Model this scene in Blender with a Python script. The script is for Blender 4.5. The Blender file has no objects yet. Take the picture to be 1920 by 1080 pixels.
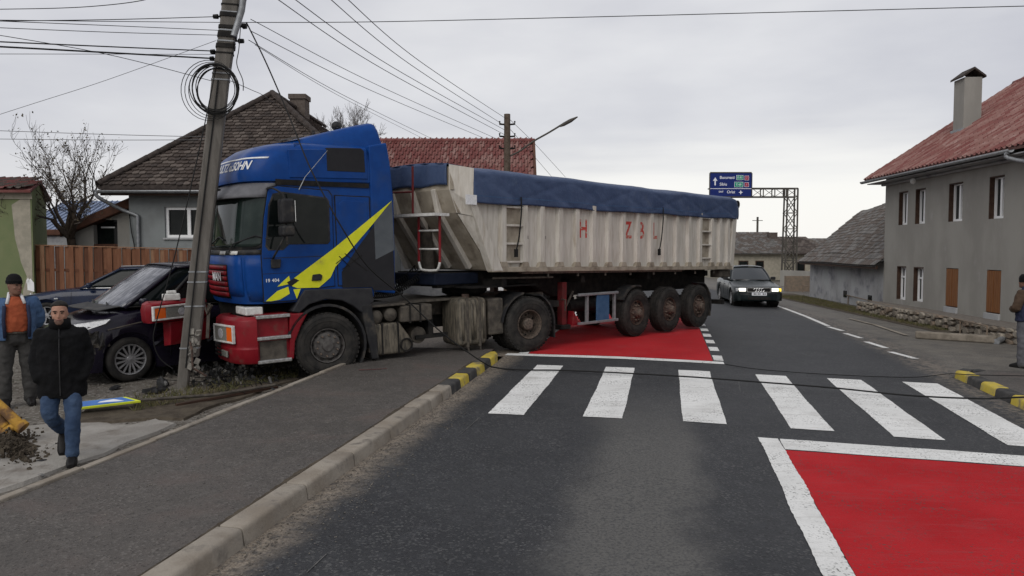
import bpy, bmesh, math, random
from mathutils import Vector, Matrix, Euler
R = math.radians
rng = random.Random(11)
scene = bpy.context.scene
C = scene.collection

# ------------------------------------------------------------------ camera
FPX, CAMH, PITCH = 1450.0, 2.0, math.atan(75 / 1450.0)
cd = bpy.data.cameras.new('camera')
cam = bpy.data.objects.new('camera', cd); C.objects.link(cam)
cam.location = (0, 0, CAMH)
cam.rotation_euler = (math.pi / 2 - PITCH, 0, 0)
cd.sensor_width = 36.0; cd.lens = 36.0 * FPX / 1920.0
cd.clip_start = 0.1; cd.clip_end = 4000
scene.camera = cam
# ------------------------------------------------------------------ sky and sun
SUN_EL, SUN_AZ = R(40), R(205)          # azimuth measured from +Y towards +X
w = bpy.data.worlds.new('World'); scene.world = w; w.use_nodes = True
nt = w.node_tree; nt.nodes.clear()
def N(t, **k):
    n = nt.nodes.new(t)
    for a, b in k.items(): setattr(n, a, b)
    return n
L = nt.links.new
def mathn(op, a, b=None, c=None, clamp=False):
    n = N('ShaderNodeMath', operation=op, use_clamp=clamp)
    for i, x in enumerate((a, b, c)):
        if x is None: continue
        if isinstance(x, (int, float)): n.inputs[i].default_value = x
        else: L(x, n.inputs[i])
    return n.outputs[0]
def mixc(f, a, b):
    n = N('ShaderNodeMix', data_type='RGBA')
    for s, x in ((n.inputs[0], f), (n.inputs[6], a), (n.inputs[7], b)):
        if isinstance(x, (int, float)): s.default_value = x
        elif isinstance(x, tuple): s.default_value = (*x, 1) if len(x) == 3 else x
        else: L(x, s)
    return n.outputs[2]
sky = N('ShaderNodeTexSky', sky_type='NISHITA', sun_disc=False)
sky.sun_elevation = SUN_EL; sky.sun_rotation = SUN_AZ
tc = N('ShaderNodeTexCoord'); sep = N('ShaderNodeSeparateXYZ'); L(tc.outputs['Generated'], sep.inputs[0])
mp = N('ShaderNodeMapping'); mp.inputs['Scale'].default_value = (1, 1, 3.2); L(tc.outputs['Generated'], mp.inputs[0])
n1 = N('ShaderNodeTexNoise'); n1.inputs['Scale'].default_value = 2.3; n1.inputs['Detail'].default_value = 6; n1.inputs['Roughness'].default_value = .5
L(mp.outputs[0], n1.inputs['Vector'])
mp2 = N('ShaderNodeMapping'); mp2.inputs['Scale'].default_value = (1.0, 1.0, 9.0); mp2.inputs['Location'].default_value = (3.1, .4, 0); L(tc.outputs['Generated'], mp2.inputs[0])
n2 = N('ShaderNodeTexNoise'); n2.inputs['Scale'].default_value = 3.0; n2.inputs['Detail'].default_value = 5; L(mp2.outputs[0], n2.inputs['Vector'])
cr = N('ShaderNodeValToRGB'); L(n1.outputs['Fac'], cr.inputs[0])
cr.color_ramp.elements[0].position = .36; cr.color_ramp.elements[0].color = (.60, .605, .655, 1)
cr.color_ramp.elements[1].position = .66; cr.color_ramp.elements[1].color = (.80, .80, .82, 1)
# open band of bright sky under the cloud deck, broken by streaks
el = mathn('MULTIPLY_ADD', n2.outputs['Fac'], .10, sep.outputs['Z'])
band = N('ShaderNodeMapRange', interpolation_type='SMOOTHSTEP'); L(el, band.inputs[0])
band.inputs[1].default_value = .215; band.inputs[2].default_value = .115; band.inputs[3].default_value = 0; band.inputs[4].default_value = 1
az = N('ShaderNodeMapRange', interpolation_type='SMOOTHSTEP'); L(sep.outputs['X'], az.inputs[0])
az.inputs[1].default_value = -.30; az.inputs[2].default_value = .22; az.inputs[3].default_value = .25; az.inputs[4].default_value = 1
bf = mathn('MULTIPLY', band.outputs[0], az.outputs[0])
cloud = mixc(bf, cr.outputs[0], (1.0, .985, .95))
scl = N('ShaderNodeVectorMath', operation='SCALE'); L(sky.outputs[0], scl.inputs[0]); scl.inputs[3].default_value = .09
allsky = mixc(.93, scl.outputs[0], cloud)
bg = N('ShaderNodeBackground'); L(allsky, bg.inputs[0]); bg.inputs[1].default_value = 1.0
wo = N('ShaderNodeOutputWorld'); L(bg.outputs[0], wo.inputs[0])
sl = bpy.data.lights.new('sun', 'SUN'); sl.energy = 1.5; sl.angle = R(45); sl.color = (1, .97, .92)
so = bpy.data.objects.new('sun', sl); C.objects.link(so)
so.rotation_euler = Vector((-math.sin(SUN_AZ) * math.cos(SUN_EL), -math.cos(SUN_AZ) * math.cos(SUN_EL), -math.sin(SUN_EL))).to_track_quat('-Z', 'Y').to_euler()
vs = scene.view_settings
vs.view_transform = 'Standard'; vs.look = 'None'; vs.exposure = 0.0; vs.gamma = 1.0; vs.use_curve_mapping = False
scene.cycles.max_bounces = 6; scene.cycles.use_denoising = True

# ------------------------------------------------------------------ mesh helpers
class B:
    def __init__(s): s.v = []; s.f = []; s.m = []
    def add(s, vs, fs, m=0):
        o = len(s.v); s.v += [tuple(x) for x in vs]; s.f += [tuple(i + o for i in f) for f in fs]; s.m += [m] * len(fs); return s
    def box(s, x0, x1, y0, y1, z0, z1, m=0, M=None):
        vs = [Vector((x, y, z)) for x in (x0, x1) for y in (y0, y1) for z in (z0, z1)]
        if M is not None: vs = [M @ q for q in vs]
        return s.add(vs, [(0, 1, 3, 2), (4, 6, 7, 5), (0, 4, 5, 1), (2, 3, 7, 6), (0, 2, 6, 4), (1, 5, 7, 3)], m)
    def bar(s, a, b, wd, ht, m=0, up=(0, 0, 1)):
        a, b = Vector(a), Vector(b); d = (b - a).normalized(); u = Vector(up)
        if abs(d.dot(u)) > .95: u = Vector((1, 0, 0))
        x = d.cross(u).normalized(); y = x.cross(d).normalized()
        vs = [p + x * sx * wd / 2 + y * sy * ht / 2 for p in (a, b) for sx, sy in ((-1, -1), (1, -1), (1, 1), (-1, 1))]
        return s.add(vs, [(3, 2, 1, 0), (4, 5, 6, 7), (0, 1, 5, 4), (1, 2, 6, 5), (2, 3, 7, 6), (3, 0, 4, 7)], m)
    def tube(s, pts, r, n=6, m=0, caps=True):
        pts = [Vector(p) for p in pts]; k = len(pts); rs = r if isinstance(r, (list, tuple)) else [r] * k
        rings = []; t0 = (pts[1] - pts[0]).normalized(); u = t0.orthogonal().normalized()
        for i, p in enumerate(pts):
            t = (pts[min(i + 1, k - 1)] - pts[max(i - 1, 0)])
            t = t.normalized() if t.length > 1e-9 else t0
            u = (u - t * u.dot(t)); u = u.normalized() if u.length > 1e-6 else t.orthogonal().normalized()
            q = t.cross(u)
            rings.append([p + (u * math.cos(a) + q * math.sin(a)) * rs[i] for a in (2 * math.pi * j / n for j in range(n))])
        return s.loft(rings, m, caps)
    def loft(s, rings, m=0, caps=True, closed=True):
        n = len(rings[0]); vs = [p for r in rings for p in r]; fs = []
        for i in range(len(rings) - 1):
            for j in range(n if closed else n - 1):
                a = i * n + j; b = i * n + (j + 1) % n; fs.append((a, b, b + n, a + n))
        if caps: fs.append(tuple(reversed(range(n)))); fs.append(tuple(range((len(rings) - 1) * n, len(rings) * n)))
        return s.add(vs, fs, m)
    def lathe(s, prof, n=24, axis='y', m=0, o=(0, 0, 0)):
        rings = []
        for r, h in prof:
            ring = []
            for j in range(n):
                a = 2 * math.pi * j / n; c, d = r * math.cos(a), r * math.sin(a)
                ring.append((o[0] + c, o[1] + h, o[2] + d) if axis == 'y' else ((o[0] + c, o[1] + d, o[2] + h) if axis == 'z' else (o[0] + h, o[1] + c, o[2] + d)))
            rings.append(ring)
        return s.loft(rings, m, False)
    def prism(s, poly, a0, a1, axis='y', m=0):
        f = {'y': lambda p, a: (p[0], a, p[1]), 'x': lambda p, a: (a, p[0], p[1]), 'z': lambda p, a: (p[0], p[1], a)}[axis]
        n = len(poly); vs = [f(p, a0) for p in poly] + [f(p, a1) for p in poly]
        fs = [tuple(range(n)), tuple(reversed(range(n, 2 * n)))] + [(i, i + n, (i + 1) % n + n, (i + 1) % n) for i in range(n)]
        return s.add(vs, fs, m)
    def grid(s, fn, nu, nv, m=0):
        vs = [fn(i / nu, j / nv) for i in range(nu + 1) for j in range(nv + 1)]
        fs = [(i * (nv + 1) + j, (i + 1) * (nv + 1) + j, (i + 1) * (nv + 1) + j + 1, i * (nv + 1) + j + 1) for i in range(nu) for j in range(nv)]
        return s.add(vs, fs, m)
    def ball(s, c, r, n=10, k=7, m=0):
        r = (r, r, r) if isinstance(r, (int, float)) else r
        rings = [[(c[0] + r[0] * math.sin(a) * math.cos(b), c[1] + r[1] * math.sin(a) * math.sin(b), c[2] + r[2] * math.cos(a)) for b in (2 * math.pi * j / n for j in range(n))] for a in (math.pi * (.04 + .92 * i / k) for i in range(k + 1))]
        return s.loft(list(reversed(rings)), m)
    def mesh(s, name, fix=True):
        me = bpy.data.meshes.new(name); me.from_pydata(s.v, [], s.f)
        if any(s.m): me.polygons.foreach_set('material_index', s.m)
        if fix:
            bm = bmesh.new(); bm.from_mesh(me); bmesh.ops.recalc_face_normals(bm, faces=bm.faces); bm.to_mesh(me); bm.free()
        me.update(); return me

def mk(name, b, mat, parent=None, loc=None, rot=None, smooth=False, bev=0, sub=0, solid=0, fix=True, label=None, cat=None, group=None, kind=None, bseg=2):
    me = b.mesh(name, fix) if isinstance(b, B) else b
    o = bpy.data.objects.new(name, me); C.objects.link(o)
    if isinstance(b, B) or not me.materials:
        for q in (mat if isinstance(mat, (list, tuple)) else [mat]): me.materials.append(q)
    if loc is not None: o.location = loc
    if rot is not None: o.rotation_euler = rot
    if parent: o.parent = parent
    if solid:
        md = o.modifiers.new('solid', 'SOLIDIFY'); md.thickness = solid; md.offset = 0
    if bev:
        md = o.modifiers.new('bevel', 'BEVEL'); md.width = bev; md.segments = bseg; md.limit_method = 'ANGLE'; md.angle_limit = R(35)
    if sub:
        md = o.modifiers.new('sub', 'SUBSURF'); md.levels = sub; md.render_levels = sub
    if smooth:
        me.polygons.foreach_set('use_smooth', [True] * len(me.polygons))
        if smooth != 'all':
            try: me.set_sharp_from_angle(angle=R(smooth if isinstance(smooth, (int, float)) and smooth > 1 else 40))
            except Exception: pass
    tag(o, label, cat, group, kind); return o
def tag(o, label=None, cat=None, group=None, kind=None):
    for k, x in (('label', label), ('category', cat), ('group', group), ('kind', kind)):
        if x: o[k] = x
    return o
def thing(name, label, cat, loc=(0, 0, 0), rot=(0, 0, 0), group=None, kind=None):
    o = bpy.data.objects.new(name, None); C.objects.link(o); o.location = loc; o.rotation_euler = rot; o.empty_display_size = .2
    return tag(o, label, cat, group, kind)
def dup(o, parent=None):
    c = o.copy(); C.objects.link(c); c.parent = parent
    for ch in list(o.children): dup(ch, c)
    return c
def lerp(a, b, t): return a + (b - a) * t
def interp(tab, x):
    if x <= tab[0][0]: return tab[0][1]
    for (a, p), (b, q) in zip(tab, tab[1:]):
        if x <= b: return lerp(p, q, (x - a) / (b - a))
    return tab[-1][1]
def smooth_path(pts, k=8):
    pts = [Vector(p) for p in pts]; out = []
    for i in range(len(pts) - 1):
        p0, p1, p2, p3 = pts[max(i - 1, 0)], pts[i], pts[i + 1], pts[min(i + 2, len(pts) - 1)]
        for j in range(k):
            t = j / k
            out.append(.5 * ((2 * p1) + (p2 - p0) * t + (2 * p0 - 5 * p1 + 4 * p2 - p3) * t * t + (3 * p1 - p0 - 3 * p2 + p3) * t ** 3))
    out.append(pts[-1]); return out
# photograph pixel -> place in the world, used only for laying out
def ray(px, py):
    u = (px - 960) / FPX; v = (540 - py) / FPX; c, s = math.cos(PITCH), math.sin(PITCH)
    return u, c + v * s, -s + v * c
def at(px, py, Y):
    x, y, z = ray(px, py); k = Y / y; return Vector((x * k, Y, CAMH + z * k))
def G(x, y):
    return -.014 * max(0, 15 - y) - min(.25, .022 * max(0, x - 2))
def gp(px, py, dz=0):
    x, y, z = ray(px, py); zz = 0; k = 1
    for i in range(50):
        k = (zz + dz - CAMH) / z; zz = .5 * zz + .5 * G(x * k, y * k)
    return Vector((x * k, y * k, zz + dz))

# ------------------------------------------------------------------ materials
def material(name, col, col2=None, scale=6.0, rough=.6, metal=0.0, bump=0.0, bscale=60.0, lo=.35, hi=.65, coat=0.0, spec=.22, detail=5.0, dirt=None, dscale=3.0, dlo=.5, dhi=.75, stretch=None, rough2=None, trans=0.0, emit=None, estr=0.0, ior=1.45, alpha=None, coord='Object'):
    m = bpy.data.materials.new(name); m.use_nodes = True; t = m.node_tree; n = t.nodes; l = t.links.new
    p = n['Principled BSDF']; p.inputs['Roughness'].default_value = rough; p.inputs['Metallic'].default_value = metal
    p.inputs['Base Color'].default_value = (*col, 1); p.inputs['Specular IOR Level'].default_value = spec; p.inputs['Coat Weight'].default_value = coat; p.inputs['Coat Roughness'].default_value = .08
    p.inputs['Transmission Weight'].default_value = trans; p.inputs['IOR'].default_value = ior
    if emit: p.inputs['Emission Color'].default_value = (*emit, 1); p.inputs['Emission Strength'].default_value = estr
    if col2 is None and not bump and dirt is None: return m
    co = n.new('ShaderNodeTexCoord'); mpn = n.new('ShaderNodeMapping'); l(co.outputs[coord], mpn.inputs[0])
    if stretch: mpn.inputs['Scale'].default_value = stretch
    cur = None
    def noise(sc, de):
        q = n.new('ShaderNodeTexNoise'); q.inputs['Scale'].default_value = sc; q.inputs['Detail'].default_value = de; q.inputs['Roughness'].default_value = .6; l(mpn.outputs[0], q.inputs['Vector']); return q
    def rmp(src, a, b):
        q = n.new('ShaderNodeMapRange'); q.interpolation_type = 'SMOOTHSTEP'; q.inputs[1].default_value = a; q.inputs[2].default_value = b; l(src, q.inputs[0]); return q.outputs[0]
    def mx(f, a, b):
        q = n.new('ShaderNodeMix'); q.data_type = 'RGBA'; l(f, q.inputs[0])
        for s, x in ((q.inputs[6], a), (q.inputs[7], b)):
            if isinstance(x, tuple): s.default_value = (*x, 1)
            else: l(x, s)
        return q.outputs[2]
    cur = col
    if col2 is not None:
        cur = mx(rmp(noise(scale, detail).outputs['Fac'], lo, hi), col, col2)
    if dirt is not None:
        fd = rmp(noise(dscale, 8).outputs['Fac'], dlo, dhi); cur = mx(fd, cur, dirt)
        if rough2 is not None:
            q = n.new('ShaderNodeMapRange'); q.inputs[3].default_value = rough; q.inputs[4].default_value = rough2; l(fd, q.inputs[0]); l(q.outputs[0], p.inputs['Roughness'])
    if not isinstance(cur, tuple): l(cur, p.inputs['Base Color'])
    if bump:
        bn = n.new('ShaderNodeBump'); bn.inputs['Strength'].default_value = min(1, bump); bn.inputs['Distance'].default_value = .02; l(noise(bscale, 6).outputs['Fac'], bn.inputs['Height']); l(bn.outputs[0], p.inputs['Normal'])
    return m
MT = {}
def mm(name, *a, **k): MT[name] = material(name, *a, **k); return MT[name]
DUST = (.20, .165, .125)
mm('blue_paint', (.005, .041, .185), (.006, .048, .21), rough=.33, spec=.12, coat=.03, dirt=(.022, .05, .145), dscale=2.4, dlo=.48, dhi=.8, rough2=.5)
mm('red_paint', (.17, .006, .012), (.20, .010, .016), rough=.4, spec=.25, coat=.03, dirt=(.12, .05, .04), dscale=5, dlo=.5, dhi=.8, rough2=.7)
mm('yellow_film', (.60, .62, .02), (.66, .66, .03), rough=.35, dirt=(.40, .38, .06), dscale=5, dlo=.5, dhi=.85)
mm('dark_film', (.011, .011, .014), (.017, .017, .02), rough=.4, spec=.25, scale=2)
mm('grey_film', (.065, .075, .085), (.10, .11, .12), rough=.4, spec=.25, scale=1.2)
mm('black_plastic', (.018, .018, .02), (.03, .03, .03), rough=.55, dirt=(.07, .06, .05), dscale=6)
mm('grey_plastic', (.018, .018, .021), (.028, .028, .03), rough=.5, spec=.3, scale=8)
mm('chassis', (.007, .007, .0075), (.02, .018, .016), rough=.75, scale=7)
mm('dusty_metal', (.095, .083, .068), (.05, .044, .038), rough=.7, scale=9, bump=.2)
mm('dirty_tank', (.055, .05, .042), (.15, .13, .10), rough=.65, scale=5, stretch=(4, 4, .8), bump=.15)
mm('bright_metal', (.5, .5, .5), (.3, .3, .29), rough=.35, metal=.8, scale=20)
mm('white_plastic', (.62, .62, .60), (.48, .47, .45), rough=.5, scale=14)
mm('tyre', (.017, .0165, .016), (.036, .033, .030), rough=.85, scale=6, bump=.2, bscale=80)
mm('rim', (.10, .095, .09), (.055, .05, .048), rough=.55, scale=14)
mm('rim_rust', (.10, .065, .05), (.045, .034, .03), rough=.7, scale=22)
mm('hub', (.13, .10, .08), (.06, .05, .042), rough=.7, scale=30)
mm('glass_dark', (.004, .006, .006), (.010, .012, .012), rough=.05, spec=.2, scale=2.5)
mm('windshield', (.012, .02, .018), (.03, .042, .038), rough=.05, spec=.28, scale=1.8)
mm('glass_car', (.03, .035, .04), rough=.04, spec=.6)
mm('lens', (.16, .17, .15), (.22, .22, .20), rough=.15, spec=.7, scale=40)
mm('amber', (.75, .13, .015), rough=.2, spec=.6)
mm('beige', (.45, .42, .37), (.54, .51, .46), rough=.6, scale=3, stretch=(5, 5, .7), dirt=(.30, .25, .19), dscale=2.2, dlo=.5, dhi=.85, bump=.06, bscale=20)
mm('beige_dark', (.27, .235, .185), (.35, .31, .25), rough=.65, scale=4, dirt=(.15, .12, .09), dscale=3, dlo=.45, dhi=.75)
mm('tarp', (.038, .060, .122), (.052, .078, .15), rough=.5, scale=2.5, dirt=(.085, .11, .16), dscale=3.5, dlo=.55, dhi=.85, bump=.9, bscale=5)
mm('red_mark', (.46, .06, .05), (.42, .30, .24), rough=.6, scale=14, lo=.5, hi=.62)
mm('white_mark', (.72, .72, .73), (.60, .61, .62), rough=.5, scale=20)
mm('concrete_pole', (.145, .134, .12), (.10, .092, .082), rough=.9, scale=3, stretch=(3, 3, .6), bump=.35, bscale=35)
mm('concrete_raw', (.24, .225, .20), (.16, .15, .135), rough=.95, scale=10, bump=.6, bscale=30)
mm('cable', (.012, .012, .012), rough=.6)
mm('wire_grey', (.09, .09, .095), rough=.6)
mm('galv', (.30, .31, .32), (.22, .23, .24), rough=.5, metal=.5, scale=12)
mm('render_grey', (.285, .275, .25), (.235, .225, .205), rough=.95, scale=1.1, stretch=(1, 1, .45), dirt=(.325, .315, .295), dscale=2.2, dlo=.55, dhi=.8, bump=.25, bscale=50)
mm('render_pale', (.36, .365, .37), (.29, .29, .29), rough=.95, scale=1.2, dirt=(.17, .17, .19), dscale=1.6, dlo=.5, dhi=.7, bump=.2, bscale=40)
mm('render_blue_grey', (.21, .225, .225), (.17, .18, .18), rough=.95, scale=1.6, bump=.15, bscale=50)
mm('render_green', (.135, .165, .08), (.165, .185, .095), rough=.95, scale=1.2, dirt=(.13, .18, .085), dscale=1.5, bump=.2, bscale=50)
mm('plaster_bare', (.34, .31, .25), (.27, .25, .20), rough=.95, scale=5, bump=.4)
mm('old_tile', (.045, .034, .029), (.074, .058, .05), rough=.85, scale=2.2, dirt=(.055, .05, .045), dscale=7, coord='Generated')
mm('old_tile_b', (.08, .064, .055), (.115, .096, .084), rough=.85, scale=12)
mm('old_tile_c', (.034, .027, .024), (.056, .045, .04), rough=.85, scale=12)
mm('grey_tile', (.10, .095, .09), (.17, .16, .15), rough=.85, scale=2.5, dirt=(.07, .065, .06), dscale=6)
mm('red_tile', (.15, .05, .046), (.19, .078, .07), rough=.7, spec=.2, scale=1.8, dirt=(.14, .07, .065), dscale=3)
mm('pink_tile', (.185, .088, .076), (.235, .13, .115), rough=.7, spec=.2, scale=1.5, dirt=(.30, .20, .18), dscale=2.5)
mm('brown_wood', (.065, .03, .02), (.10, .045, .028), rough=.7, scale=5)
mm('fence_wood', (.14, .058, .03), (.19, .085, .045), rough=.65, scale=4, stretch=(6, 6, .6), bump=.2, bscale=30)
mm('fence_wood_b', (.27, .155, .09), (.20, .10, .055), rough=.65, scale=4, stretch=(6, 6, .6), bump=.2, bscale=30)
mm('fence_wood_c', (.085, .034, .018), (.12, .05, .027), rough=.65, scale=4, stretch=(6, 6, .6), bump=.2, bscale=30)
mm('shutter_wood', (.20, .085, .03), (.15, .06, .022), rough=.6, scale=5, stretch=(6, 6, .5))
mm('dark_wood', (.04, .022, .016), (.06, .035, .024), rough=.7)
mm('pvc', (.75, .75, .75), rough=.35)
mm('curtain', (.55, .55, .54), (.40, .40, .40), rough=.9, scale=8, stretch=(8, 8, .5))
mm('stone', (.23, .20, .165), (.15, .13, .105), rough=.95, scale=6, bump=.5, bscale=25)
mm('stone_b', (.30, .265, .22), (.20, .175, .14), rough=.95, scale=6, bump=.5, bscale=25)
mm('stone_c', (.15, .125, .10), (.21, .16, .12), rough=.95, scale=6, bump=.5, bscale=25)
mm('mortar', (.13, .115, .10), (.19, .17, .15), rough=.95, scale=10, bump=.5)
mm('metal_blue_grey', (.15, .19, .28), (.17, .21, .30), rough=.5, scale=2)
mm('gantry_steel', (.085, .078, .065), (.06, .055, .05), rough=.7, scale=8)
mm('sign_blue', (.008, .02, .13), rough=.4)
mm('sign_green', (.02, .25, .16), rough=.4)
mm('sign_red', (.30, .01, .05), rough=.4)
mm('sign_white', (.70, .71, .75), rough=.4)
mm('car_black', (.006, .005, .011), (.010, .008, .017), rough=.22, spec=.3, coat=.12, scale=2, dirt=(.03, .028, .03), dscale=2.5, dlo=.55, dhi=.9, rough2=.4)
mm('car_navy', (.006, .011, .03), (.010, .017, .042), rough=.22, spec=.3, coat=.12, scale=2, dirt=(.03, .03, .035), dscale=2.5, dlo=.55, dhi=.9, rough2=.4)
mm('car_green_black', (.009, .014, .015), (.014, .02, .021), rough=.25, spec=.25, coat=.06, scale=2, dirt=(.03, .03, .03), dscale=3, dlo=.55, dhi=.9, rough2=.4)
mm('alloy', (.36, .36, .37), (.27, .27, .28), rough=.35, metal=.7, scale=10)
mm('chrome', (.6, .6, .6), rough=.15, metal=1)
mm('headlamp_lit', (.6, .6, .57), rough=.2, emit=(1, .95, .85), estr=1.3)
mm('indicator_lit', (.8, .45, .02), rough=.2, emit=(1, .75, .1), estr=.8)
mm('clear_lamp', (.45, .46, .47), (.30, .31, .33), rough=.12, spec=.8, scale=25)
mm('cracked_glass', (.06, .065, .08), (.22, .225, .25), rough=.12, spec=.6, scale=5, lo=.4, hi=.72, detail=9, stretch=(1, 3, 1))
mm('crushed', (.012, .012, .013), (.06, .055, .05), rough=.6, scale=9, bump=.9, bscale=14)
mm('skin', (.36, .20, .145), (.31, .165, .115), rough=.55, scale=8)
mm('skin_dark', (.20, .11, .08), (.16, .085, .06), rough=.55, scale=8)
mm('hair_black', (.010, .009, .008), (.02, .017, .015), rough=.7, scale=40)
mm('jacket_black', (.003, .003, .0034), (.005, .005, .006), rough=.9, scale=9, bump=.4, bscale=16)
mm('jeans', (.025, .045, .09), (.05, .08, .14), rough=.9, scale=4, bump=.3, bscale=40)
mm('denim', (.045, .085, .17), (.065, .115, .21), rough=.9, scale=5, bump=.3, bscale=30)
mm('orange_knit', (.31, .075, .033), (.26, .06, .027), rough=.95, scale=12, bump=.4, bscale=90)
mm('trouser_dark', (.035, .034, .033), (.05, .048, .046), rough=.9, scale=4, bump=.3, bscale=20)
mm('trouser_grey', (.075, .075, .085), (.10, .10, .11), rough=.9, scale=4, bump=.3, bscale=20)
mm('navy_cloth', (.018, .022, .045), (.026, .03, .06), rough=.9, scale=5, bump=.3, bscale=20)
mm('brown_cloth', (.05, .032, .022), (.07, .045, .03), rough=.9, scale=5, bump=.3, bscale=20)
mm('shoe', (.010, .009, .009), rough=.5)
mm('bark', (.075, .055, .042), (.12, .095, .075), rough=.95, scale=9, bump=.7, bscale=20)
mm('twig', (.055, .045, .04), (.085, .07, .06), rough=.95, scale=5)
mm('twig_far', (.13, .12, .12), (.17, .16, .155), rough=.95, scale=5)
mm('dry_leaf', (.06, .05, .03), (.09, .07, .04), rough=.9, scale=6)
mm('gas_yellow', (.42, .24, .045), (.30, .15, .04), rough=.75, spec=.2, scale=7, dirt=(.13, .075, .04), dscale=7, dlo=.42, dhi=.62, bump=.4, bscale=40)
mm('kerb_grey', (.20, .172, .14), (.29, .26, .22), rough=.95, scale=2.5, dirt=(.13, .115, .10), dscale=5, bump=.35, bscale=40)
mm('kerb_yellow', (.44, .335, .05), (.50, .40, .075), rough=.8, scale=5, dirt=(.20, .165, .10), dscale=5, dlo=.46, dhi=.68, bump=.3, bscale=40)
mm('kerb_black', (.035, .035, .036), (.06, .058, .056), rough=.85, scale=5, dirt=(.13, .12, .10), dscale=4, dlo=.55, dhi=.78, bump=.3, bscale=40)
mm('concrete_slab', (.30, .285, .26), (.22, .205, .185), rough=.95, scale=1.8, dirt=(.15, .13, .11), dscale=2.6, dlo=.5, dhi=.75, bump=.5, bscale=35)
mm('soil', (.05, .04, .03), (.085, .07, .052), rough=1, scale=5, bump=.9, bscale=22)
mm('gravel_mat', (.17, .155, .135), (.09, .08, .07), rough=.95, scale=9)
mm('grass_mat', (.07, .075, .03), (.12, .10, .05), rough=.95, scale=5)
mm('debris_black', (.012, .012, .013), (.03, .03, .03), rough=.5, scale=9)
mm('debris_grey', (.14, .135, .13), (.07, .07, .07), rough=.7, scale=9)
mm('sign_back_blue', (.03, .12, .38), (.05, .16, .45), rough=.4, scale=6)
mm('sign_yellow', (.55, .62, .03), (.50, .55, .05), rough=.4, scale=8)
# ------------------------------------------------------------------ ground, road, pavement
AL = R(11.3); CA, SA = math.cos(AL), math.sin(AL)
def rd(u, v, dz=0.0):
    b = .004 * max(0, v - 20) ** 2
    uu = u - min(b, 9)
    x = uu * CA + v * SA; y = -uu * SA + v * CA
    return Vector((x, y, G(x, y) + dz))
def to_uv(x, y): return x * CA - y * SA, x * SA + y * CA
def uv_sheet(name, us, vs, keep, zoff, mat, skirt=0.0, **k):
    idx = {}; vv = []; ff = []; uv = []
    def vert(i, j):
        if (i, j) not in idx:
            idx[(i, j)] = len(vv); vv.append(rd(us[i], vs[j], zoff(us[i], vs[j]) if callable(zoff) else zoff)); uv.append((us[i], vs[j]))
        return idx[(i, j)]
    for i in range(len(us) - 1):
        for j in range(len(vs) - 1):
            if keep((us[i] + us[i + 1]) / 2, (vs[j] + vs[j + 1]) / 2):
                ff.append((vert(i, j), vert(i + 1, j), vert(i + 1, j + 1), vert(i, j + 1)))
    me = bpy.data.meshes.new(name); me.from_pydata(vv, [], ff)
    lay = me.uv_layers.new(name='road')
    for lp in me.loops: lay.data[lp.index].uv = uv[lp.vertex_index]
    me.materials.append(mat)
    o = bpy.data.objects.new(name, me); C.objects.link(o); tag(o, **k); return o
def frange(a, b, s):
    n = max(1, round((b - a) / s)); return [a + (b - a) * i / n for i in range(n + 1)]

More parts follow.
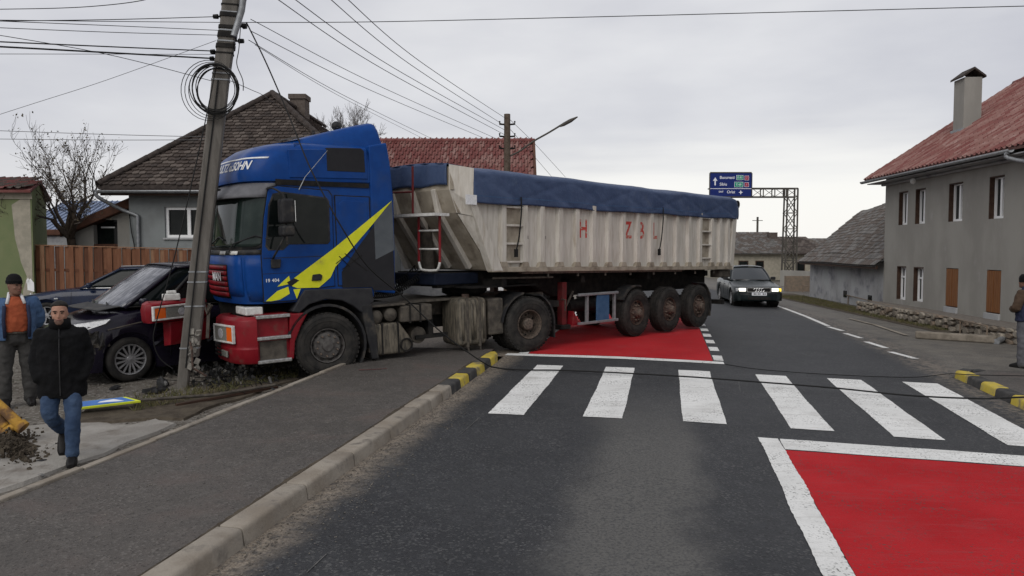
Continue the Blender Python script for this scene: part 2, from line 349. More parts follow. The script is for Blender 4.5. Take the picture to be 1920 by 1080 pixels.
def asphalt_mat(name, base, base2, stone, sand=True):
    m = bpy.data.materials.new(name); m.use_nodes = True; t = m.node_tree; n = t.nodes; l = t.links.new; p = n['Principled BSDF']
    co = n.new('ShaderNodeTexCoord'); uvn = n.new('ShaderNodeUVMap'); uvn.uv_map = 'road'
    sx = n.new('ShaderNodeSeparateXYZ'); l(uvn.outputs[0], sx.inputs[0]); U, V = sx.outputs[0], sx.outputs[1]
    def noise(sc, de=4, vec=None, ro=.6):
        q = n.new('ShaderNodeTexNoise'); q.inputs['Scale'].default_value = sc; q.inputs['Detail'].default_value = de; q.inputs['Roughness'].default_value = ro
        l(vec or co.outputs['Object'], q.inputs['Vector']); return q.outputs['Fac']
    def mr(src, a, b, c=0., d=1.):
        q = n.new('ShaderNodeMapRange'); q.interpolation_type = 'SMOOTHSTEP'
        for i, x in zip((1, 2, 3, 4), (a, b, c, d)): q.inputs[i].default_value = x
        l(src, q.inputs[0]); return q.outputs[0]
    def ma(op, a, b):
        q = n.new('ShaderNodeMath'); q.operation = op
        for i, x in enumerate((a, b)):
            if isinstance(x, (int, float)): q.inputs[i].default_value = x
            else: l(x, q.inputs[i])
        return q.outputs[0]
    def mx(f, a, b):
        q = n.new('ShaderNodeMix'); q.data_type = 'RGBA'
        if isinstance(f, (int, float)): q.inputs[0].default_value = f
        else: l(f, q.inputs[0])
        for s, x in ((q.inputs[6], a), (q.inputs[7], b)):
            if isinstance(x, tuple): s.default_value = (*x, 1)
            else: l(x, s)
        return q.outputs[2]
    big = noise(.55, 5); mid = noise(6, 6)
    cur = mx(mr(big, .35, .65), base, base2)
    cur = mx(ma('MULTIPLY', mr(mid, .45, .75), .5), cur, tuple(x * 1.5 for x in base2))
    vo = n.new('ShaderNodeTexVoronoi'); vo.inputs['Scale'].default_value = 62; l(co.outputs['Object'], vo.inputs['Vector'])
    sepc = n.new('ShaderNodeSeparateColor'); l(vo.outputs['Color'], sepc.inputs[0])
    spk = mr(sepc.outputs[0], .74, .95)
    gr = ma('MULTIPLY', spk, mr(noise(1.7, 4), .3, .7, .25, .9))
    cur = mx(gr, cur, stone)
    cur = mx(mr(sepc.outputs[1], .82, 1.0, 0., .7), cur, tuple(x * .45 for x in base))
    if sand:
        # worn wheel band with exposed stone, old surface beyond the edge line, grit along the kerb
        wob = ma('ADD', U, ma('MULTIPLY', ma('SUBTRACT', noise(.9, 4), .5), .9))
        band = ma('MULTIPLY', mr(wob, -1.0, -.45), mr(wob, .5, .05))
        band = ma('MULTIPLY', band, mr(V, 12, 7.5)); band = ma('MULTIPLY', band, mr(noise(38, 5, None, .75), .34, .60, .2, .9))
        cur = mx(band, cur, (.105, .101, .094))
        old = mr(wob, 4.55, 5.3)
        oldc = mx(mr(noise(2.3, 7), .35, .7), (.085, .078, .07), (.13, .118, .10))
        oldc = mx(gr, oldc, (.2, .19, .17))
        cur = mx(old, cur, oldc)
        tape = ma('ADD', U, ma('MULTIPLY', ma('SUBTRACT', noise(2.2, 6), .5), .45))
        sm = ma('MULTIPLY', mr(tape, -2.50, -2.90), mr(noise(14, 8, None, .72), .34, .56, .25, 1.))
        sm2 = mr(tape, 4.1, 4.62); sm2 = ma('MULTIPLY', sm2, mr(tape, 5.2, 4.8)); sm2 = ma('MULTIPLY', sm2, mr(noise(11, 7), .40, .6, 0., .6))
        cur = mx(ma('MAXIMUM', sm, sm2), cur, mx(mr(noise(60, 4), .35, .65), (.15, .122, .095), (.27, .23, .185)))
        # cracks and scuffs
        sc = n.new('ShaderNodeTexVoronoi'); sc.feature = 'DISTANCE_TO_EDGE'; sc.inputs['Scale'].default_value = .45
        mpw = n.new('ShaderNodeVectorMath'); mpw.operation = 'ADD'; nz = n.new('ShaderNodeTexNoise'); nz.inputs['Scale'].default_value = 1.5; l(co.outputs['Object'], nz.inputs['Vector']); l(co.outputs['Object'], mpw.inputs[0]); l(nz.outputs['Color'], mpw.inputs[1]); l(mpw.outputs[0], sc.inputs['Vector'])
        crk = ma('MULTIPLY', mr(sc.outputs['Distance'], .006, .001), mr(noise(.4, 2), .5, .62))
        cur = mx(ma('MULTIPLY', crk, .6), cur, (.012, .012, .012))
    else:
        red = ma('MULTIPLY', mr(noise(1.1, 5), .5, .72), .45); cur = mx(red, cur, (.105, .075, .065))
    l(cur, p.inputs['Base Color']); p.inputs['Roughness'].default_value = .68; p.inputs['Specular IOR Level'].default_value = .30
    bn = n.new('ShaderNodeBump'); bn.inputs['Strength'].default_value = .45; bn.inputs['Distance'].default_value = .008
    l(ma('ADD', ma('MULTIPLY', vo.outputs['Distance'], .8), noise(160, 3)), bn.inputs['Height']); l(bn.outputs[0], p.inputs['Normal'])
    return m
MT['asphalt'] = asphalt_mat('asphalt', (.021, .022, .025), (.030, .031, .034), (.085, .085, .085))
MT['pavement_asphalt'] = asphalt_mat('pavement_asphalt', (.060, .054, .049), (.076, .068, .062), (.13, .12, .11), sand=False)

def paint_mat(name, c1, c2, worn, wlo, whi):
    m = bpy.data.materials.new(name); m.use_nodes = True; t = m.node_tree; n = t.nodes; l = t.links.new; p = n['Principled BSDF']
    co = n.new('ShaderNodeTexCoord'); p.inputs['Roughness'].default_value = .85; p.inputs['Specular IOR Level'].default_value = .15
    def noise(sc, de, ro=.6, st=None):
        q = n.new('ShaderNodeTexNoise'); q.inputs['Scale'].default_value = sc; q.inputs['Detail'].default_value = de; q.inputs['Roughness'].default_value = ro
        if st:
            mp_ = n.new('ShaderNodeMapping'); mp_.inputs['Scale'].default_value = st; mp_.inputs['Rotation'].default_value = (0, 0, .2); l(co.outputs['Object'], mp_.inputs[0]); l(mp_.outputs[0], q.inputs['Vector'])
        else: l(co.outputs['Object'], q.inputs['Vector'])
        return q.outputs['Fac']
    def mr(s, a, b, c=0., d=1.):
        q = n.new('ShaderNodeMapRange'); q.interpolation_type = 'SMOOTHSTEP'
        for i, x in zip((1, 2, 3, 4), (a, b, c, d)): q.inputs[i].default_value = x
        l(s, q.inputs[0]); return q.outputs[0]
    def ma(op, a, b):
        q = n.new('ShaderNodeMath'); q.operation = op
        for i, x in enumerate((a, b)):
            if isinstance(x, (int, float)): q.inputs[i].default_value = x
            else: l(x, q.inputs[i])
        return q.outputs[0]
    def mx(f, a, b):
        q = n.new('ShaderNodeMix'); q.data_type = 'RGBA'; l(f, q.inputs[0])
        for s, x in ((q.inputs[6], a), (q.inputs[7], b)):
            if isinstance(x, tuple): s.default_value = (*x, 1)
            else: l(x, s)
        return q.outputs[2]
    cur = mx(mr(noise(.9, 5), .35, .65), c1, c2)
    cur = mx(mr(noise(1.3, 7, .65), .5, .75, 0., .55), cur, worn)                          # broad dirty areas
    cur = mx(ma('MULTIPLY', mr(noise(2.2, 6, .6, (1, 7, 1)), .52, .68), .45), cur, worn)      # tyre scuffs across the paint
    vo = n.new('ShaderNodeTexVoronoi'); vo.inputs['Scale'].default_value = 70; l(co.outputs['Object'], vo.inputs['Vector'])
    sc_ = n.new('ShaderNodeSeparateColor'); l(vo.outputs['Color'], sc_.inputs[0])
    pit = ma('MULTIPLY', mr(sc_.outputs[0], wlo, whi), mr(noise(1.9, 6, .65), .38, .66, .08, .95))
    cur = mx(pit, cur, (.06, .058, .056))                                                     # stones worn through
    l(cur, p.inputs['Base Color']); bn = n.new('ShaderNodeBump'); bn.inputs['Strength'].default_value = .6; bn.inputs['Distance'].default_value = .008; l(ma('ADD', vo.outputs['Distance'], noise(90, 4)), bn.inputs['Height']); l(bn.outputs[0], p.inputs['Normal']); return m
def paint_mat_plain(name, c1, c2, worn, wlo, whi):
    m = material(name, c1, c2, scale=3.0, rough=.85, spec=.15, dirt=worn, dscale=5, dlo=wlo, dhi=whi, bump=.6, bscale=60, stretch=(1, 3.2, 1)); return m
MT['paint_white'] = paint_mat('paint_white', (.70, .70, .685), (.62, .62, .605), (.38, .37, .35), .80, .95)
MT['paint_red'] = paint_mat('paint_red', (.34, .008, .012), (.40, .014, .019), (.33, .035, .04), .84, 1.0)

# ground sheet out to the horizon
xs = [-900, -400, -150, -70, -40, -25] + frange(-18, 20, .4) + [28, 45, 80, 160, 400, 900]
ys = [-300, -80, -20] + frange(-6, 40, .4) + [48, 60, 80, 120, 250, 600, 1500]
def ground_mat():
    m = bpy.data.materials.new('dirt_ground'); m.use_nodes = True; t = m.node_tree; n = t.nodes; l = t.links.new; p = n['Principled BSDF']
    co = n.new('ShaderNodeTexCoord')
    def noise(sc, de=6, ro=.6):
        q = n.new('ShaderNodeTexNoise'); q.inputs['Scale'].default_value = sc; q.inputs['Detail'].default_value = de; q.inputs['Roughness'].default_value = ro; l(co.outputs['Object'], q.inputs['Vector']); return q.outputs['Fac']
    def mr(src, a, b):
        q = n.new('ShaderNodeMapRange'); q.interpolation_type = 'SMOOTHSTEP'; q.inputs[1].default_value = a; q.inputs[2].default_value = b; l(src, q.inputs[0]); return q.outputs[0]
    def mx(f, a, b):
        q = n.new('ShaderNodeMix'); q.data_type = 'RGBA'; l(f, q.inputs[0])
        for s, x in ((q.inputs[6], a), (q.inputs[7], b)):
            if isinstance(x, tuple): s.default_value = (*x, 1)
            else: l(x, s)
        return q.outputs[2]
    cur = mx(mr(noise(.8), .38, .62), (.105, .092, .076), (.065, .054, .042))
    cur = mx(mr(noise(5, 8), .48, .7), cur, (.15, .135, .115)); cur = mx(mr(noise(1.6, 7), .55, .72), cur, (.045, .045, .024))
    vo = n.new('ShaderNodeTexVoronoi'); vo.inputs['Scale'].default_value = 26; l(co.outputs['Object'], vo.inputs['Vector'])
    sp = n.new('ShaderNodeSeparateColor'); l(vo.outputs['Color'], sp.inputs[0]); cur = mx(mr(sp.outputs[0], .72, .95), cur, (.19, .175, .155))
    l(cur, p.inputs['Base Color']); p.inputs['Roughness'].default_value = .97
    bn = n.new('ShaderNodeBump'); bn.inputs['Strength'].default_value = .9; bn.inputs['Distance'].default_value = .03; l(noise(16, 9, .7), bn.inputs['Height']); l(bn.outputs[0], p.inputs['Normal'])
    return m
MT['dirt_ground'] = ground_mat()
def hum(x, y): return .018 * math.sin(x * 2.1 + y * .7) * math.sin(y * 1.7 - x * .4) + .010 * math.sin(x * 5.3 + 1) * math.sin(y * 4.7)
def VG(x, y):                      # level of the verge and of everything left of the pavement
    near = max(0, min(1, (abs(x) - 60) / 100)) ; u, v = to_uv(x, y)
    a = max(0, min(1, (-5.3 - u) / .5))
    sm = lambda t: (lambda q: q * q * (3 - 2 * q))(max(0, min(1, t)))
    return G(x, y) - .10 + hum(x, y) * a + .2 * sm((y - 14.5) / 4) * sm((-5 - x) / 3)
b = B(); nx, ny = len(xs), len(ys)
b.add([(x, y, VG(x, y)) for x in xs for y in ys], [(i * ny + j, (i + 1) * ny + j, (i + 1) * ny + j + 1, i * ny + j + 1) for i in range(nx - 1) for j in range(ny - 1)])
mk('ground', b, MT['dirt_ground'], kind='structure', label='bare earth and gravel ground beside the street', fix=False, smooth='all')
# road surface
us = frange(-11, -2.95, .8)[:-1] + frange(-2.95, 5.0, .35)[:-1] + frange(5.0, 14.5, .7)
vs = frange(-8, 0, 1)[:-1] + frange(0, 22, .35)[:-1] + frange(22, 95, 1.2)
def keep(u, v):
    if v < 13.95 and u < -2.95: return False
    if v > 26 and (u < -4 or u > 9.5): return False
    return True
uv_sheet('road', us, vs, keep, 0.0, MT['asphalt'], kind='structure', label='dark asphalt street with worn wheel tracks')

def strip(name, u0, u1, v0, v1, mat, dz=.006, jag=0.0, parent=None, step=.3, **k):
    nu, nv = max(1, round((u1 - u0) / step)), max(1, round((v1 - v0) / step))
    if jag: nu, nv = max(nu, 5), max(nv, round((v1 - v0) / .045)); jag *= .32
    ph = [rng.uniform(0, 6.3) for _ in range(8)]
    def wv(t, o): return jag * (1.3 * math.sin(2.1 * t + ph[o]) + .9 * math.sin(5.3 * t + ph[o + 1])) + rng.uniform(-jag, jag)
    def f(a, c):
        u, v = lerp(u0, u1, a), lerp(v0, v1, c)
        if jag and a in (0, 1): u += wv(v, 0 if a else 2)
        if jag and c in (0, 1): v += wv(u * 2, 4 if c else 6)
        return rd(u, v, dz)
    return mk(name, B().grid(f, nu, nv), mat, parent, fix=False, **k)
cw = thing('crosswalk', 'six worn white zebra stripes across the street in front of the truck', None, kind='structure')
for u0, u1, v0, v1 in ((-2.18, -1.72, 9.36, 13.12), (-.99, -.51, 9.42, 13.15), (.21, .72, 9.42, 13.2), (1.45, 1.92, 9.42, 13.16), (2.55, 3.08, 9.34, 13.16), (3.70, 4.22, 9.3, 13.2)):
    strip('crosswalk_stripe', u0, u1, v0, v1, MT['paint_white'], jag=.010, parent=cw)
p2 = thing('red_road_patch', 'red painted road panel nearest the camera at the right', None, kind='structure')
strip('red_paint', 1.235, 4.55, -4, 8.40, MT['paint_red'], .006, parent=p2)
strip('white_border', 1.02, 1.235, -4, 8.87, MT['paint_white'], .0065, jag=.014, parent=p2)
strip('white_border', 1.24, 4.55, 8.43, 8.87, MT['paint_white'], .0068, jag=.012, parent=p2)
p1 = thing('red_road_patch', 'red painted road panel under the tipper trailer beyond the crossing', None, kind='structure')
strip('red_paint', -2.55, .84, 14.36, 26, MT['paint_red'], .006, parent=p1)
strip('white_border', -2.95, 1.02, 14.08, 14.34, MT['paint_white'], .0065, jag=.012, parent=p1)
strip('white_border', -2.75, -2.56, 14.36, 26, MT['paint_white'], .0068, jag=.012, parent=p1)
for k in range(9):
    strip('lane_dash', .86, 1.04, 14.45 + k * 1.3, 15.1 + k * 1.3, MT['paint_white'], .0065, jag=.008, parent=p1)
el_ = thing('edge_line', 'broken white edge line along the right side of the street', None, kind='structure')
def pline(pts, wd, dz=.006):
    b = B(); P = [Vector((p[0], p[1], 0)) for p in pts]
    for i in range(len(P) - 1):
        n_ = max(1, round((P[i + 1] - P[i]).length / .3)); d = (P[i + 1] - P[i]).normalized(); q = Vector((d.y, -d.x, 0)) * wd / 2
        def f(a, c, i=i, q=q):
            z = P[i].lerp(P[i + 1], a) + q * (2 * c - 1); return (z.x, z.y, G(z.x, z.y) + dz)
        b.grid(f, n_, 1)
    return b
for a, c in (((1669, 660), (1717, 673)), ((1624, 641), (1662, 653)), ((1584, 625), (1615, 634.5)), ((1553, 613), (1580, 620.5))):
    mk('edge_dash', pline([gp(*a), gp(*c)], .14), MT['paint_white'], el_, fix=False)
mk('edge_stripe', pline([gp(1553, 611.5), gp(1510, 593), gp(1470, 578), gp(1440, 568), gp(1415, 560)], .14), MT['paint_white'], el_, fix=False)
# scratches and scrape marks left on the road
for a, c in (((860, 818), (900, 783)), ((575, 1075), (612, 1040)), ((1385, 715), (1388, 735))):
    mk('scratch_mark', pline([gp(*a), gp(*c)], .008, .007), MT['debris_grey'], fix=False, kind='structure')

# pavement, left
UB = -5.22
sw = uv_sheet('pavement', frange(UB + .09, -3.14, .3), frange(-6, 14.0, .35), lambda u, v: True, lambda u, v: .115 + .01 * (u + 5.2) / 2, MT['pavement_asphalt'], kind='structure', label='narrow dark asphalt pavement between kerb and verge')
def skirt(u0, u1, v, z0, z1, n=10):
    return B().grid(lambda a, c: rd(lerp(u0, u1, a), v, lerp(z0, z1, c)), n, 1)
mk('end_face', skirt(UB + .09, -3.14, 14.0, -.15, .118), MT['pavement_asphalt'], sw, fix=False)
def kerb_block(u0, u1, v0, v1, ztop, zbot, r=.035, seed=0):
    # cross-section with a rounded front arris; u1 is the road side
    prof = [(u0, zbot), (u0, ztop)] + [(u1 - .03 - r + r * math.sin(a), ztop - r + r * math.cos(a)) for a in (0, R(30), R(60), R(85))] + [(u1, zbot)]
    g = .006; rr = random.Random(seed); dj = rr.uniform(-.006, .006); dz = rr.uniform(-.006, .006)
    rings = [[rd(u + dj, v, z + dz) for u, z in prof] for v in (v0 + g, v0 + g + .012, (v0 + v1) / 2, v1 - g - .012, v1 - g)]
    for k_ in (0, 4):
        c_ = sum(rings[k_], Vector()) / len(prof); rings[k_] = [p.lerp(c_, .06) for p in rings[k_]]
    return B().loft(rings)
kb = thing('kerb', 'concrete kerb along the left pavement, ending in yellow and black stones', None, kind='structure')
cuts = [13.4, 12.9, 12.4, 11.9, 11.4, 10.9, 10.4, 9.95, 9.45, 8.95]
cols = ['kerb_yellow', 'kerb_black', 'kerb_yellow', 'kerb_black', 'kerb_yellow', 'kerb_black'] + ['kerb_grey'] * 30
while cuts[-1] > -5: cuts.append(cuts[-1] - 1.0)
for i in range(len(cuts) - 1):
    mk('kerb_stone', kerb_block(-3.14, -2.92, cuts[i + 1], cuts[i], .135, -.12, seed=i), MT[cols[i]], kb, smooth=50)
# return of the kerb round the end of the pavement
rt = [(-3.03, 13.42), (-3.15, 13.78), (-3.5, 13.98), (-4.2, 14.06), (-4.9, 14.1)]
for i in range(len(rt) - 1):
    a, c = rd(*rt[i]), rd(*rt[i + 1]); top = lerp(.13, .03, i / 3)
    bb = B().bar(a + Vector((0, 0, top / 2 - .06)), c + Vector((0, 0, top / 2 - .075)), .17, .12 + top)
    mk('kerb_stone', bb, MT['kerb_yellow' if i == 0 else 'kerb_grey'], kb, bev=.015)
strip('kerb_joint', -3.185, -3.14, -5.5, 13.3, MT['soil'], .1275, jag=.03, kind='structure', label='dark soil filled joint between pavement and kerb')
eb = thing('pavement_edging', 'thin concrete edging strip along the back of the pavement', None, kind='structure')
v = -6.0; i = 0
while v < 14:
    v1 = min(14.0, v + 1.0); rr = random.Random(i + 50)
    b = B(); o = rr.uniform(-.012, .012); h = .14 + rr.uniform(-.012, .012)
    for vv in (v + .005, v1 - .005): b.v += [tuple(rd(UB + o + du, vv, z)) for du, z in ((0, -.3), (0, h), (.08, h), (.08, -.3))]
    b.f = [(0, 1, 2, 3), (7, 6, 5, 4), (0, 4, 5, 1), (1, 5, 6, 2), (2, 6, 7, 3)]; b.m = [0] * 5
    mk('edging_block', b, MT['kerb_grey'], eb, bev=.01); v = v1; i += 1
# island on the right
isl = thing('traffic_island', 'raised asphalt corner on the right with yellow and black kerb stones', None, kind='structure')
K0 = [gp(1920, 770), gp(1860, 742), gp(1787, 708)]
dirv = Vector((K0[2].x - K0[0].x, K0[2].y - K0[0].y, 0)).normalized(); nrm = Vector((dirv.y, -dirv.x, 0))
tip = Vector((K0[2].x, K0[2].y, 0))
def gz(p, dz): return Vector((p.x, p.y, G(p.x, p.y) + dz))
def kb2(p, q, inner, name_mat, z=.13):
    d = (q - p); d.normalize(); nn = inner
    prof = [(0, -.1), (.03, z - .035), (.045, z - .012), (.075, z), (.22, z), (.22, -.1)]
    p_, q_ = p + d * .006, q - d * .006
    rings = [[gz(e + nn * a, zz) for a, zz in prof] for e in (p_, p_.lerp(q_, .5), q_)]
    mk('kerb_stone', B().loft(rings), MT[name_mat], isl, smooth=50, bev=.01)
s_ = 0; seq = ['kerb_yellow', 'kerb_black']
for i in range(14):
    kb2(tip - dirv * (.52 * i + .52), tip - dirv * .52 * i, nrm, seq[i % 2])
arc = [tip]; ang = math.atan2(dirv.y, dirv.x)
for k in range(3):
    ang -= R(32); arc.append(arc[-1] + Vector((math.cos(ang), math.sin(ang), 0)) * .36)
ang = R(12)
for k in range(8): arc.append(arc[-1] + Vector((math.cos(ang), math.sin(ang), 0)) * .6)
for i in range(len(arc) - 1):
    d = (arc[i + 1] - arc[i]).normalized()
    kb2(arc[i], arc[i + 1], Vector((d.y, -d.x, 0)), ['kerb_black', 'kerb_black', 'kerb_black', 'kerb_yellow'][min(i, 3)] if i < 5 else seq[i % 2], z=lerp(.13, .05, min(1, i / 4)))
poly = [tip - dirv * 7.3 + nrm * .2, tip - dirv * .2 + nrm * .2] + [a + Vector((.12, -.2, 0)) for a in arc[2:]] + [arc[-1] + Vector((1, -7, 0))]
b = B(); b.v = [tuple(gz(p, .118)) for p in poly]; b.f = [tuple(range(len(poly)))]; b.m = [0]
me = b.mesh('island_top', False); bm = bmesh.new(); bm.from_mesh(me); bmesh.ops.triangulate(bm, faces=bm.faces); bmesh.ops.subdivide_edges(bm, edges=bm.edges, cuts=6, use_grid_fill=True)
for q in bm.verts: q.co.z = G(q.co.x, q.co.y) + .118
bm.to_mesh(me); bm.free()
lay = me.uv_layers.new(name='road')
mk('island_top', me, MT['pavement_asphalt'], isl)
# concrete apron in front of the verge, earth patches
def patch(name, pix, dz, mat, jit=.05, base=VG, seed=1, sub=3, **k):
    rr = random.Random(seed); pts = [gp(px, py, -.10) for px, py in pix]; out = []
    for i in range(len(pts)):
        a, c = pts[i], pts[(i + 1) % len(pts)]
        for j in range(4): q = a.lerp(c, j / 4); out.append(Vector((q.x + rr.uniform(-jit, jit), q.y + rr.uniform(-jit, jit), 0)))
    cen = sum(out, Vector()) / len(out); b = B(); rings = []
    for f in (1, .97, .75, .5, .25, .02):
        rings.append([(lambda q: (q.x, q.y, base(q.x, q.y) + (dz if f < 1 else -.02) + rr.uniform(-.003, .003)))(cen.lerp(p, f)) for p in out])
    b.loft(rings, caps=False); return mk(name, b, mat, fix=True, **k)
patch('concrete_apron', [(-150, 985), (0, 930), (139, 876), (338, 798), (300, 790), (240, 800), (160, 790), (60, 800), (0, 815), (-150, 830)], .03, MT['concrete_slab'], .04, kind='structure', label='cracked pale concrete apron at the left beside the pavement')
patch('earth_bank', [(130, 795), (340, 790), (440, 752), (560, 712), (520, 700), (420, 730), (300, 755), (160, 770)], .035, MT['soil'], .07, seed=4, kind='structure', label='strip of dark churned earth behind the pavement')
# red spray mark on the pavement
b = pline([gp(672, 694, .12), gp(700, 693, .12), gp(725, 691, .12)], .05, .124); mk('spray_mark', b, material('red_spray', (.13, .03, .03), (.07, .05, .05), scale=20), fix=False, kind='structure')

# loose grit, stones and grass
def scatter(name, n, fn, size, mat, seed, flat=.6, **k):
    rr = random.Random(seed); b = B()
    for i in range(n):
        p = fn(rr)
        if p is None: continue
        s = rr.uniform(*size); vs_ = []
        for d in ((1, 0, 0), (-.5, .87, 0), (-.5, -.87, 0), (0, 0, flat), (0, 0, -flat * .5)):
            vs_.append(Vector(d) * s * rr.uniform(.7, 1.3))
        M_ = Matrix.Rotation(rr.uniform(0, 6.3), 3, 'Z') @ Matrix.Rotation(rr.uniform(-.5, .5), 3, 'X')
        b.add([M_ @ q + p for q in vs_], [(0, 1, 3), (1, 2, 3), (2, 0, 3), (1, 0, 4), (2, 1, 4), (0, 2, 4)])
    return mk(name, b, mat, kind='stuff', fix=False, **k)
def f1(rr):
    v = 3 + 11 * rr.random() ** 1.0; u = -2.9 + abs(rr.gauss(0, .2)); return rd(u, v, .006)
scatter('grit', 2600, f1, (.004, .013), MT['gravel_mat'], 3, label='sandy grit collected along the left kerb')
def f2(rr):
    x, y = rr.uniform(-9, -1.5), rr.uniform(7.5, 17); u, v = to_uv(x, y)
    return Vector((x, y, VG(x, y) + .004)) if u < -5.4 else None
scatter('gravel', 4200, f2, (.006, .03), MT['gravel_mat'], 4, label='gravel and stones strewn over the verge')
def f3(rr):
    v = 4 + 9.5 * rr.random(); u = rr.uniform(-5.1, -3.2); return rd(u, v, .122)
scatter('pavement_grit', 500, f3, (.004, .011), MT['gravel_mat'], 5, label='small stones lying on the pavement')
def grass(name, n, fn, hgt, mat, seed, **k):
    rr = random.Random(seed); b = B()
    for i in range(n):
        p = fn(rr)
        if p is None: continue
        a = rr.uniform(0, 6.3); h = rr.uniform(*hgt); le = Vector((rr.gauss(0, .5), rr.gauss(0, .5), 0)) * h; d = Vector((math.cos(a), math.sin(a), 0)) * .006
        b.add([p - d, p + d, p + le * .5 + Vector((0, 0, h * .6)) + d * .6, p + le + Vector((0, 0, h))], [(0, 1, 2), (0, 2, 3)])
    return mk(name, b, mat, kind='stuff', fix=False, **k)
def f4(rr):
    px = rr.uniform(250, 560); t = (px - 150) / 410; py = lerp(800, 712, t) - abs(rr.gauss(0, 14)) - 3
    p = gp(px, py, -.1); u, v = to_uv(p.x, p.y)
    return Vector((p.x, p.y, VG(p.x, p.y) + .02)) if u < -5.26 else None
grass('dry_grass', 2600, f4, (.02, .09), MT['grass_mat'], 6, label='dry tufts of grass behind the pavement edging')
def f5(rr):
    t = rr.random(); y = lerp(20.5, 36, t); x0, x1 = lerp(11.3, 12.0, t), lerp(12.0, 13.6, t)
    x = rr.uniform(x0, x1); return Vector((x, y, G(x, y) + .02))
grass('verge_grass', 9000, f5, (.03, .09), MT['grass_mat'], 7, label='rough grass strip at the foot of the houses on the right')
# ------------------------------------------------------------------ buildings
def tile_mesh(wd, ln, th, kind):
    b = B()
    if kind == 'flat':      # beaver-tail tile, rounded lower end; x across, y up the slope
        out = [(-wd / 2, ln), (-wd / 2, .03), (-wd * .28, .006), (0, 0), (wd * .28, .006), (wd / 2, .03), (wd / 2, ln)]
        b.prism(out, -th, 0, 'z')
    else:                   # pantile: rolled cross-section
        xs_ = [-.5, -.36, -.2, 0, .2, .36, .5]; hs = [.35, .1, 0, .05, .45, 1, .4]
        top0 = [(x * wd, 0, h * wd * .32) for x, h in zip(xs_, hs)]; top1 = [(x * wd, ln, h * wd * .32) for x, h in zip(xs_, hs)]
        bot = [(x * wd, 0, h * wd * .32 - th) for x, h in zip(xs_, hs)]; n = len(xs_)
        b.add(top0 + top1 + bot, [(i, i + 1, n + i + 1, n + i) for i in range(n - 1)] + [(2 * n + i, 2 * n + i + 1, i + 1, i) for i in range(n - 1)])
    return b
def tile_roof(parent, O, e, up, a0, a1, height, inside, wd, exp, mats, nobj=0, kind='flat', prefer=None, seed=1, name='roof_tile', tilt=.05, jit=.004, th=.016):
    """tiles over a plane; the nobj preferred ones are objects, the rest one joined part"""
    O, e, up = Vector(O), Vector(e).normalized(), Vector(up).normalized(); nrm_ = e.cross(up).normalized()
    rr = random.Random(seed); spots = []
    for r_ in range(int(height / exp) + 1):
        bb = r_ * exp; k = int((a1 - a0) / wd) + 2
        for c_ in range(k):
            a = a0 + (c_ + (.5 if r_ % 2 else 0)) * wd
            if inside(a, bb + exp * .4): spots.append((a, bb))
    if prefer: spots.sort(key=prefer)
    proto = tile_mesh(wd * .92, exp * 1.55, th if kind == 'flat' else .02, kind)
    meshes = []
    if nobj:
        for m_ in mats: me = proto.mesh(name); me.materials.append(m_); meshes.append(me)
    rest = B()
    for i, (a, bb) in enumerate(spots):
        p = O + e * (a + rr.uniform(-jit, jit)) + up * (bb + rr.uniform(-jit, jit) * 1.5) + nrm_ * .045
        rot = Matrix((e, up, nrm_)).transposed() @ Matrix.Rotation(-tilt + rr.uniform(-.012, .012), 3, 'X') @ Matrix.Rotation(rr.uniform(-.02, .02), 3, 'Z')
        if i < nobj:
            o = bpy.data.objects.new(name, rr.choice(meshes)); C.objects.link(o); o.parent = parent
            o.matrix_local = Matrix.Translation(p) @ rot.to_4x4()
        else:
            rest.add([rot @ Vector(v) + p for v in proto.v], proto.f, rr.randrange(len(mats)))
    if rest.v: mk(name + 's', rest, mats, parent, kind='stuff', fix=False)
def window(parent, pos, wd, ht, mat_frame, axis_u, axis_n, mull=1, transom=0, depth=.10, glass='glass_dark', fw=.055, name='window', sill=True, curt=None):
    """window in a wall: pos = lower corner, axis_u along the wall, axis_n outwards"""
    U, Nn = Vector(axis_u).normalized(), Vector(axis_n).normalized(); Z = Vector((0, 0, 1)); P = Vector(pos)
    M_ = Matrix(((U.x, Nn.x, Z.x), (U.y, Nn.y, Z.y), (U.z, Nn.z, Z.z))).to_4x4(); M_.translation = P
    wo_ = bpy.data.objects.new(name, B().box(0, wd, -depth - .05, -depth - .03, 0, ht).mesh(name)); C.objects.link(wo_); wo_.parent = parent; wo_.matrix_local = M_; wo_.data.materials.append(MT[glass])
    b = B()
    for x0, x1, z0, z1 in ((0, fw, 0, ht), (wd - fw, wd, 0, ht), (fw, wd - fw, 0, fw), (fw, wd - fw, ht - fw, ht)): b.box(x0, x1, -depth - .028, -depth + .03, z0, z1)
    mk('frame', b, mat_frame, wo_)
    b = B()
    for k in range(mull): x = wd * (k + 1) / (mull + 1); b.box(x - fw * .6, x + fw * .6, -depth - .027, -depth + .024, fw, ht - fw)
    for k in range(transom): z = ht * (.68 if transom == 1 else (k + 1) / (transom + 1)); b.box(fw, wd - fw, -depth - .026, -depth + .02, z - fw * .4, z + fw * .4)
    if b.v: mk('glazing_bar', b, mat_frame, wo_)
    if curt: mk('curtain', B().grid(lambda a, c: (lerp(fw, wd * curt, a), -depth - .024, lerp(fw, ht - fw, c)), 4, 1), MT['curtain'], wo_, fix=False)
    if sill: mk('sill', B().box(-.04, wd + .04, -depth, .05, -.05, -.005), MT['render_pale'], wo_)
    return wo_
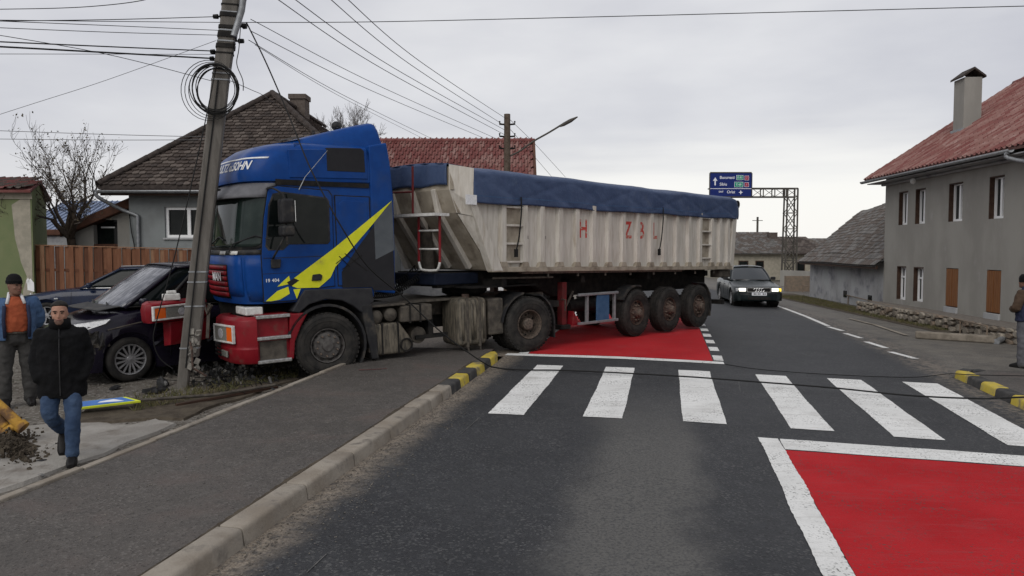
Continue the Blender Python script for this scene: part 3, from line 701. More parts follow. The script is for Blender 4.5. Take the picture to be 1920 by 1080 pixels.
def wall_with_holes(w_, z0, z1, holes, thick):
    """wall in local (u, n, z): face at n=0, holes = (u0,u1,za,zb) with reveals"""
    us_ = sorted({0, w_} | {h[0] for h in holes} | {h[1] for h in holes}); zs_ = sorted({z0, z1} | {h[2] for h in holes} | {h[3] for h in holes}); b = B()
    for i in range(len(us_) - 1):
        for j in range(len(zs_) - 1):
            cu, cz = (us_[i] + us_[i + 1]) / 2, (zs_[j] + zs_[j + 1]) / 2
            if any(h[0] < cu < h[1] and h[2] < cz < h[3] for h in holes): continue
            b.add([(us_[i], 0, zs_[j]), (us_[i + 1], 0, zs_[j]), (us_[i + 1], 0, zs_[j + 1]), (us_[i], 0, zs_[j + 1])], [(0, 1, 2, 3)])
    for u0, u1, za, zb in holes:
        q = [(u0, za), (u1, za), (u1, zb), (u0, zb)]
        for k in range(4):
            (a, c), (d, e_) = q[k], q[(k + 1) % 4]; b.add([(a, 0, c), (d, 0, e_), (d, -thick, e_), (a, -thick, c)], [(0, 1, 2, 3)])
    return b

# --- grey cottage on the left, hipped roof of old tiles
hl = thing('cottage', 'grey cottage with old hipped brown tile roof behind the truck cab', 'house', (0, 0, -.15))
X0, X1, YF, ZE = -10.36, -4.2, 21.0, 3.86
hb = wall_with_holes(X1 - X0, 0, ZE, [(-9.40 - X0, -8.15 - X0, 2.43, 3.26)], .22)
hb.v = [(x + X0, YF - n, z) for x, n, z in hb.v]
hb.add([(X1, YF, 0), (X1, 33, 0), (X1, 33, ZE), (X1, YF, ZE), (X0, YF, 0), (X0, 33, 0), (X0, 33, ZE), (X0, YF, ZE)], [(0, 1, 2, 3), (4, 5, 6, 7), (1, 5, 6, 2)])
mk('wall', hb, MT['render_blue_grey'], hl, fix=False)
window(hl, (-9.40, YF, 2.43), 1.25, .83, MT['pvc'], (1, 0, 0), (0, -1, 0), mull=1, depth=.10, fw=.075)
EL, ER, EY, AP, AY, EZ = -10.95, -3.75, 20.55, 6.92, 24.4, 3.80
AX = (EL + ER) / 2 - .12
rf = mk('roof', B().add([(EL, EY, EZ), (ER, EY, EZ), (AX, AY, AP), (AX, 31, AP), (EL, 33.5, EZ), (ER, 33.5, EZ), (EL, EY, EZ - .09), (ER, EY, EZ - .09), (ER, 33.5, EZ - .09), (EL, 33.5, EZ - .09)], [(0, 1, 2), (1, 5, 3, 2), (0, 2, 3, 4), (4, 3, 5), (6, 7, 1, 0), (7, 8, 5, 1), (6, 0, 4, 9), (6, 9, 8, 7)]), MT['old_tile_c'], hl)
OT = [MT['old_tile'], MT['old_tile'], MT['old_tile_b'], MT['old_tile_c']]
sl1 = Vector((0, AY - EY, AP - EZ)); hgt1 = sl1.length; mid = AX - EL
def in1(a, b_): t = b_ / hgt1; return lerp(0, mid, t) + .02 < a < lerp(ER - EL, mid, t) - .02 and t < .985
def pref1(s):
    p = Vector((EL, EY, EZ - .15)) + Vector((1, 0, 0)) * s[0] + sl1.normalized() * s[1]
    px = 960 + FPX * p.x / p.y; py = 465 - FPX * (p.z - CAMH) / p.y
    hid = (px > 415 and py > 262) or (355 < px < 410)
    return (hid, p.y)
tile_roof(rf, (EL, EY, EZ), (1, 0, 0), sl1, 0, ER - EL, hgt1, in1, .18, .17, OT, nobj=300, prefer=pref1, tilt=.20, jit=.014, th=.03)
sl2 = Vector((AX - ER, 0, AP - EZ)); hgt2 = sl2.length
def in2(a, b_): t = b_ / hgt2; return lerp(0, AY - EY, t) + .02 < a < 12 and t < .99
tile_roof(rf, (ER, EY, EZ), (0, 1, 0), sl2, 0, 12, hgt2, in2, .18, .17, OT, tilt=.20, jit=.014, seed=3, th=.03)
def ridge_caps(parent, a, c, n, r, mat):
    a, c = Vector(a), Vector(c); d = (c - a).normalized(); u = d.orthogonal()
    u = Vector((0, 0, 1)) - d * d.z; u.normalize(); q = d.cross(u)
    for i in range(n):
        p0 = a.lerp(c, i / n) + u * .0; p1 = a.lerp(c, (i + 1.12) / n) + u * .02
        ring = lambda p, s: [p + (q * math.cos(t) + u * (math.sin(t) * .8)) * r * s for t in (R(-50), R(-5), R(50), R(90), R(130), R(185), R(230))]
        mk('ridge_tile', B().loft([ring(p0, 1.0), ring(p1, .9)], caps=False, closed=False), mat, parent, solid=.015, smooth='all', fix=False)
ridge_caps(rf, (EL, EY, EZ + .03), (AX, AY, AP + .04), 16, .11, MT['old_tile_c'])
ridge_caps(rf, (ER, EY, EZ + .03), (AX, AY, AP + .04), 16, .11, MT['old_tile_c'])
ridge_caps(rf, (AX, AY, AP + .04), (AX, 31, AP + .04), 16, .11, MT['old_tile_c'])
cb = B().box(-7.62, -7.10, 26.8, 27.4, 5.6, 7.30); cb.box(-7.66, -7.06, 26.75, 27.45, 7.26, 7.42)
mk('chimney', cb, MT['old_tile_b'], rf)
mk('gutter', B().loft([[(x, EY - .06 + .075 * math.cos(t), EZ - .13 + .075 * math.sin(t)) for t in (R(180 + k * 30) for k in range(7))] for x in (EL - .06, EL + 2, EL + 4, ER)], caps=False, closed=False), MT['galv'], hl, solid=.01, smooth='all', fix=False)
mk('fascia', B().box(EL + .05, ER - .05, EY + .02, EY + .06, EZ - .26, EZ - .10), MT['dark_wood'], hl)
mk('soffit', B().box(EL + .05, ER - .05, EY + .07, YF - .01, EZ - .2, EZ - .17), MT['dark_wood'], hl)
mk('downpipe', B().tube(smooth_path([(EL + .02, EY - .06, EZ - .14), (EL + .02, EY - .06, EZ - .30), (-10.5, 20.9, EZ - .62), (-10.12, 20.93, EZ - .78), (-10.10, 20.93, EZ - 1.0), (-10.10, 20.93, .3)], 4), .05, 8), MT['galv'], hl, smooth='all')
mk('cable_conduit', B().tube(smooth_path([(-10.33, 20.95, 3.1), (-10.28, 20.94, 2.6), (-10.2, 20.94, 2.1), (-10.18, 20.94, 1.2)], 4), .014, 5), MT['cable'], hl)
# lean-to of the cottage
lt = thing('lean_to', 'low lean-to with dark open hatch at the end of the grey cottage', 'shed', (0, 0, -.15))
lb = wall_with_holes(1.75, 0, 3.3, [(.62, 1.28, 1.2, 2.92)], .3); lb.v = [(x - 12.12, 21.3 - n, min(z, lerp(2.72, 3.35, x / 1.75)) if z > 3 else z) for x, n, z in lb.v]
lb.box(-12.1, -10.4, 21.7, 24, 0, 2.6); mk('wall', lb, MT['render_grey'], lt, fix=False)
mk('roof', B().prism([(-12.32, 2.70), (-10.38, 3.53), (-10.38, 3.25), (-12.32, 2.45)], 21.1, 24.5, 'y'), MT['brown_wood'], lt, bev=.02)
mk('opening', B().box(-11.5, -10.84, 21.5, 21.56, 1.2, 2.92), MT['glass_dark'], lt)
mk('hatch_door', B().box(-11.48, -10.86, 21.36, 21.42, 1.2, 2.18), MT['brown_wood'], lt, bev=.01)
mk('lintel_bar', B().box(-11.5, -10.84, 21.32, 21.4, 2.18, 2.26), MT['brown_wood'], lt)
mk('strip_light', B().box(-11.38, -11.0, 21.47, 21.49, 2.70, 2.74), MT['pvc'], lt)
# blue grey hall and pale garden wall far left
bh = thing('storage_hall', 'long hall with blue grey sheet metal roof far behind the bare tree', 'hall', (0, 0, 0))
hb = B().box(-26, -19.8, 41.6, 50, -.3, 2.5); mk('wall', hb, MT['render_grey'], bh)
mk('roof', B().prism([(41.2, 2.6), (47, 4.75), (47.0, 4.85), (41.2, 2.72)], -27, -19.6, 'x'), MT['metal_blue_grey'], bh)
for k in range(24): mk('roof_seam', B().bar((-26.9 + k * .31, 41.3, 2.77), (-26.9 + k * .31, 46.9, 4.86), .03, .05), MT['metal_blue_grey'], bh)
mk('skylight', B().box(-22.0, -21.55, 44.8, 45.2, 3.9, 4.25), MT['glass_dark'], bh)
gw = thing('garden_wall', 'pale rendered garden wall with brown coping behind the fence', 'wall', (0, 0, 0))
mk('wall', B().box(-17.6, -13.6, 26, 26.25, -.3, 2.42), MT['render_pale'], gw); mk('coping', B().box(-17.7, -13.55, 25.9, 26.35, 2.42, 2.62), MT['brown_wood'], gw, bev=.03)
# green house at the left edge
gh = thing('green_house', 'green rendered house corner with peeling plaster at the left edge', 'house', (0, 0, -.2))
P0, P1, P2 = (-12.06, 19.5), (-13.2, 22.0), (-20.4, 19.2)
def gk(z): return (z - 2.2) * 1.2 + 2.2
gb = B().add([(*P2, 0), (*P0, 0), (*P0, gk(3.36)), (*P2, gk(3.36)), (*P1, 0), (*P1, gk(3.30)), (-12.6, 20.7, gk(3.62))], [(0, 1, 2, 3), (1, 4, 5, 6, 2)])
mk('wall', gb, MT['render_green'], gh, fix=False)
def gpt(t, z, off=.006): return (lerp(P0[0], P2[0], t), lerp(P0[1], P2[1], t) - off, gk(z))
rr = random.Random(5)
pl = [(0.0 + .004, z) for z in (.3, .7, 1.1, 1.5, 1.9, 2.3, 2.7, 3.0, 3.22)]; pr = [(t + rr.uniform(-.008, .008), z) for t, z in ((.03, 3.22), (.055, 3.1), (.05, 2.7), (.045, 2.4), (.038, 2.1), (.03, 1.9), (.028, 1.6), (.034, 1.3), (.03, .9), (.03, .6), (.03, .3))]
mk('bare_plaster', B().add([gpt(t, z) for t, z in pl + pr], [tuple(range(len(pl) + len(pr)))]), MT['plaster_bare'], gh, fix=False)
for t0, z0, t1, z1 in ((.0, 1.28, .02, 1.5), (.006, .95, .016, 1.2), (.012, 1.42, .022, 1.52)):
    mk('lime_spot', B().add([gpt(t0, z0, .010), gpt(t1, z0 + .04, .010), gpt(t1, z1, .010), gpt((t0 + t1) / 2, z1 + .06, .010), gpt(t0, z1 - .03, .010)], [(0, 1, 2, 3, 4)]), MT['pvc'], gh, fix=False)
mk('eave_band', B().add([gpt(-.004, 3.22, .03), gpt(1, 3.22, .03), gpt(1, 3.36, .05), gpt(-.004, 3.36, .05)], [(0, 1, 2, 3)]), MT['plaster_bare'], gh, fix=False)
mk('roof', B().add([(-11.95, 19.28, gk(3.37)), (-20.4, 18.9, gk(3.37)), (-20.4, 20.8, gk(3.66)), (-12.56, 20.75, gk(3.66)), (-13.15, 22.2, gk(3.32)), (-20.4, 22.3, gk(3.32))], [(0, 1, 2, 3), (3, 2, 5, 4)]), MT['red_tile'], gh, solid=.06, fix=False)
tile_roof(gh, (-20.4, 18.9, gk(3.37) + .05), (8.45, .38, 0), (0, 1.85, .35), 0, 8.4, 1.8, lambda a, b_: a < 8.35 - .42 * b_, .2, .3, [MT['red_tile'], MT['old_tile_b']], kind='pan', tilt=.02)
for i in range(26):
    for j in range(4):
        t = (i + (.5 if j % 2 else 0)) * .0185
        if t > .34: continue
        mk('brick', B().add([gpt(t, .85 + j * .075, .035), gpt(t + .017, .85 + j * .075, .035), gpt(t + .017, .918 + j * .075, .035), gpt(t, .918 + j * .075, .035), gpt(t, .85 + j * .075, 0), gpt(t + .017, .85 + j * .075, 0), gpt(t + .017, .918 + j * .075, 0), gpt(t, .918 + j * .075, 0)], [(0, 1, 2, 3), (4, 7, 6, 5), (0, 4, 5, 1), (1, 5, 6, 2), (2, 6, 7, 3), (3, 7, 4, 0)]), MT['fence_wood'], gh, fix=False)
# wooden fence
fn = thing('picket_fence', 'close boarded brown wooden fence behind the two parked cars', 'fence', (0, 0, 0))
FA, FB = Vector((-12.15, 19.75, 0)), Vector((-7.7, 20.45, 0)); FD = (FB - FA).normalized(); FL = (FB - FA).length; FN = Vector((FD.y, -FD.x, 0))
rr = random.Random(9); a = 0.0
while a < FL:
    wdt = .108; q = FA + FD * a; fr = rr.random() < .5; off = FN * (.035 if int(a / .115) % 2 else .0)
    top = 2.06 - .03 * a + rr.uniform(-.008, .008)
    b = B(); pr_ = [(0, -.1), (wdt, -.1), (wdt, top), (0, top)]
    b.v = [tuple(q + FD * x + off + FN * n + Vector((0, 0, z))) for n in (0, .02) for x, z in pr_]; b.f = [(0, 1, 2, 3), (7, 6, 5, 4), (0, 4, 5, 1), (1, 5, 6, 2), (2, 6, 7, 3), (3, 7, 4, 0)]; b.m = [0] * 6
    mk('picket', b, MT[rr.choice(['fence_wood', 'fence_wood', 'fence_wood_b', 'fence_wood_c'])], fn, bev=.004); a += .115
for z in (.5, 1.45): mk('rail', B().bar(FA + FN * .02 + Vector((0, 0, z)), FB + FN * .02 + Vector((0, 0, z - .1)), .03, .07), MT['fence_wood_c'], fn)
mk('cap_rail', B().bar(FA + FN * .015 + Vector((0, 0, 2.075)), FB + FN * .015 + Vector((0, 0, 1.955)), .09, .025), MT['fence_wood_b'], fn)
for t in (0, .5, 1): mk('post', B().bar(FA.lerp(FB, t) - FN * .05, FA.lerp(FB, t) - FN * .05 + Vector((0, 0, 1.95)), .08, .08), MT['fence_wood_c'], fn)
# red roofed house behind the truck
rh = thing('red_roof_house', 'house with long red pantile roof seen above the tipper trailer', 'house', (0, 0, -.1))
mk('wall', B().box(-8.5, .45, 29.2, 36.0, 0, 3.6).add([(.45, 29.2, 3.6), (.45, 36, 3.6), (.45, 32.6, 6.2)], [(0, 1, 2)]), MT['render_pale'], rh)
u_ = Vector((0, 3.9, 2.95)); ro = mk('roof', B().add([(-9, 28.7, 3.55), (.9, 28.7, 3.55), (.9, 32.6, 6.5), (-9, 32.6, 6.5), (.9, 36.5, 3.55), (-9, 36.5, 3.55)], [(0, 1, 2, 3), (3, 2, 4, 5)]), MT['red_tile'], rh, solid=.06, fix=False)
tile_roof(ro, (-9, 28.7, 3.58), (1, 0, 0), u_, 0, 9.85, u_.length - .05, lambda a, b_: a < 9.85, .235, .31, [MT['red_tile'], MT['pink_tile'], MT['red_tile']], kind='pan', seed=8, tilt=.03)
mk('verge_board', B().prism([(28.65, 3.42), (32.6, 6.42), (36.5, 3.42), (36.5, 3.66), (32.6, 6.66), (28.65, 3.66)], .86, .96, 'x'), MT['brown_wood'], rh)
ridge_caps(ro, (-9, 32.6, 6.56), (.9, 32.6, 6.56), 26, .12, MT['red_tile'])
mk('white_gate_panel', B().box(-1.2, .1, 29.1, 29.18, .5, 2.2), MT['pvc'], rh)

# --- two-storey grey house on the right (local y runs away from the camera along its front)
HROT = (0, 0, -math.atan(.0676))
h2 = thing('two_storey_house', 'unfinished grey rendered two-storey house with red tiled roof', 'house', (12.98, 27.0, -.24), HROT)
LN, WT = 13.5, 4.72
opens = [(-1.77, -1.12, 3.0, 4.1), (-3.0, -2.34, 3.0, 4.1), (-5.25, -4.48, 3.0, 4.1), (-7.30, -6.62, 3.0, 4.1), (-1.77, -1.11, .53, 1.64), (-3.0, -2.34, .55, 1.64), (-5.13, -4.42, .54, 1.66), (-7.28, -6.6, .54, 1.67), (-9.6, -8.9, 3.0, 4.1), (-11.8, -11.1, 3.0, 4.1)]
wb = wall_with_holes(LN, 0, WT, [(a + LN, c + LN, z0, z1) for a, c, z0, z1 in opens], .28)
wb.v = [(-n, u - LN, z) for u, n, z in wb.v]
wb.add([(0, 0, 0), (9, 0, 0), (9, 0, WT), (4.5, 0, 7.75), (0, 0, WT), (0, -LN, 0), (9, -LN, 0), (9, -LN, WT), (4.5, -LN, 7.75), (0, -LN, WT)], [(0, 1, 2, 3, 4), (5, 9, 8, 7, 6), (1, 6, 7, 2)])
mk('wall', wb, MT['render_grey'], h2, fix=False)
for i, (a, c, z0, z1) in enumerate(opens):
    if i in (6, 7):      # boarded lower openings
        sh = bpy.data.objects.new('shutter', B().box(.05, .07, a, c, z0, z1).mesh('shutter')); C.objects.link(sh); sh.parent = h2; sh.data.materials.append(MT['dark_wood'])
        for j in range(2):
            y0, y1 = lerp(a, c, j / 2) + .015, lerp(a, c, (j + 1) / 2) - .015
            mk('shutter_leaf', B().box(.01, .048, y0, y1, z0 + .02, z1 - .02), MT['shutter_wood'], sh, bev=.006)
            for q in range(3): mk('board', B().box(.002, .0098, lerp(y0, y1, q / 3) + .006, lerp(y0, y1, (q + 1) / 3) - .006, z0 + .035, z1 - .035), MT['shutter_wood'], sh)
        mk('sill', B().box(-.05, .1, a - .02, c + .02, z0 - .2, z0 - .002), MT['render_pale'], h2, bev=.01)
    else:
        window(h2, (0, a, z0), c - a, z1 - z0, MT['pvc'], (0, 1, 0), (-1, 0, 0), mull=1, transom=1 if i in (4, 5) else 0, depth=.14, fw=.07, sill=False)
        mk('jamb_lining', B().box(-.012, .17, c - .035, c - .004, z0 + .004, z1 - .004).box(-.012, .17, a + .004, c - .036, z1 - .035, z1 - .004), MT['dark_wood'], h2)
SLP = .66
def rz(x): return 4.60 + (x + .5) * SLP
r2 = mk('roof', B().add([(-.5, -LN - .4, rz(-.5)), (-.5, .55, rz(-.5)), (4.5, .55, rz(4.5)), (4.5, -LN - .4, rz(4.5)), (9.5, .55, rz(-.5)), (9.5, -LN - .4, rz(-.5))], [(0, 1, 2, 3), (3, 2, 4, 5)]), MT['pink_tile'], h2, solid=.07, fix=False)
u_ = Vector((5, 0, 5 * SLP))
tile_roof(r2, (-.52, .55, rz(-.52) + .02), (0, -1, 0), u_, .1, LN + .9, u_.length, lambda a, b_: True, .23, .33, [MT['pink_tile'], MT['red_tile'], MT['pink_tile']], kind='pan', seed=12, tilt=.03)
ridge_caps(r2, (4.5, .55, rz(4.5) + .05), (4.5, -LN, rz(4.5) + .05), 36, .12, MT['red_tile'])
for i in range(20):      # verge tiles along the far gable
    x0 = -.5 + i * .25; mk('verge_tile', B().bar((x0, .58, rz(x0) + .05), (x0 + .29, .58, rz(x0 + .29) + .075), .10, .09), MT['pink_tile'], r2)
for i in range(46): mk('snow_stop', B().box(.35, .38, -LN + .2 + i * .3, -LN + .26 + i * .3, rz(.35) + .06, rz(.35) + .13), MT['red_tile'], r2)
mk('gutter', B().loft([[(-.58 + .075 * math.cos(t), y, rz(-.5) - .02 + .075 * math.sin(t)) for t in (R(180 + k * 30) for k in range(7))] for y in (.62, -4, -8.6)], caps=False, closed=False), MT['galv'], h2, solid=.01, smooth='all', fix=False)
mk('downpipe', B().tube(smooth_path([(-.58, -8.5, rz(-.5) - .07), (-.58, -8.5, rz(-.5) - .22), (-.15, -9.4, rz(-.5) - .55), (-.1, -9.6, 3.6), (-.1, -9.6, 0)], 4), .05, 8), MT['galv'], h2, smooth='all')
mk('soffit', B().box(-.48, -.004, -LN, .4, rz(-.5) - .14, rz(-.5) - .11), MT['render_pale'], h2)
mk('cornice', B().box(-.13, -.003, -LN, .1, 4.38, rz(-.5) - .145), MT['render_pale'], h2, bev=.03)
mk('wall_lamp', B().ball((-.25, -2.7, 4.33), (.09, .09, .1)), MT['white_plastic'], h2, smooth='all')
cx, cy = 1.66, -1.95
ch = mk('chimney', B().box(cx - .27, cx + .27, cy - .38, cy + .28, rz(cx) - .4, 7.60), MT['render_grey'], r2, bev=.01)
mk('chimney_flashing', B().box(cx - .33, cx - .275, cy - .43, cy + .33, rz(cx - .35) - .05, rz(cx - .35) + .22), MT['galv'], ch)
mk('chimney_cap', B().prism([(cx - .36, 7.58), (cx, 7.84), (cx + .36, 7.58), (cx + .36, 7.64), (cx, 7.91), (cx - .36, 7.64)], cy - .44, cy + .34, 'y'), MT['old_tile_c'], ch)
# rubble plinth: every stone a piece
pw = thing('stone_plinth', 'rubble stone plinth along the foot of the grey two-storey house', 'stone wall', (12.28, 27.0, -.24), HROT)
mk('core', B().add([(-.16, .1, -.25), (-.16, -11.5, -.25), (-.16, -11.5, .40), (-.16, .1, .37), (.72, .1, .37), (.72, -11.5, .40)], [(0, 1, 2, 3), (3, 2, 5, 4)]), MT['mortar'], pw, fix=False)
rr = random.Random(21); y = 0.05; n = 0
while y > -9.5:
    w1 = rr.uniform(.2, .42)
    z = -.14
    while z < .34:
        h1 = min(rr.uniform(.12, .24), max(.05, .40 - z)); bb = B(); cx_, cz_ = y - w1 / 2, z + h1 / 2
        k = rr.randint(6, 8); out = [(cx_ + math.cos(2 * math.pi * q / k + .3) * w1 * .5 * rr.uniform(.82, 1.05), cz_ + math.sin(2 * math.pi * q / k + .3) * h1 * .53 * rr.uniform(.82, 1.05)) for q in range(k)]
        front = [(cx_ + (a - cx_) * .75, cz_ + (c - cz_) * .75) for a, c in out]; d_ = rr.uniform(.05, .10)
        bb.loft([[(-.15, a, c) for a, c in out], [(-.16 - d_ * .75, lerp(a, e_, .3), lerp(c, f_, .3)) for (a, c), (e_, f_) in zip(out, front)], [(-.16 - d_, a, c) for a, c in front]])
        mk('stone', bb, MT[rr.choice(['stone', 'stone_b', 'stone_c'])], pw, smooth=30); z += h1 * 1.02; n += 1
    y -= w1
# low barn beyond it
bn_ = thing('barn', 'low pale barn with sagging grey tiled roof beyond the two-storey house', 'barn', (12.98, 27.0, -.24), HROT)
mk('wall', B().box(.2, 6.5, .05, 8.75, 0, 1.72), MT['render_pale'], bn_)
for y_, z_ in ((4.2, .39), (1.65, .36)): mk('vent', B().box(.17, .24, y_ - .16, y_ + .16, z_ - .13, z_ + .13), MT['glass_dark'], bn_)
def brz(x, y): return interp([(-.3, 1.62), (2.3, 3.85), (3.9, 4.45)], x) - .05 * math.sin(y * .9) * (1 if x > 0 else .3)
rb = mk('roof', B().grid(lambda a, c: (lerp(-.3, 3.9, a), lerp(.0, 8.95, c), brz(lerp(-.3, 3.9, a), lerp(0, 8.95, c)) - .03), 12, 10).add([(3.9, 0, 4.4), (3.9, 8.95, 4.4), (7, 8.95, 1.7), (7, 0, 1.7)], [(0, 1, 2, 3)]), MT['grey_tile'], bn_, fix=False)
tl = B(); pr_ = tile_mesh(.19, .30, .018, 'flat'); rr = random.Random(31)
for (xa, xb) in ((-.35, 2.3), (2.3, 3.9)):
    za, zb_ = interp([(-.3, 1.62), (2.3, 3.85), (3.9, 4.45)], xa), interp([(-.3, 1.62), (2.3, 3.85), (3.9, 4.45)], xb); L_ = math.hypot(xb - xa, zb_ - za); upv = Vector((xb - xa, 0, zb_ - za)).normalized()
    for r_ in range(int(L_ / .2) + 1):
        for c_ in range(46):
            yy = 8.9 - (c_ + (.5 if r_ % 2 else 0)) * .196; x_ = xa + upv.x * r_ * .2
            if yy < .05: continue
            p = Vector((x_, yy, brz(x_, yy) + .03)); rot = Matrix((Vector((0, -1, 0)), upv, Vector((0, -1, 0)).cross(upv))).transposed() @ Matrix.Rotation(-.06 + rr.uniform(-.03, .03), 3, 'X') @ Matrix.Rotation(rr.uniform(-.04, .04), 3, 'Z')
            tl.add([rot @ Vector(v) + p for v in pr_.v], pr_.f, rr.randrange(2))
mk('roof_tiles', tl, [MT['grey_tile'], MT['old_tile_b']], rb, kind='stuff', fix=False)
mk('eave_board', B().box(-.26, -.2, .03, 8.9, 1.50, 1.62), MT['dark_wood'], bn_)
# far houses at the bend
def far_house(label, x0, x1, Y, ze, zr, mat_roof, mat_wall, chim=None, wins=()):
    t = thing('far_house', label, 'house', (0, 0, -.3), group='old houses at the far bend of the street')
    mk('wall', B().box(x0 + .1, x1 - .1, Y, Y + 7, 0, ze + .3), mat_wall, t)
    r_ = mk('roof', B().add([(x0, Y - .4, ze + .2), (x1, Y - .4, ze + .2), (x1 - .3, Y + 3.5, zr + .3), (x0 + .3, Y + 3.5, zr + .3), (x0, Y + 7.4, ze + .2), (x1, Y + 7.4, ze + .2)], [(0, 1, 2, 3), (3, 2, 5, 4)]), mat_roof, t, solid=.08, fix=False)
    up_ = Vector((0, 3.9, zr - ze + .1)); tile_roof(r_, (x0, Y - .42, ze + .22), (1, 0, 0), up_, .05, x1 - x0, up_.length, lambda a, b_: .1 < a < x1 - x0 - .1, .3, .3, [mat_roof, MT['old_tile_b']], seed=int(Y), tilt=.04)
    if chim: mk('chimney', B().box(chim - .3, chim + .3, Y + 1.2, Y + 1.8, ze, zr + .7), MT['old_tile_b'], r_)
    for a, c, z0, z1 in wins: f = mk('window', B().box(a, c, Y - .03, Y + .02, z0, z1), MT['dark_wood'], t); mk('pane', B().box(a + .06, c - .06, Y - .04, Y - .032, z0 + .06, z1 - .06), MT['glass_dark'], f)
    return t
far_house('old grey tiled house with stained pale wall right behind the sedan', 15.2, 19.6, 55, 1.7, 3.1, MT['grey_tile'], MT['plaster_bare'], wins=((16.1, 16.8, .6, 1.4), (17.3, 17.9, .6, 1.4)))
far_house('lower brown tiled house standing behind the lattice mast', 19.0, 22.6, 56, 1.65, 2.75, MT['old_tile'], MT['plaster_bare'], chim=19.3, wins=((20.6, 21.2, .6, 1.3),))
far_house('small dark roofed house at the end of the street next to the barn', 23.0, 28, 62, 1.7, 2.7, MT['grey_tile'], MT['render_grey'])
yw = thing('yard_wall', 'dark grey yard wall at the bend behind the sedan', 'wall', (0, 0, -.3))
mk('wall', B().add([(16.3, 47.0, 0), (18.7, 42.0, 0), (18.7, 42, .95), (16.3, 47, .95), (16.5, 47.1, 0), (18.9, 42.1, 0), (18.9, 42.1, .95), (16.5, 47.1, .95)], [(0, 1, 2, 3), (7, 6, 5, 4), (3, 2, 6, 7), (1, 5, 6, 2), (0, 3, 7, 4)]), MT['render_grey'], yw)
mk('wall_end', B().box(14.2, 16.9, 40.0, 40.3, 0, .85), MT['stone_c'], yw)
# earth strip, rail and odd concrete pieces by the right-hand houses
b = B().grid(lambda a, c: (lambda x, y: (x, y, G(x, y) + .010 + .018 * math.sin(math.pi * c) * (1 + .4 * math.sin(y * 3))))(lerp(lerp(11.1, 12.0, a), lerp(11.95, 13.9, a), c), lerp(20.0, 38, a)), 50, 8)
mk('grass_verge', b, MT['soil'], kind='structure', label='earth and grass strip between street and barn', fix=False, smooth='all')
rl = thing('pipe_railing', 'thin rusty pipe railing along the verge in front of the stone plinth', 'railing')
pts = [gp(1505, 548), gp(1540, 556), gp(1590, 571), gp(1655, 590), gp(1722, 606), gp(1800, 626), gp(1850, 640)]
tops = [Vector((p.x, p.y, p.z + .36)) for p in pts]
mk('rail', B().tube(tops, .022, 6), MT['stone_c'], rl)
for p, t in zip(pts, tops): mk('post', B().tube([p - Vector((0, 0, .1)), t], .02, 6), MT['stone_c'], rl)
k_ = thing('concrete_beam', 'long pale concrete beam lying at the edge of the side street', 'concrete block')
a, c = gp(1716, 634), gp(1868, 644)
mk('beam', B().bar(a + Vector((0, 0, .09)), c + Vector((0, 0, .09)), .24, .17), MT['stone'], k_, bev=.03)
mk('drain_pipe', B().tube([gp(1868, 645) + Vector((0, 0, .05)), gp(1915, 634) + Vector((0, 0, .2))], .07, 10), MT['galv'], label='dark drain pipe lying beside the concrete beam', cat='pipe')
a = pline([gp(1592, 598), gp(1640, 610), gp(1700, 630)], .12, .02); mk('gutter_edge', a, MT['kerb_grey'], fix=False, kind='structure')
# ------------------------------------------------------------------ the truck
def loc_plane(root, px, py, axis, val):
    """where the sight line through a photo pixel meets a plane of the object's own axes"""
    Mi = (Matrix.Translation(root.location) @ root.rotation_euler.to_matrix().to_4x4()).inverted()
    o = Mi @ Vector((0, 0, CAMH)); d = (Mi.to_3x3() @ Vector(ray(px, py))); k = (val - o[axis]) / d[axis]; return o + d * k
def text_mesh(body, size, shear=0.0, space=1.0, bold=0.0):
    cu = bpy.data.curves.new('lettering', 'FONT'); cu.body = body; cu.size = size; cu.shear = shear; cu.space_character = space; cu.align_x = 'CENTER'; cu.align_y = 'CENTER'; cu.offset = bold; cu.resolution_u = 3
    o = bpy.data.objects.new('lettering', cu); C.objects.link(o); dg = bpy.context.evaluated_depsgraph_get()
    me = bpy.data.meshes.new_from_object(o.evaluated_get(dg)); bpy.data.objects.remove(o); bpy.data.curves.remove(cu); return me
def lettering(name, body, size, mat, parent, fn, shear=0.0, space=1.0, bold=0.0, label=None):
    me = text_mesh(body, size, shear, space, bold); me.materials.clear()
    for v in me.vertices: v.co = Vector(fn(v.co.x, v.co.y))
    me.update(); return mk(name, me, mat, parent, label=label)
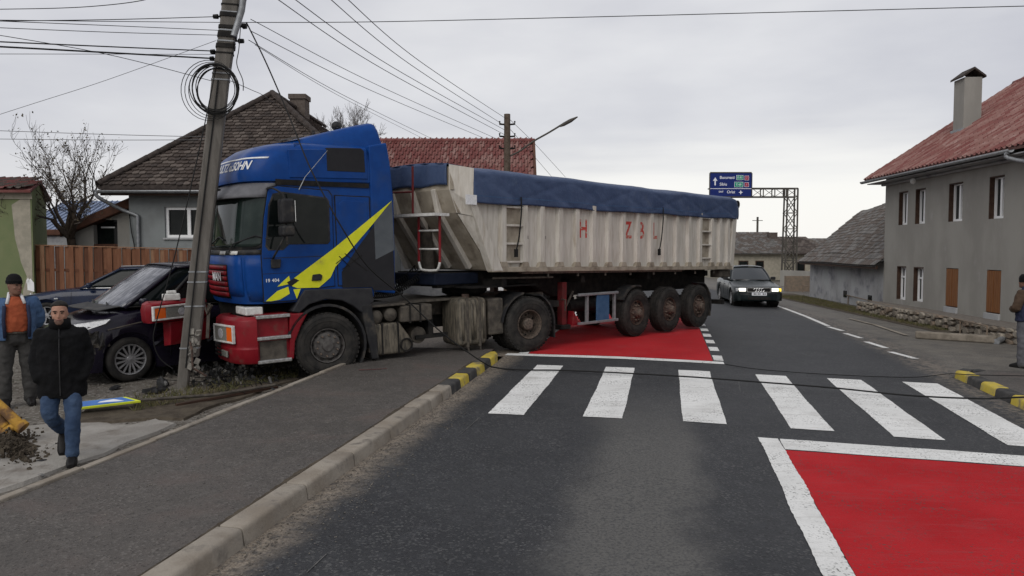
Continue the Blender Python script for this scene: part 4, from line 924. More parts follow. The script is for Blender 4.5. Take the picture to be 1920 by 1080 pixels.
def truck_wheel(parent, pos, kind, out=-1, rot=0.0, roll=0.0):
    wl = bpy.data.objects.new('wheel', None); C.objects.link(wl); wl.parent = parent; wl.location = pos; wl.rotation_euler = (0, 0, (0 if out < 0 else math.pi) + rot); wl.empty_display_size = .2
    prof = [(.285, .06), (.295, .012), (.33, 0), (.43, -.012), (.485, .002), (.512, .022), (.530, .05), (.531, .085), (.518, .088), (.518, .10), (.533, .103), (.533, .148), (.520, .151), (.520, .163), (.533, .166), (.533, .21), (.518, .213), (.518, .225), (.530, .228), (.528, .262), (.505, .29), (.43, .315), (.30, .30), (.285, .26)]
    t = mk('tyre', TYRE, MT['tyre'], wl) if TYRE else None
    if kind == 'front':
        rp = [(.288, .05), (.278, .008), (.266, .012), (.262, .05), (.245, .075), (.215, .045), (.205, .022), (.09, .012), (.085, -.012), (.02, -.016), (.001, -.016)]
        nr, nh, hm = .172, .018, 'rim'
    elif kind == 'drive':
        rp = [(.288, .05), (.278, .008), (.266, .012), (.262, .06), (.255, .15), (.235, .20), (.16, .21), (.125, .19), (.115, .055), (.09, .03), (.001, .025)]
        nr, nh, hm = .168, .185, 'hub'
    else:
        rp = [(.288, .05), (.278, .008), (.266, .012), (.262, .04), (.245, .07), (.20, .05), (.14, .04), (.12, .02), (.11, -.03), (.085, -.05), (.001, -.055)]
        nr, nh, hm = .168, .035, 'rim_rust'
    mk('rim', B().lathe(rp, 28), MT['rim_rust' if kind == 'trailer' else ('hub' if kind == 'drive' else 'rim')], wl, smooth=35)
    hb_ = B()
    for i in range(10):
        a = 2 * math.pi * i / 10 + roll; c_, s_ = math.cos(a), math.sin(a)
        mk('wheel_nut', NUT, MT['hub' if kind != 'front' else 'chassis'], wl, loc=(nr * c_, nh, nr * s_))
        a += math.pi / 10
        rr_ = .228 if kind != 'front' else .232; hb_.lathe([(.024, nh + (.03 if kind != 'front' else .052)), (.024, nh + (.012 if kind != 'front' else .035)), (.001, nh + (.012 if kind != 'front' else .035))], 10, o=(rr_ * math.cos(a), 0, rr_ * math.sin(a)))
    mk('hand_holes', hb_, MT['chassis'], wl)
    if kind == 'trailer':
        mk('hub_cap', B().lathe([(.085, -.05), (.08, -.085), (.06, -.10), (.001, -.102)], 14), MT['hub'], wl, smooth=35)
    return wl
def make_tyre():
    prof = [(.285, .06), (.295, .012), (.33, 0), (.43, -.012), (.485, .002), (.512, .022), (.530, .05), (.531, .085), (.518, .088), (.518, .10), (.533, .103), (.533, .148), (.520, .151), (.520, .163), (.533, .166), (.533, .21), (.518, .213), (.518, .225), (.530, .228), (.528, .262), (.505, .29), (.43, .315), (.30, .30), (.285, .26)]
    b = B().lathe(prof, 48)
    for i in range(44):          # shoulder blocks
        a = 2 * math.pi * i / 44; M_ = Matrix.Rotation(-a, 4, 'Y'); b.box(.515, .538, .022, .082, -.022, .022, M=M_); b.box(.515, .538, .232, .285, -.022, .022, M=M_)
    b.lathe([(.40, -.010), (.402, -.016), (.408, -.016), (.41, -.0108)], 48); b.lathe([(.46, -.0065), (.462, -.011), (.468, -.009), (.47, -.004)], 48)
    me = b.mesh('tyre'); me.materials.append(MT['tyre']); me.polygons.foreach_set('use_smooth', [True] * len(me.polygons)); me.set_sharp_from_angle(angle=R(40)); return me
TYRE = make_tyre()
NUT = B().lathe([(.019, .02), (.019, -.02), (.009, -.045), (.001, -.045)], 6).mesh('wheel_nut'); NUT.materials.append(MT['hub'])

mm('visor_grey', (.10, .10, .11), (.13, .13, .14), rough=.55, scale=6)
tr = thing('tractor_unit', 'blue lorry tractor unit with red bumper and yellow stripe, crashed into the leaning pole', 'truck', (-3.68, 13.53, -.12), (0, -.03, R(34.5)))
CABL = [(1.28, -1.27, 1.185), (1.42, -1.31, 1.2), (1.7, -1.335, 1.2), (2.04, -1.335, 1.2), (2.14, -1.31, 1.2), (2.7, -1.235, 1.195), (3.13, -1.165, 1.185), (3.135, -1.12, 1.15), (3.18, -1.12, 1.15), (3.185, -1.19, 1.19), (3.3, -1.2, 1.2), (3.5, -1.14, 1.19), (3.64, -1.03, 1.165), (3.74, -.88, 1.11), (3.79, -.72, 1.05), (3.815, -.5, .96)]
def cabfw(z): return interp([(q[0], q[1]) for q in CABL], z), interp([(q[0], q[2]) for q in CABL], z)
def outline(z, n=10, rear=.86, off=0.0):
    f, w_ = cabfw(z); a, bb = .50, .52; f -= off; w_ += off; pts = [(rear, -w_), (.4, -w_), (0, -w_), (-.35, -w_)]
    for i in range(n + 1):
        t = R(90) * i / n; pts.append((f + a - a * math.sin(t), -(w_ - bb) - bb * math.cos(t)))
    for i in range(1, n):
        y = lerp(-(w_ - bb), 0, i / n); pts.append((f - .07 * (1 - (y / (w_ - bb)) ** 2), y))
    pts.append((f - .07, 0)); return pts + [(s, -y) for s, y in reversed(pts[:-1])]
def cab_at(l, z, off=0.0):
    """point on the cab skin at arc length l from the centre of the front (near side negative)"""
    o = outline(z, off=off); k = len(o) // 2; sgn = -1 if l < 0 else 1; d = abs(l); i = k
    while True:
        j = i + sgn
        if j < 0 or j >= len(o): return Vector((o[i][0], o[i][1], z))
        p, q = Vector(o[i]), Vector(o[j]); L_ = (q - p).length
        if d <= L_: r_ = p.lerp(q, d / L_); return Vector((r_.x, r_.y, z))
        d -= L_; i = j
rings = [[(s, y, z) for s, y in outline(z)] for z in [1.28, 1.33, 1.42, 1.7, 2.04, 2.14, 2.4, 2.7, 2.95, 3.13, 3.135, 3.18, 3.185, 3.3, 3.4, 3.5, 3.57, 3.64, 3.69, 3.74, 3.765, 3.79, 3.815]]
mk('cab_body', B().loft(rings), MT['blue_paint'], tr, smooth=38)
def cab_patch(name, l0, l1, z0, z1, off, mat, nu=16, nv=8, rnd=0.0, solid=.006, parent=None, label=None):
    def f(a, c):
        l = lerp(l0, l1, a); z = lerp(z0, z1, c)
        if rnd:
            ca, cc = min(a, 1 - a) * abs(l1 - l0), min(c, 1 - c) * abs(z1 - z0)
            if ca < rnd and cc < rnd:
                dx, dy = rnd - ca, rnd - cc; d = math.hypot(dx, dy)
                if d > rnd: k = rnd / d; l += (dx - dx * k) * (1 if a < .5 else -1) * (1 if l1 > l0 else -1); z += (dy - dy * k) * (1 if c < .5 else -1)
        return cab_at(l, z, off)
    return mk(name, B().grid(f, nu, nv), mat, parent or tr, smooth='all', solid=solid, label=label)
cab_patch('windscreen_seal', -1.43, 1.43, 2.13, 3.10, .004, MT['black_plastic'], 40, 16, .2)
cab_patch('windscreen', -1.37, 1.37, 2.17, 3.08, .010, MT['windshield'], 40, 16, .17)
cab_patch('cowl_panel', -1.35, 1.35, 2.05, 2.13, .006, MT['black_plastic'], 30, 2)
for l in (-.95, -.55, .45): cab_patch('washer_cover', l, l + .22, 2.055, 2.11, .014, MT['white_plastic'], 4, 2)
for l in (-.75, .25): mk('wiper', B().tube([cab_at(l, 2.10, .04), cab_at(l - .12, 2.22, .045), cab_at(l - .5, 2.34, .03), cab_at(l - .72, 2.28, .028)], .012, 5), MT['black_plastic'], tr)
# sun visor
def vf(a, c):
    l = lerp(-1.42, 1.42, a); z = lerp(3.15, 2.93, c); p = cab_at(l, 3.15, .03); return Vector((p.x - .24 * c * (1 - .35 * abs(2 * a - 1) ** 3), p.y * (1 + .012 * c), z + .0))
vis = mk('sun_visor', B().grid(vf, 24, 4), MT['visor_grey'], tr, smooth='all', solid=.03)
mk('visor_lamp', B().box(-1.50, -1.40, -.62, -.46, 3.06, 3.09), MT['black_plastic'], vis, bev=.01)
# roof deflector
sp_ = []
for s, zt, hw in ((-.55, 3.83, .55), (-.2, 3.90, .80), (.25, 4.03, .92), (.7, 4.15, .99), (1.0, 4.215, 1.03), (1.07, 4.21, 1.04), (1.12, 4.12, 1.06), (1.19, 3.84, 1.08)):
    r_ = .16 if s > -.3 else .05; zb = 3.76
    sp_.append([(s, -hw - .02, zb), (s, -hw, max(zb + .01, zt - r_)), (s, -hw + r_ * .35, zt - r_ * .25), (s, -hw + r_, zt), (s, 0, zt + .03), (s, hw - r_, zt), (s, hw - r_ * .35, zt - r_ * .25), (s, hw, max(zb + .01, zt - r_)), (s, hw + .02, zb)])
dfl = mk('roof_deflector', B().loft(sp_, caps=True, closed=True), MT['blue_paint'], tr, smooth=50)
mk('deflector_slot', B().add([(-.44, -.60, 3.875), (-.16, -.80, 3.925), (-.10, -.55, 3.975), (-.42, -.40, 3.905)], [(0, 1, 2, 3)]), MT['chassis'], dfl, fix=False)
mk('roof_hatch_seam', B().add([(x, y, z) for x, y, z in ((-.5, -.35, 3.885), (.9, -.62, 4.235), (.9, -.58, 4.238), (-.5, -.31, 3.888))], [(0, 1, 2, 3)]), MT['dark_film'], dfl, fix=False)
mk('air_intake', B().tube([(1.05, .62, 3.9), (1.05, .62, 4.30)], .06, 10).ball((1.05, .62, 4.36), (.10, .10, .09)), MT['black_plastic'], tr, smooth=40)
mk('air_horn', B().tube([(.55, .5, 4.05), (.55, .5, 4.24)], .03, 8), MT['black_plastic'], tr)
# side fairing behind the cab
fz = [(.862, 1.36), (.862, 3.80), (1.19, 3.86), (1.245, 3.5), (1.285, 2.9), (1.275, 2.0), (1.26, 1.30)]
for sg in (-1, 1):
    mk('side_fairing', B().prism(fz, sg * 1.205, sg * 1.12, 'y'), MT['blue_paint'], tr, bev=.03, bseg=3)
mk('roof_fairing', B().box(.862, 1.2, -1.12, 1.12, 3.6, 3.80), MT['blue_paint'], tr, bev=.03)
mk('cab_rear_wall', B().box(.80, .90, -1.1, 1.1, 1.3, 3.6), MT['dark_film'], tr)
# door and side panels (near side), mirrored plainly on the far side
def plate(name, poly, y0, y1, mat, bev=.006, parent=None, label=None):
    return mk(name, B().prism(poly, y0, y1, 'y'), mat, parent or tr, bev=bev, label=label)
door_poly = [(-.98, 1.31), (-.99, 2.02), (-.93, 2.6), (-.84, 3.07), (-.7, 3.10), (.12, 3.04), (.18, 2.96), (.17, 1.50), (-.10, 1.48), (-.34, 1.52), (-.48, 1.31)]
for sg in (-1, 1):
    dr = plate('door', door_poly, sg * 1.19, sg * 1.211, MT['blue_paint'], .008)
    dc_ = Vector((-.4, 2.2)); plate('door_gap', [tuple(dc_ + (Vector(p) - dc_) * 1.018) for p in door_poly], sg * 1.18, sg * 1.2035, MT['chassis'], 0, dr)
    plate('sleeper_gap', [(.225, 1.485), (.225, 2.975), (.845, 2.955), (.845, 1.455)], sg * 1.18, sg * 1.2035, MT['chassis'], 0)
    wp = [(-.90, 2.19), (-.83, 2.80), (-.76, 2.96), (-.62, 2.99), (.06, 2.91), (.10, 2.85), (.09, 2.24), (.05, 2.20), (-.55, 2.21), (-.64, 2.13), (-.86, 2.13)]
    c_ = Vector((sum(p[0] for p in wp), sum(p[1] for p in wp))) / len(wp)
    plate('window_seal', [tuple(c_ + (Vector(p) - c_) * 1.06) for p in wp], sg * 1.205, sg * 1.216, MT['black_plastic'], .004, dr)
    plate('side_window', wp, sg * 1.21, sg * 1.219, MT['glass_dark'], 0, dr)
    if sg < 0:
        plate('quarter_bar', [(-.60, 2.2), (-.57, 2.2), (-.60, 2.97), (-.63, 2.97)], -1.215, -1.222, MT['black_plastic'], 0, dr)
        plate('door_handle', [(-.22, 1.60), (-.06, 1.60), (-.04, 1.68), (-.08, 1.71), (-.20, 1.70)], -1.21, -1.245, MT['black_plastic'], .01, dr)
        plate('waist_line', [(-.97, 1.985), (.165, 1.985), (.165, 1.995), (-.97, 1.995)], -1.209, -1.2135, MT['dark_film'], 0, dr)
        plate('crease', [(-.98, 1.745), (-.2, 1.745), (-.2, 1.752), (-.98, 1.752)], -1.209, -1.2132, MT['dark_film'], 0, dr)
        plate('blind_spot_lamp', [(-.86, 1.83), (-.72, 1.83), (-.70, 1.97), (-.86, 1.97)], -1.211, -1.25, MT['black_plastic'], .012, dr)
    plate('sleeper_panel', [(.24, 1.50), (.24, 2.96), (.83, 2.94), (.83, 1.47)], sg * 1.19, sg * 1.207, MT['blue_paint'], .01)
    plate('sleeper_inset', [(.30, 2.05), (.30, 2.83), (.36, 2.89), (.74, 2.87), (.79, 2.81), (.79, 2.05)], sg * 1.2, sg * 1.2125, MT['blue_paint'], .01)
    plate('roof_gutter', [(-.72, 3.125), (.84, 3.095), (.84, 3.165), (-.72, 3.215)], sg * 1.15, sg * 1.2045, MT['chassis'], 0)
    plate('roof_side_panel', [(-.5, 3.24), (-.5, 3.68), (.82, 3.74), (.82, 3.24)], sg * 1.14, sg * 1.2075, MT['blue_paint'], .012)
    plate('roof_side_pane', [(.12, 3.36), (.12, 3.73), (.72, 3.745), (.77, 3.70), (.78, 3.35)], sg * 1.15, sg * 1.2125, MT['dark_film'], .006)
# livery on the near side
F_ = lambda q: [(a - .005, c) for a, c in q]
plate('dark_livery', [(1.235, 2.86), (1.245, 1.36), (.90, 1.38), (.86, 1.37), (.82, 1.44), (.30, 1.46), (.30, 1.72), (.60, 2.12)], -1.207, -1.2165, MT['dark_film'], 0, label='dark grey lower livery behind the yellow stripe')
plate('grey_livery', [(1.245, 2.88), (1.255, 2.05), (.905, 1.90), (.90, 2.52)], -1.21, -1.2185, MT['grey_film'], 0, label='grey upper corner of the livery')
plate('yellow_stripe', [(1.24, 2.885), (.17, 2.105), (-.53, 1.64), (-.58, 1.555), (-.46, 1.50), (-.10, 1.488), (.10, 1.64), (.19, 1.81), (.50, 2.11), (.88, 2.50)], -1.215, -1.2205, MT['yellow_film'], 0, label='broad yellow stripe rising to the rear')
plate('stripe_shard', [(-.96, 1.325), (-.77, 1.475), (-.60, 1.53), (-.58, 1.42), (-.74, 1.335), (-.88, 1.32)], -1.2105, -1.2165, MT['yellow_film'], 0)
plate('stripe_shard', [(-.58, 1.70), (-.555, 1.575), (-.77, 1.54)], -1.2105, -1.2165, MT['yellow_film'], 0)
plate('stripe_shard', [(-.52, 1.48), (-.40, 1.49), (-.47, 1.33)], -1.2105, -1.2165, MT['yellow_film'], 0)
plate('dark_shard', [(-.56, 1.53), (-.42, 1.62), (-.50, 1.66), (-.62, 1.60)], -1.2205, -1.2225, MT['dark_film'], 0)
for a, c in (((.20, 1.86), (.52, 2.08)), ((.30, 1.76), (.66, 1.98)), ((.36, 2.02), (.74, 1.72)), ((.26, 1.98), (.44, 1.80))): mk('claw_mark', B().bar((a[0], -1.2225, a[1]), (c[0], -1.2225, c[1]), .004, .012), MT['chassis'], tr)
lettering('model_lettering', '19 404', .072, MT['white_mark'], tr, lambda x, y: (-.845 + x, -1.2135, 1.64 + y), bold=.002, space=1.1)
lettering('roof_lettering', 'SCHULTZ u.SOHN', .185, MT['white_mark'], tr, lambda x, y: cab_at(-x * 1.0 - .34, 3.43 + y, .006), shear=.28, space=.92, bold=.004, label='white italic company lettering on the roof front')
cab_patch('roof_line', -1.28, .9, 3.535, 3.56, .006, MT['white_mark'], 30, 1, solid=.003)
# front panel, grille, badge
cab_patch('front_panel', -1.02, 1.02, 1.40, 2.03, .005, MT['blue_paint'], 24, 4, .04)
cab_patch('corner_panel', -1.44, -1.06, 1.32, 2.03, .005, MT['blue_paint'], 8, 4, .03); cab_patch('corner_panel', 1.06, 1.44, 1.32, 2.03, .005, MT['blue_paint'], 8, 4, .03)
cab_patch('grille_recess', -.60, .60, 1.36, 1.90, .010, MT['chassis'], 12, 4)
for k in range(6): cab_patch('grille_slat', -.59, .59, 1.39 + k * .085, 1.455 + k * .085, .022, MT['red_paint'], 12, 2, solid=.02)
lettering('maker_badge', 'MAN', .19, MT['white_mark'], tr, lambda x, y: cab_at(-x - .22, 1.70 + y, .045), bold=.006, space=1.05)
# bumper: near half in place, far half folded forward round the pole
def bumper(name, path, prof, mat, parent=tr):
    rings = []
    for i, p in enumerate(path):
        a = Vector(path[max(i - 1, 0)]); c = Vector(path[min(i + 1, len(path) - 1)]); t = (c - a).normalized(); n_ = Vector((-t.y, t.x))
        rings.append([(p[0] + n_.x * o, p[1] + n_.y * o, z) for z, o in prof])
    return mk(name, B().loft(rings, caps=True), mat, parent, smooth=45, bev=.008)
PB = [(.37, -.16), (.36, -.03), (.41, .0), (.60, .015), (.615, .0), (.66, .0), (.90, .02), (1.04, .005), (1.09, -.05), (1.09, -.20)]
path = [(-1.36, -.02), (-1.47, -.22), (-1.47, -.5), (-1.46, -.8), (-1.42, -.98), (-1.36, -1.10), (-1.26, -1.20), (-1.12, -1.245)]
bumper('bumper', path[::-1], PB, MT['red_paint'])
def lamp(name, P0, ax, nz, wd, ht, amber_first):
    """rectangular lamp: P0 lower inner corner, ax across, nz outward"""
    A, Nn, Z = Vector(ax).normalized(), Vector(nz).normalized(), Vector((0, 0, 1)); M_ = Matrix(((A.x, Nn.x, 0), (A.y, Nn.y, 0), (A.z, Nn.z, 1))).to_4x4(); M_.translation = Vector(P0)
    h = bpy.data.objects.new(name, None); C.objects.link(h); h.parent = tr; h.matrix_local = M_; h.empty_display_size = .1
    fb = B(); g = .028
    for x0, x1, z0, z1 in ((-g, 0, -g, ht + g), (wd, wd + g, -g, ht + g), (0, wd, -g, 0), (0, wd, ht, ht + g)): fb.box(x0, x1, -.03, .018, z0, z1)
    mk('surround', fb, MT['white_plastic'], h, bev=.006)
    s0 = wd * .34; xa = (0, s0) if amber_first else (wd - s0, wd); xc = (s0 + .004, wd) if amber_first else (0, wd - s0 - .004)
    mk('indicator', B().box(xa[0], xa[1], -.03, .006, 0, ht), MT['amber'], h, bev=.008); mk('lens', B().box(xc[0], xc[1], -.03, .006, 0, ht), MT['lens'], h, bev=.008)
    mk('reflector', B().lathe([(ht * .4, -.002), (ht * .36, .0085), (ht * .25, .0095), (.001, .0095)], 16, o=(lerp(xc[0], xc[1], .5 if not amber_first else .72), 0, ht / 2)), MT['clear_lamp'], h, smooth=40)
    return h
lamp('headlight', (-1.555, -.45, .715), (.14, -.70, 0), (-1, -.19, 0), .60, .225, False)
plate('fog_lamp', [(-1.30, .50), (-1.12, .50), (-1.12, .58), (-1.30, .58)], -.9, -.95, MT['lens'], .01)
mk('fog_lamp', B().box(-1.505, -1.47, -.86, -.56, .46, .56), MT['lens'], tr, bev=.012)
for k in range(3): mk('bumper_slot', B().box(-1.492, -1.47, -.48, -.12, .44 + k * .062, .475 + k * .062), MT['chassis'], tr)
mk('bumper_insert', B().box(-1.495, -1.46, -.44, -.15, .61, .665), MT['grey_plastic'], tr)
# folded far half
pf = [(-1.50, .26), (-1.72, .16), (-1.98, .0), (-2.22, -.12), (-2.42, -.19), (-2.50, -.15), (-2.54, .02), (-2.5, .22)]
bumper('bent_bumper', pf, [(z, o) for z, o in ((1.02, -.22), (1.02, -.02), (1.06, .0), (1.22, .01), (1.31, -.01), (1.345, -.07), (1.345, -.22))], MT['red_paint'])
bumper('bent_bumper_skirt', [(p[0] * .96 - .02, p[1] + .06) for p in pf[:4]], [(z, o) for z, o in ((.62, -.16), (.64, .0), (.84, .02), (1.01, .0), (1.01, -.16))], MT['red_paint'])
hd = Vector((pf[4][0] - pf[1][0], pf[4][1] - pf[1][1], 0)).normalized(); hn = Vector((hd.y, -hd.x, 0)); hn = hn if hn.y < 0 else -hn
h2_ = lamp('headlight', Vector((pf[4][0], pf[4][1], 1.085)) + hn * .055, -hd, hn, .60, .17, True)
mk('washer_bottle', B().box(-2.2, -1.95, .02, .2, 1.345, 1.45).box(-2.14, -2.0, .05, .16, 1.45, 1.50), MT['white_plastic'], tr, bev=.015)
mk('torn_bracket', B().tube([(-1.48, .2, 1.2), (-1.62, -.05, 1.3), (-1.6, -.2, 1.1), (-1.55, -.3, 1.25)], .02, 6).bar((-1.6, -.1, .7), (-1.5, .1, 1.25), .05, .02), MT['dusty_metal'], tr)
mk('white_filler', B().box(-1.25, -.98, -1.12, -.55, 1.11, 1.235), MT['white_plastic'], tr, bev=.02)
mk('front_crossmember', B().box(-1.2, -.9, -.9, .9, .5, 1.25), MT['chassis'], tr); mk('engine', B().box(-.9, .75, -.5, .5, .45, 1.3), MT['chassis'], tr)
mk('radiator', B().box(-1.18, -1.1, -.55, .75, .45, 1.36), MT['crushed'], tr)
# steps
st = mk('step_well', B().box(-1.12, -.62, -1.18, -.85, .36, 1.12), MT['red_paint'], tr)
mk('step_shadow', B().box(-1.08, -.66, -1.19, -1.182, .40, .70), MT['dusty_metal'], st)
for z in (.355, .72, 1.055): mk('step_tread', B().box(-1.13, -.60, -1.255, -.95, z, z + .055), MT['bright_metal'], st, bev=.01)
mk('step_fender', B().prism([(-.63, .38), (-.60, 1.10), (-.30, 1.10), (-.42, .90), (-.53, .66), (-.56, .38)], -1.235, -.9, 'y'), MT['red_paint'], tr, bev=.02)
# front mudguards and wheel arch lip
def arch(r0, r1, a0, a1, y0, y1, cx=0.0, cz=.535, n=18):
    b = B(); rings = []
    for i in range(n + 1):
        a = lerp(a0, a1, i / n); c_, s_ = math.cos(a), math.sin(a); rings.append([(cx + r0 * c_, y0, cz + r0 * s_), (cx + r1 * c_, y0, cz + r1 * s_), (cx + r1 * c_, y1, cz + r1 * s_), (cx + r0 * c_, y1, cz + r0 * s_)])
    return b.loft(rings)
for sg in (-1, 1):
    mk('mudguard', arch(.64, .68, R(-32), R(160), sg * 1.235, sg * .8), MT['black_plastic'], tr, smooth=50)
    mk('arch_trim', B().prism([(-.56, 1.13), (-.42, 1.36), (-.34, 1.47), (.82, 1.43), (.85, 1.20), (.62, 1.02), (.48, 1.14), (.28, 1.25), (0, 1.29), (-.28, 1.22), (-.44, 1.1)], sg * 1.228, sg * 1.0, 'y'), MT['grey_plastic'], tr, bev=.02)
    mk('mud_flap', B().prism([(.60, 1.16), (.80, 1.16), (.88, .62), (.90, .22), (.78, .22), (.70, .6)], sg * 1.23, sg * .85, 'y'), MT['black_plastic'], tr, bev=.02)
for sg in (-1, 1):
    truck_wheel(tr, (0, sg * 1.25, .535), 'front', sg, rot=-.10 if sg < 0 else -.10, roll=.2)
    truck_wheel(tr, (4.05, sg * 1.25, .535), 'drive', sg, roll=.1)
    wi = mk('inner_tyre', TYRE, MT['tyre'], tr, loc=(4.05, sg * .90, .535)); wi.rotation_euler = (0, 0, 0 if sg < 0 else math.pi)
mk('front_axle', B().tube([(0, -1, .53), (0, 1, .53)], .07, 8), MT['chassis'], tr); mk('rear_axle', B().tube([(4.05, -1, .53), (4.05, 1, .53)], .11, 8).ball((4.05, 0, .53), .28), MT['chassis'], tr)
for sg in (-1, 1): mk('frame_rail', B().box(-1.0, 4.95, sg * .42 - .04, sg * .42 + .04, .80, 1.07), MT['dusty_metal'], tr)
mk('frame_fill', B().box(.8, 3.0, -.36, .36, .55, .78), MT['chassis'], tr)
# things hung on the frame
mk('deck_plate', B().box(.78, 1.45, -1.18, -.5, 1.09, 1.125), MT['dusty_metal'], tr, bev=.008); mk('catwalk', B().box(1.35, 2.5, -.9, .9, 1.09, 1.13), MT['dusty_metal'], tr)
mk('air_tank', B().lathe([(.001, -1.16), (.08, -1.155), (.118, -1.12), (.118, -.55), (.001, -.5)], 18, o=(.92, 0, .92)), MT['dusty_metal'], tr, smooth=40)
mk('air_tank', B().lathe([(.001, -1.16), (.08, -1.155), (.118, -1.12), (.118, -.55), (.001, -.5)], 18, o=(1.19, 0, .94)), MT['dusty_metal'], tr, smooth=40)
bx_ = mk('battery_box', B().box(1.36, 1.98, -1.17, -.55, .79, 1.075), MT['dusty_metal'], tr, bev=.025)
for s in (1.52, 1.72): mk('battery_strap', B().box(s, s + .03, -1.18, -.7, .77, 1.09), MT['chassis'], bx_)
si = mk('silencer', B().prism([(.86, .36), (.82, .80), (1.34, .80), (1.58, .46), (1.60, .36), (1.54, .28), (1.40, .255), (.92, .26)], -1.17, -.55, 'y'), MT['dirty_tank'], tr, bev=.05, bseg=3)
mk('exhaust_outlet', B().lathe([(.12, -1.165), (.12, -1.20), (.095, -1.20), (.09, -1.10), (.001, -1.10)], 18, o=(1.44, 0, .40)), MT['chassis'], si, smooth=40)
for s in (.98, 1.28): mk('silencer_band', B().box(s, s + .03, -1.178, -.9, .27, .81), MT['chassis'], si)
mk('pipe_clamp', B().tube([(.84, -1.12, .62), (.78, -1.16, .5), (.79, -1.16, .36)], .018, 6).box(.74, .83, -1.2, -1.12, .34, .44), MT['dusty_metal'], tr)
mk('hydraulic_tank', B().lathe([(.001, -1.0), (.15, -.99), (.15, -.5)], 18, o=(1.78, 0, .52)), MT['dusty_metal'], tr, smooth=40)
mk('tool_bracket', B().box(1.7, 2.35, -1.05, -.95, .45, .52).box(1.95, 2.05, -1.05, -.5, .52, .8), MT['chassis'], tr)
tk = mk('fuel_tank', B().box(2.50, 3.12, -1.2, -.52, .25, 1.12), MT['dirty_tank'], tr, bev=.09, bseg=4)
for s in (2.66, 2.92): mk('tank_strap', B().box(s, s + .045, -1.212, -.6, .22, 1.135), MT['dusty_metal'], tk, bev=.012)
for s in (2.585, 2.78, 2.84, 3.03): mk('tank_rib', B().tube([(s, -1.2, .36), (s, -1.2, 1.02)], .022, 8), MT['dirty_tank'], tk, smooth='all')
mk('tank_cap', B().lathe([(.001, 1.19), (.07, 1.185), (.075, 1.12)], 14, axis='z', o=(2.8, -.95, 0)), MT['rim_rust'], tk, smooth=40)
for s in (2.68, 2.94): mk('strap_bolt', B().tube([(s, -1.19, .26), (s + .02, -1.19, .14)], .018, 6), MT['dusty_metal'], tk)
mk('side_locker', B().box(3.16, 3.50, -1.16, -.55, .40, 1.08), MT['dusty_metal'], tr, bev=.03); mk('wheel_guard', arch(.60, .63, R(100), R(172), -1.22, -.55, cx=4.05), MT['black_plastic'], tr, smooth=50)
mk('wheel_guard', arch(.60, .63, R(-5), R(62), -1.22, -.55, cx=4.05), MT['black_plastic'], tr, smooth=50); mk('rear_flap', B().box(4.66, 4.69, -1.2, -.6, .22, .62), MT['black_plastic'], tr)
mk('fifth_wheel', B().lathe([(.001, 1.26), (.42, 1.26), (.45, 1.22), (.45, 1.15), (.3, 1.07)], 24, axis='z', o=(3.35, 0, 0)), MT['chassis'], tr, smooth=40)
mk('tail_plate', B().box(4.7, 4.95, -1.0, 1.0, .8, .92), MT['chassis'], tr)
# mirrors
Mh = loc_plane(tr, 535, 396, 1, -1.50); Ms = loc_plane(tr, 535, 433, 1, -1.50)
mr_ = mk('mirror', B().box(Mh.x - .09, Mh.x + .12, Mh.y - .12, Mh.y + .12, Mh.z - .19, Mh.z + .19), MT['black_plastic'], tr, bev=.045, bseg=3)
mk('mirror_glass', B().box(Mh.x + .118, Mh.x + .126, Mh.y - .10, Mh.y + .10, Mh.z - .16, Mh.z + .16), MT['chrome'], mr_)
mr2 = mk('mirror', B().box(Ms.x - .08, Ms.x + .12, Ms.y - .12, Ms.y + .12, Ms.z - .085, Ms.z + .085), MT['black_plastic'], tr, bev=.04, bseg=3)
mk('mirror_arm', B().tube(smooth_path([(-.86, -1.2, 3.06), (-.82, -1.42, 3.05), (Mh.x, -1.5, Mh.z + .18), (Mh.x, -1.5, Ms.z), (Ms.x - .02, -1.5, Ms.z - .1), (-.82, -1.36, 2.06), (-.82, -1.21, 1.98)], 4), .017, 6), MT['black_plastic'], tr)
mf = mk('mirror', B().box(-1.2, -1.0, 1.40, 1.62, 2.5, 2.95), MT['black_plastic'], tr, bev=.045, bseg=3); mk('mirror_arm', B().tube([(-.9, 1.2, 3.05), (-1.1, 1.5, 3.05), (-1.1, 1.5, 2.3), (-.95, 1.22, 2.1)], .017, 6), MT['black_plastic'], tr)
mk('antenna', B().tube([(-.36, -1.22, 3.05), (-.26, -1.24, 3.25), (.12, -1.26, 3.68)], [.009, .006, .003], 5), MT['galv'], tr)
# spiral air lines between cab and trailer
def spiral(a, c, sag, turns, r, n=9):
    a, c = Vector(a), Vector(c); pts = []; N_ = turns * n
    for i in range(N_ + 1):
        t = i / N_; p = a.lerp(c, t); p.z -= sag * 4 * t * (1 - t); d = (c - a).normalized(); u = d.orthogonal().normalized(); q = d.cross(u); an = 2 * math.pi * i / n
        pts.append(p + (u * math.cos(an) + q * math.sin(an)) * r)
    return B().tube(pts, .009, 4)
mk('air_line', spiral((.95, -1.0, 1.36), (2.15, -.55, 1.62), .14, 26, .055), MT['cable'], tr, smooth='all'); mk('air_line', spiral((.75, -1.1, 1.30), (1.6, -.75, 1.30), .03, 20, .05), MT['cable'], tr, smooth='all'); mk('air_line', spiral((.95, -.6, 1.5), (2.2, -.2, 1.7), .2, 26, .055), MT['cable'], tr, smooth='all')

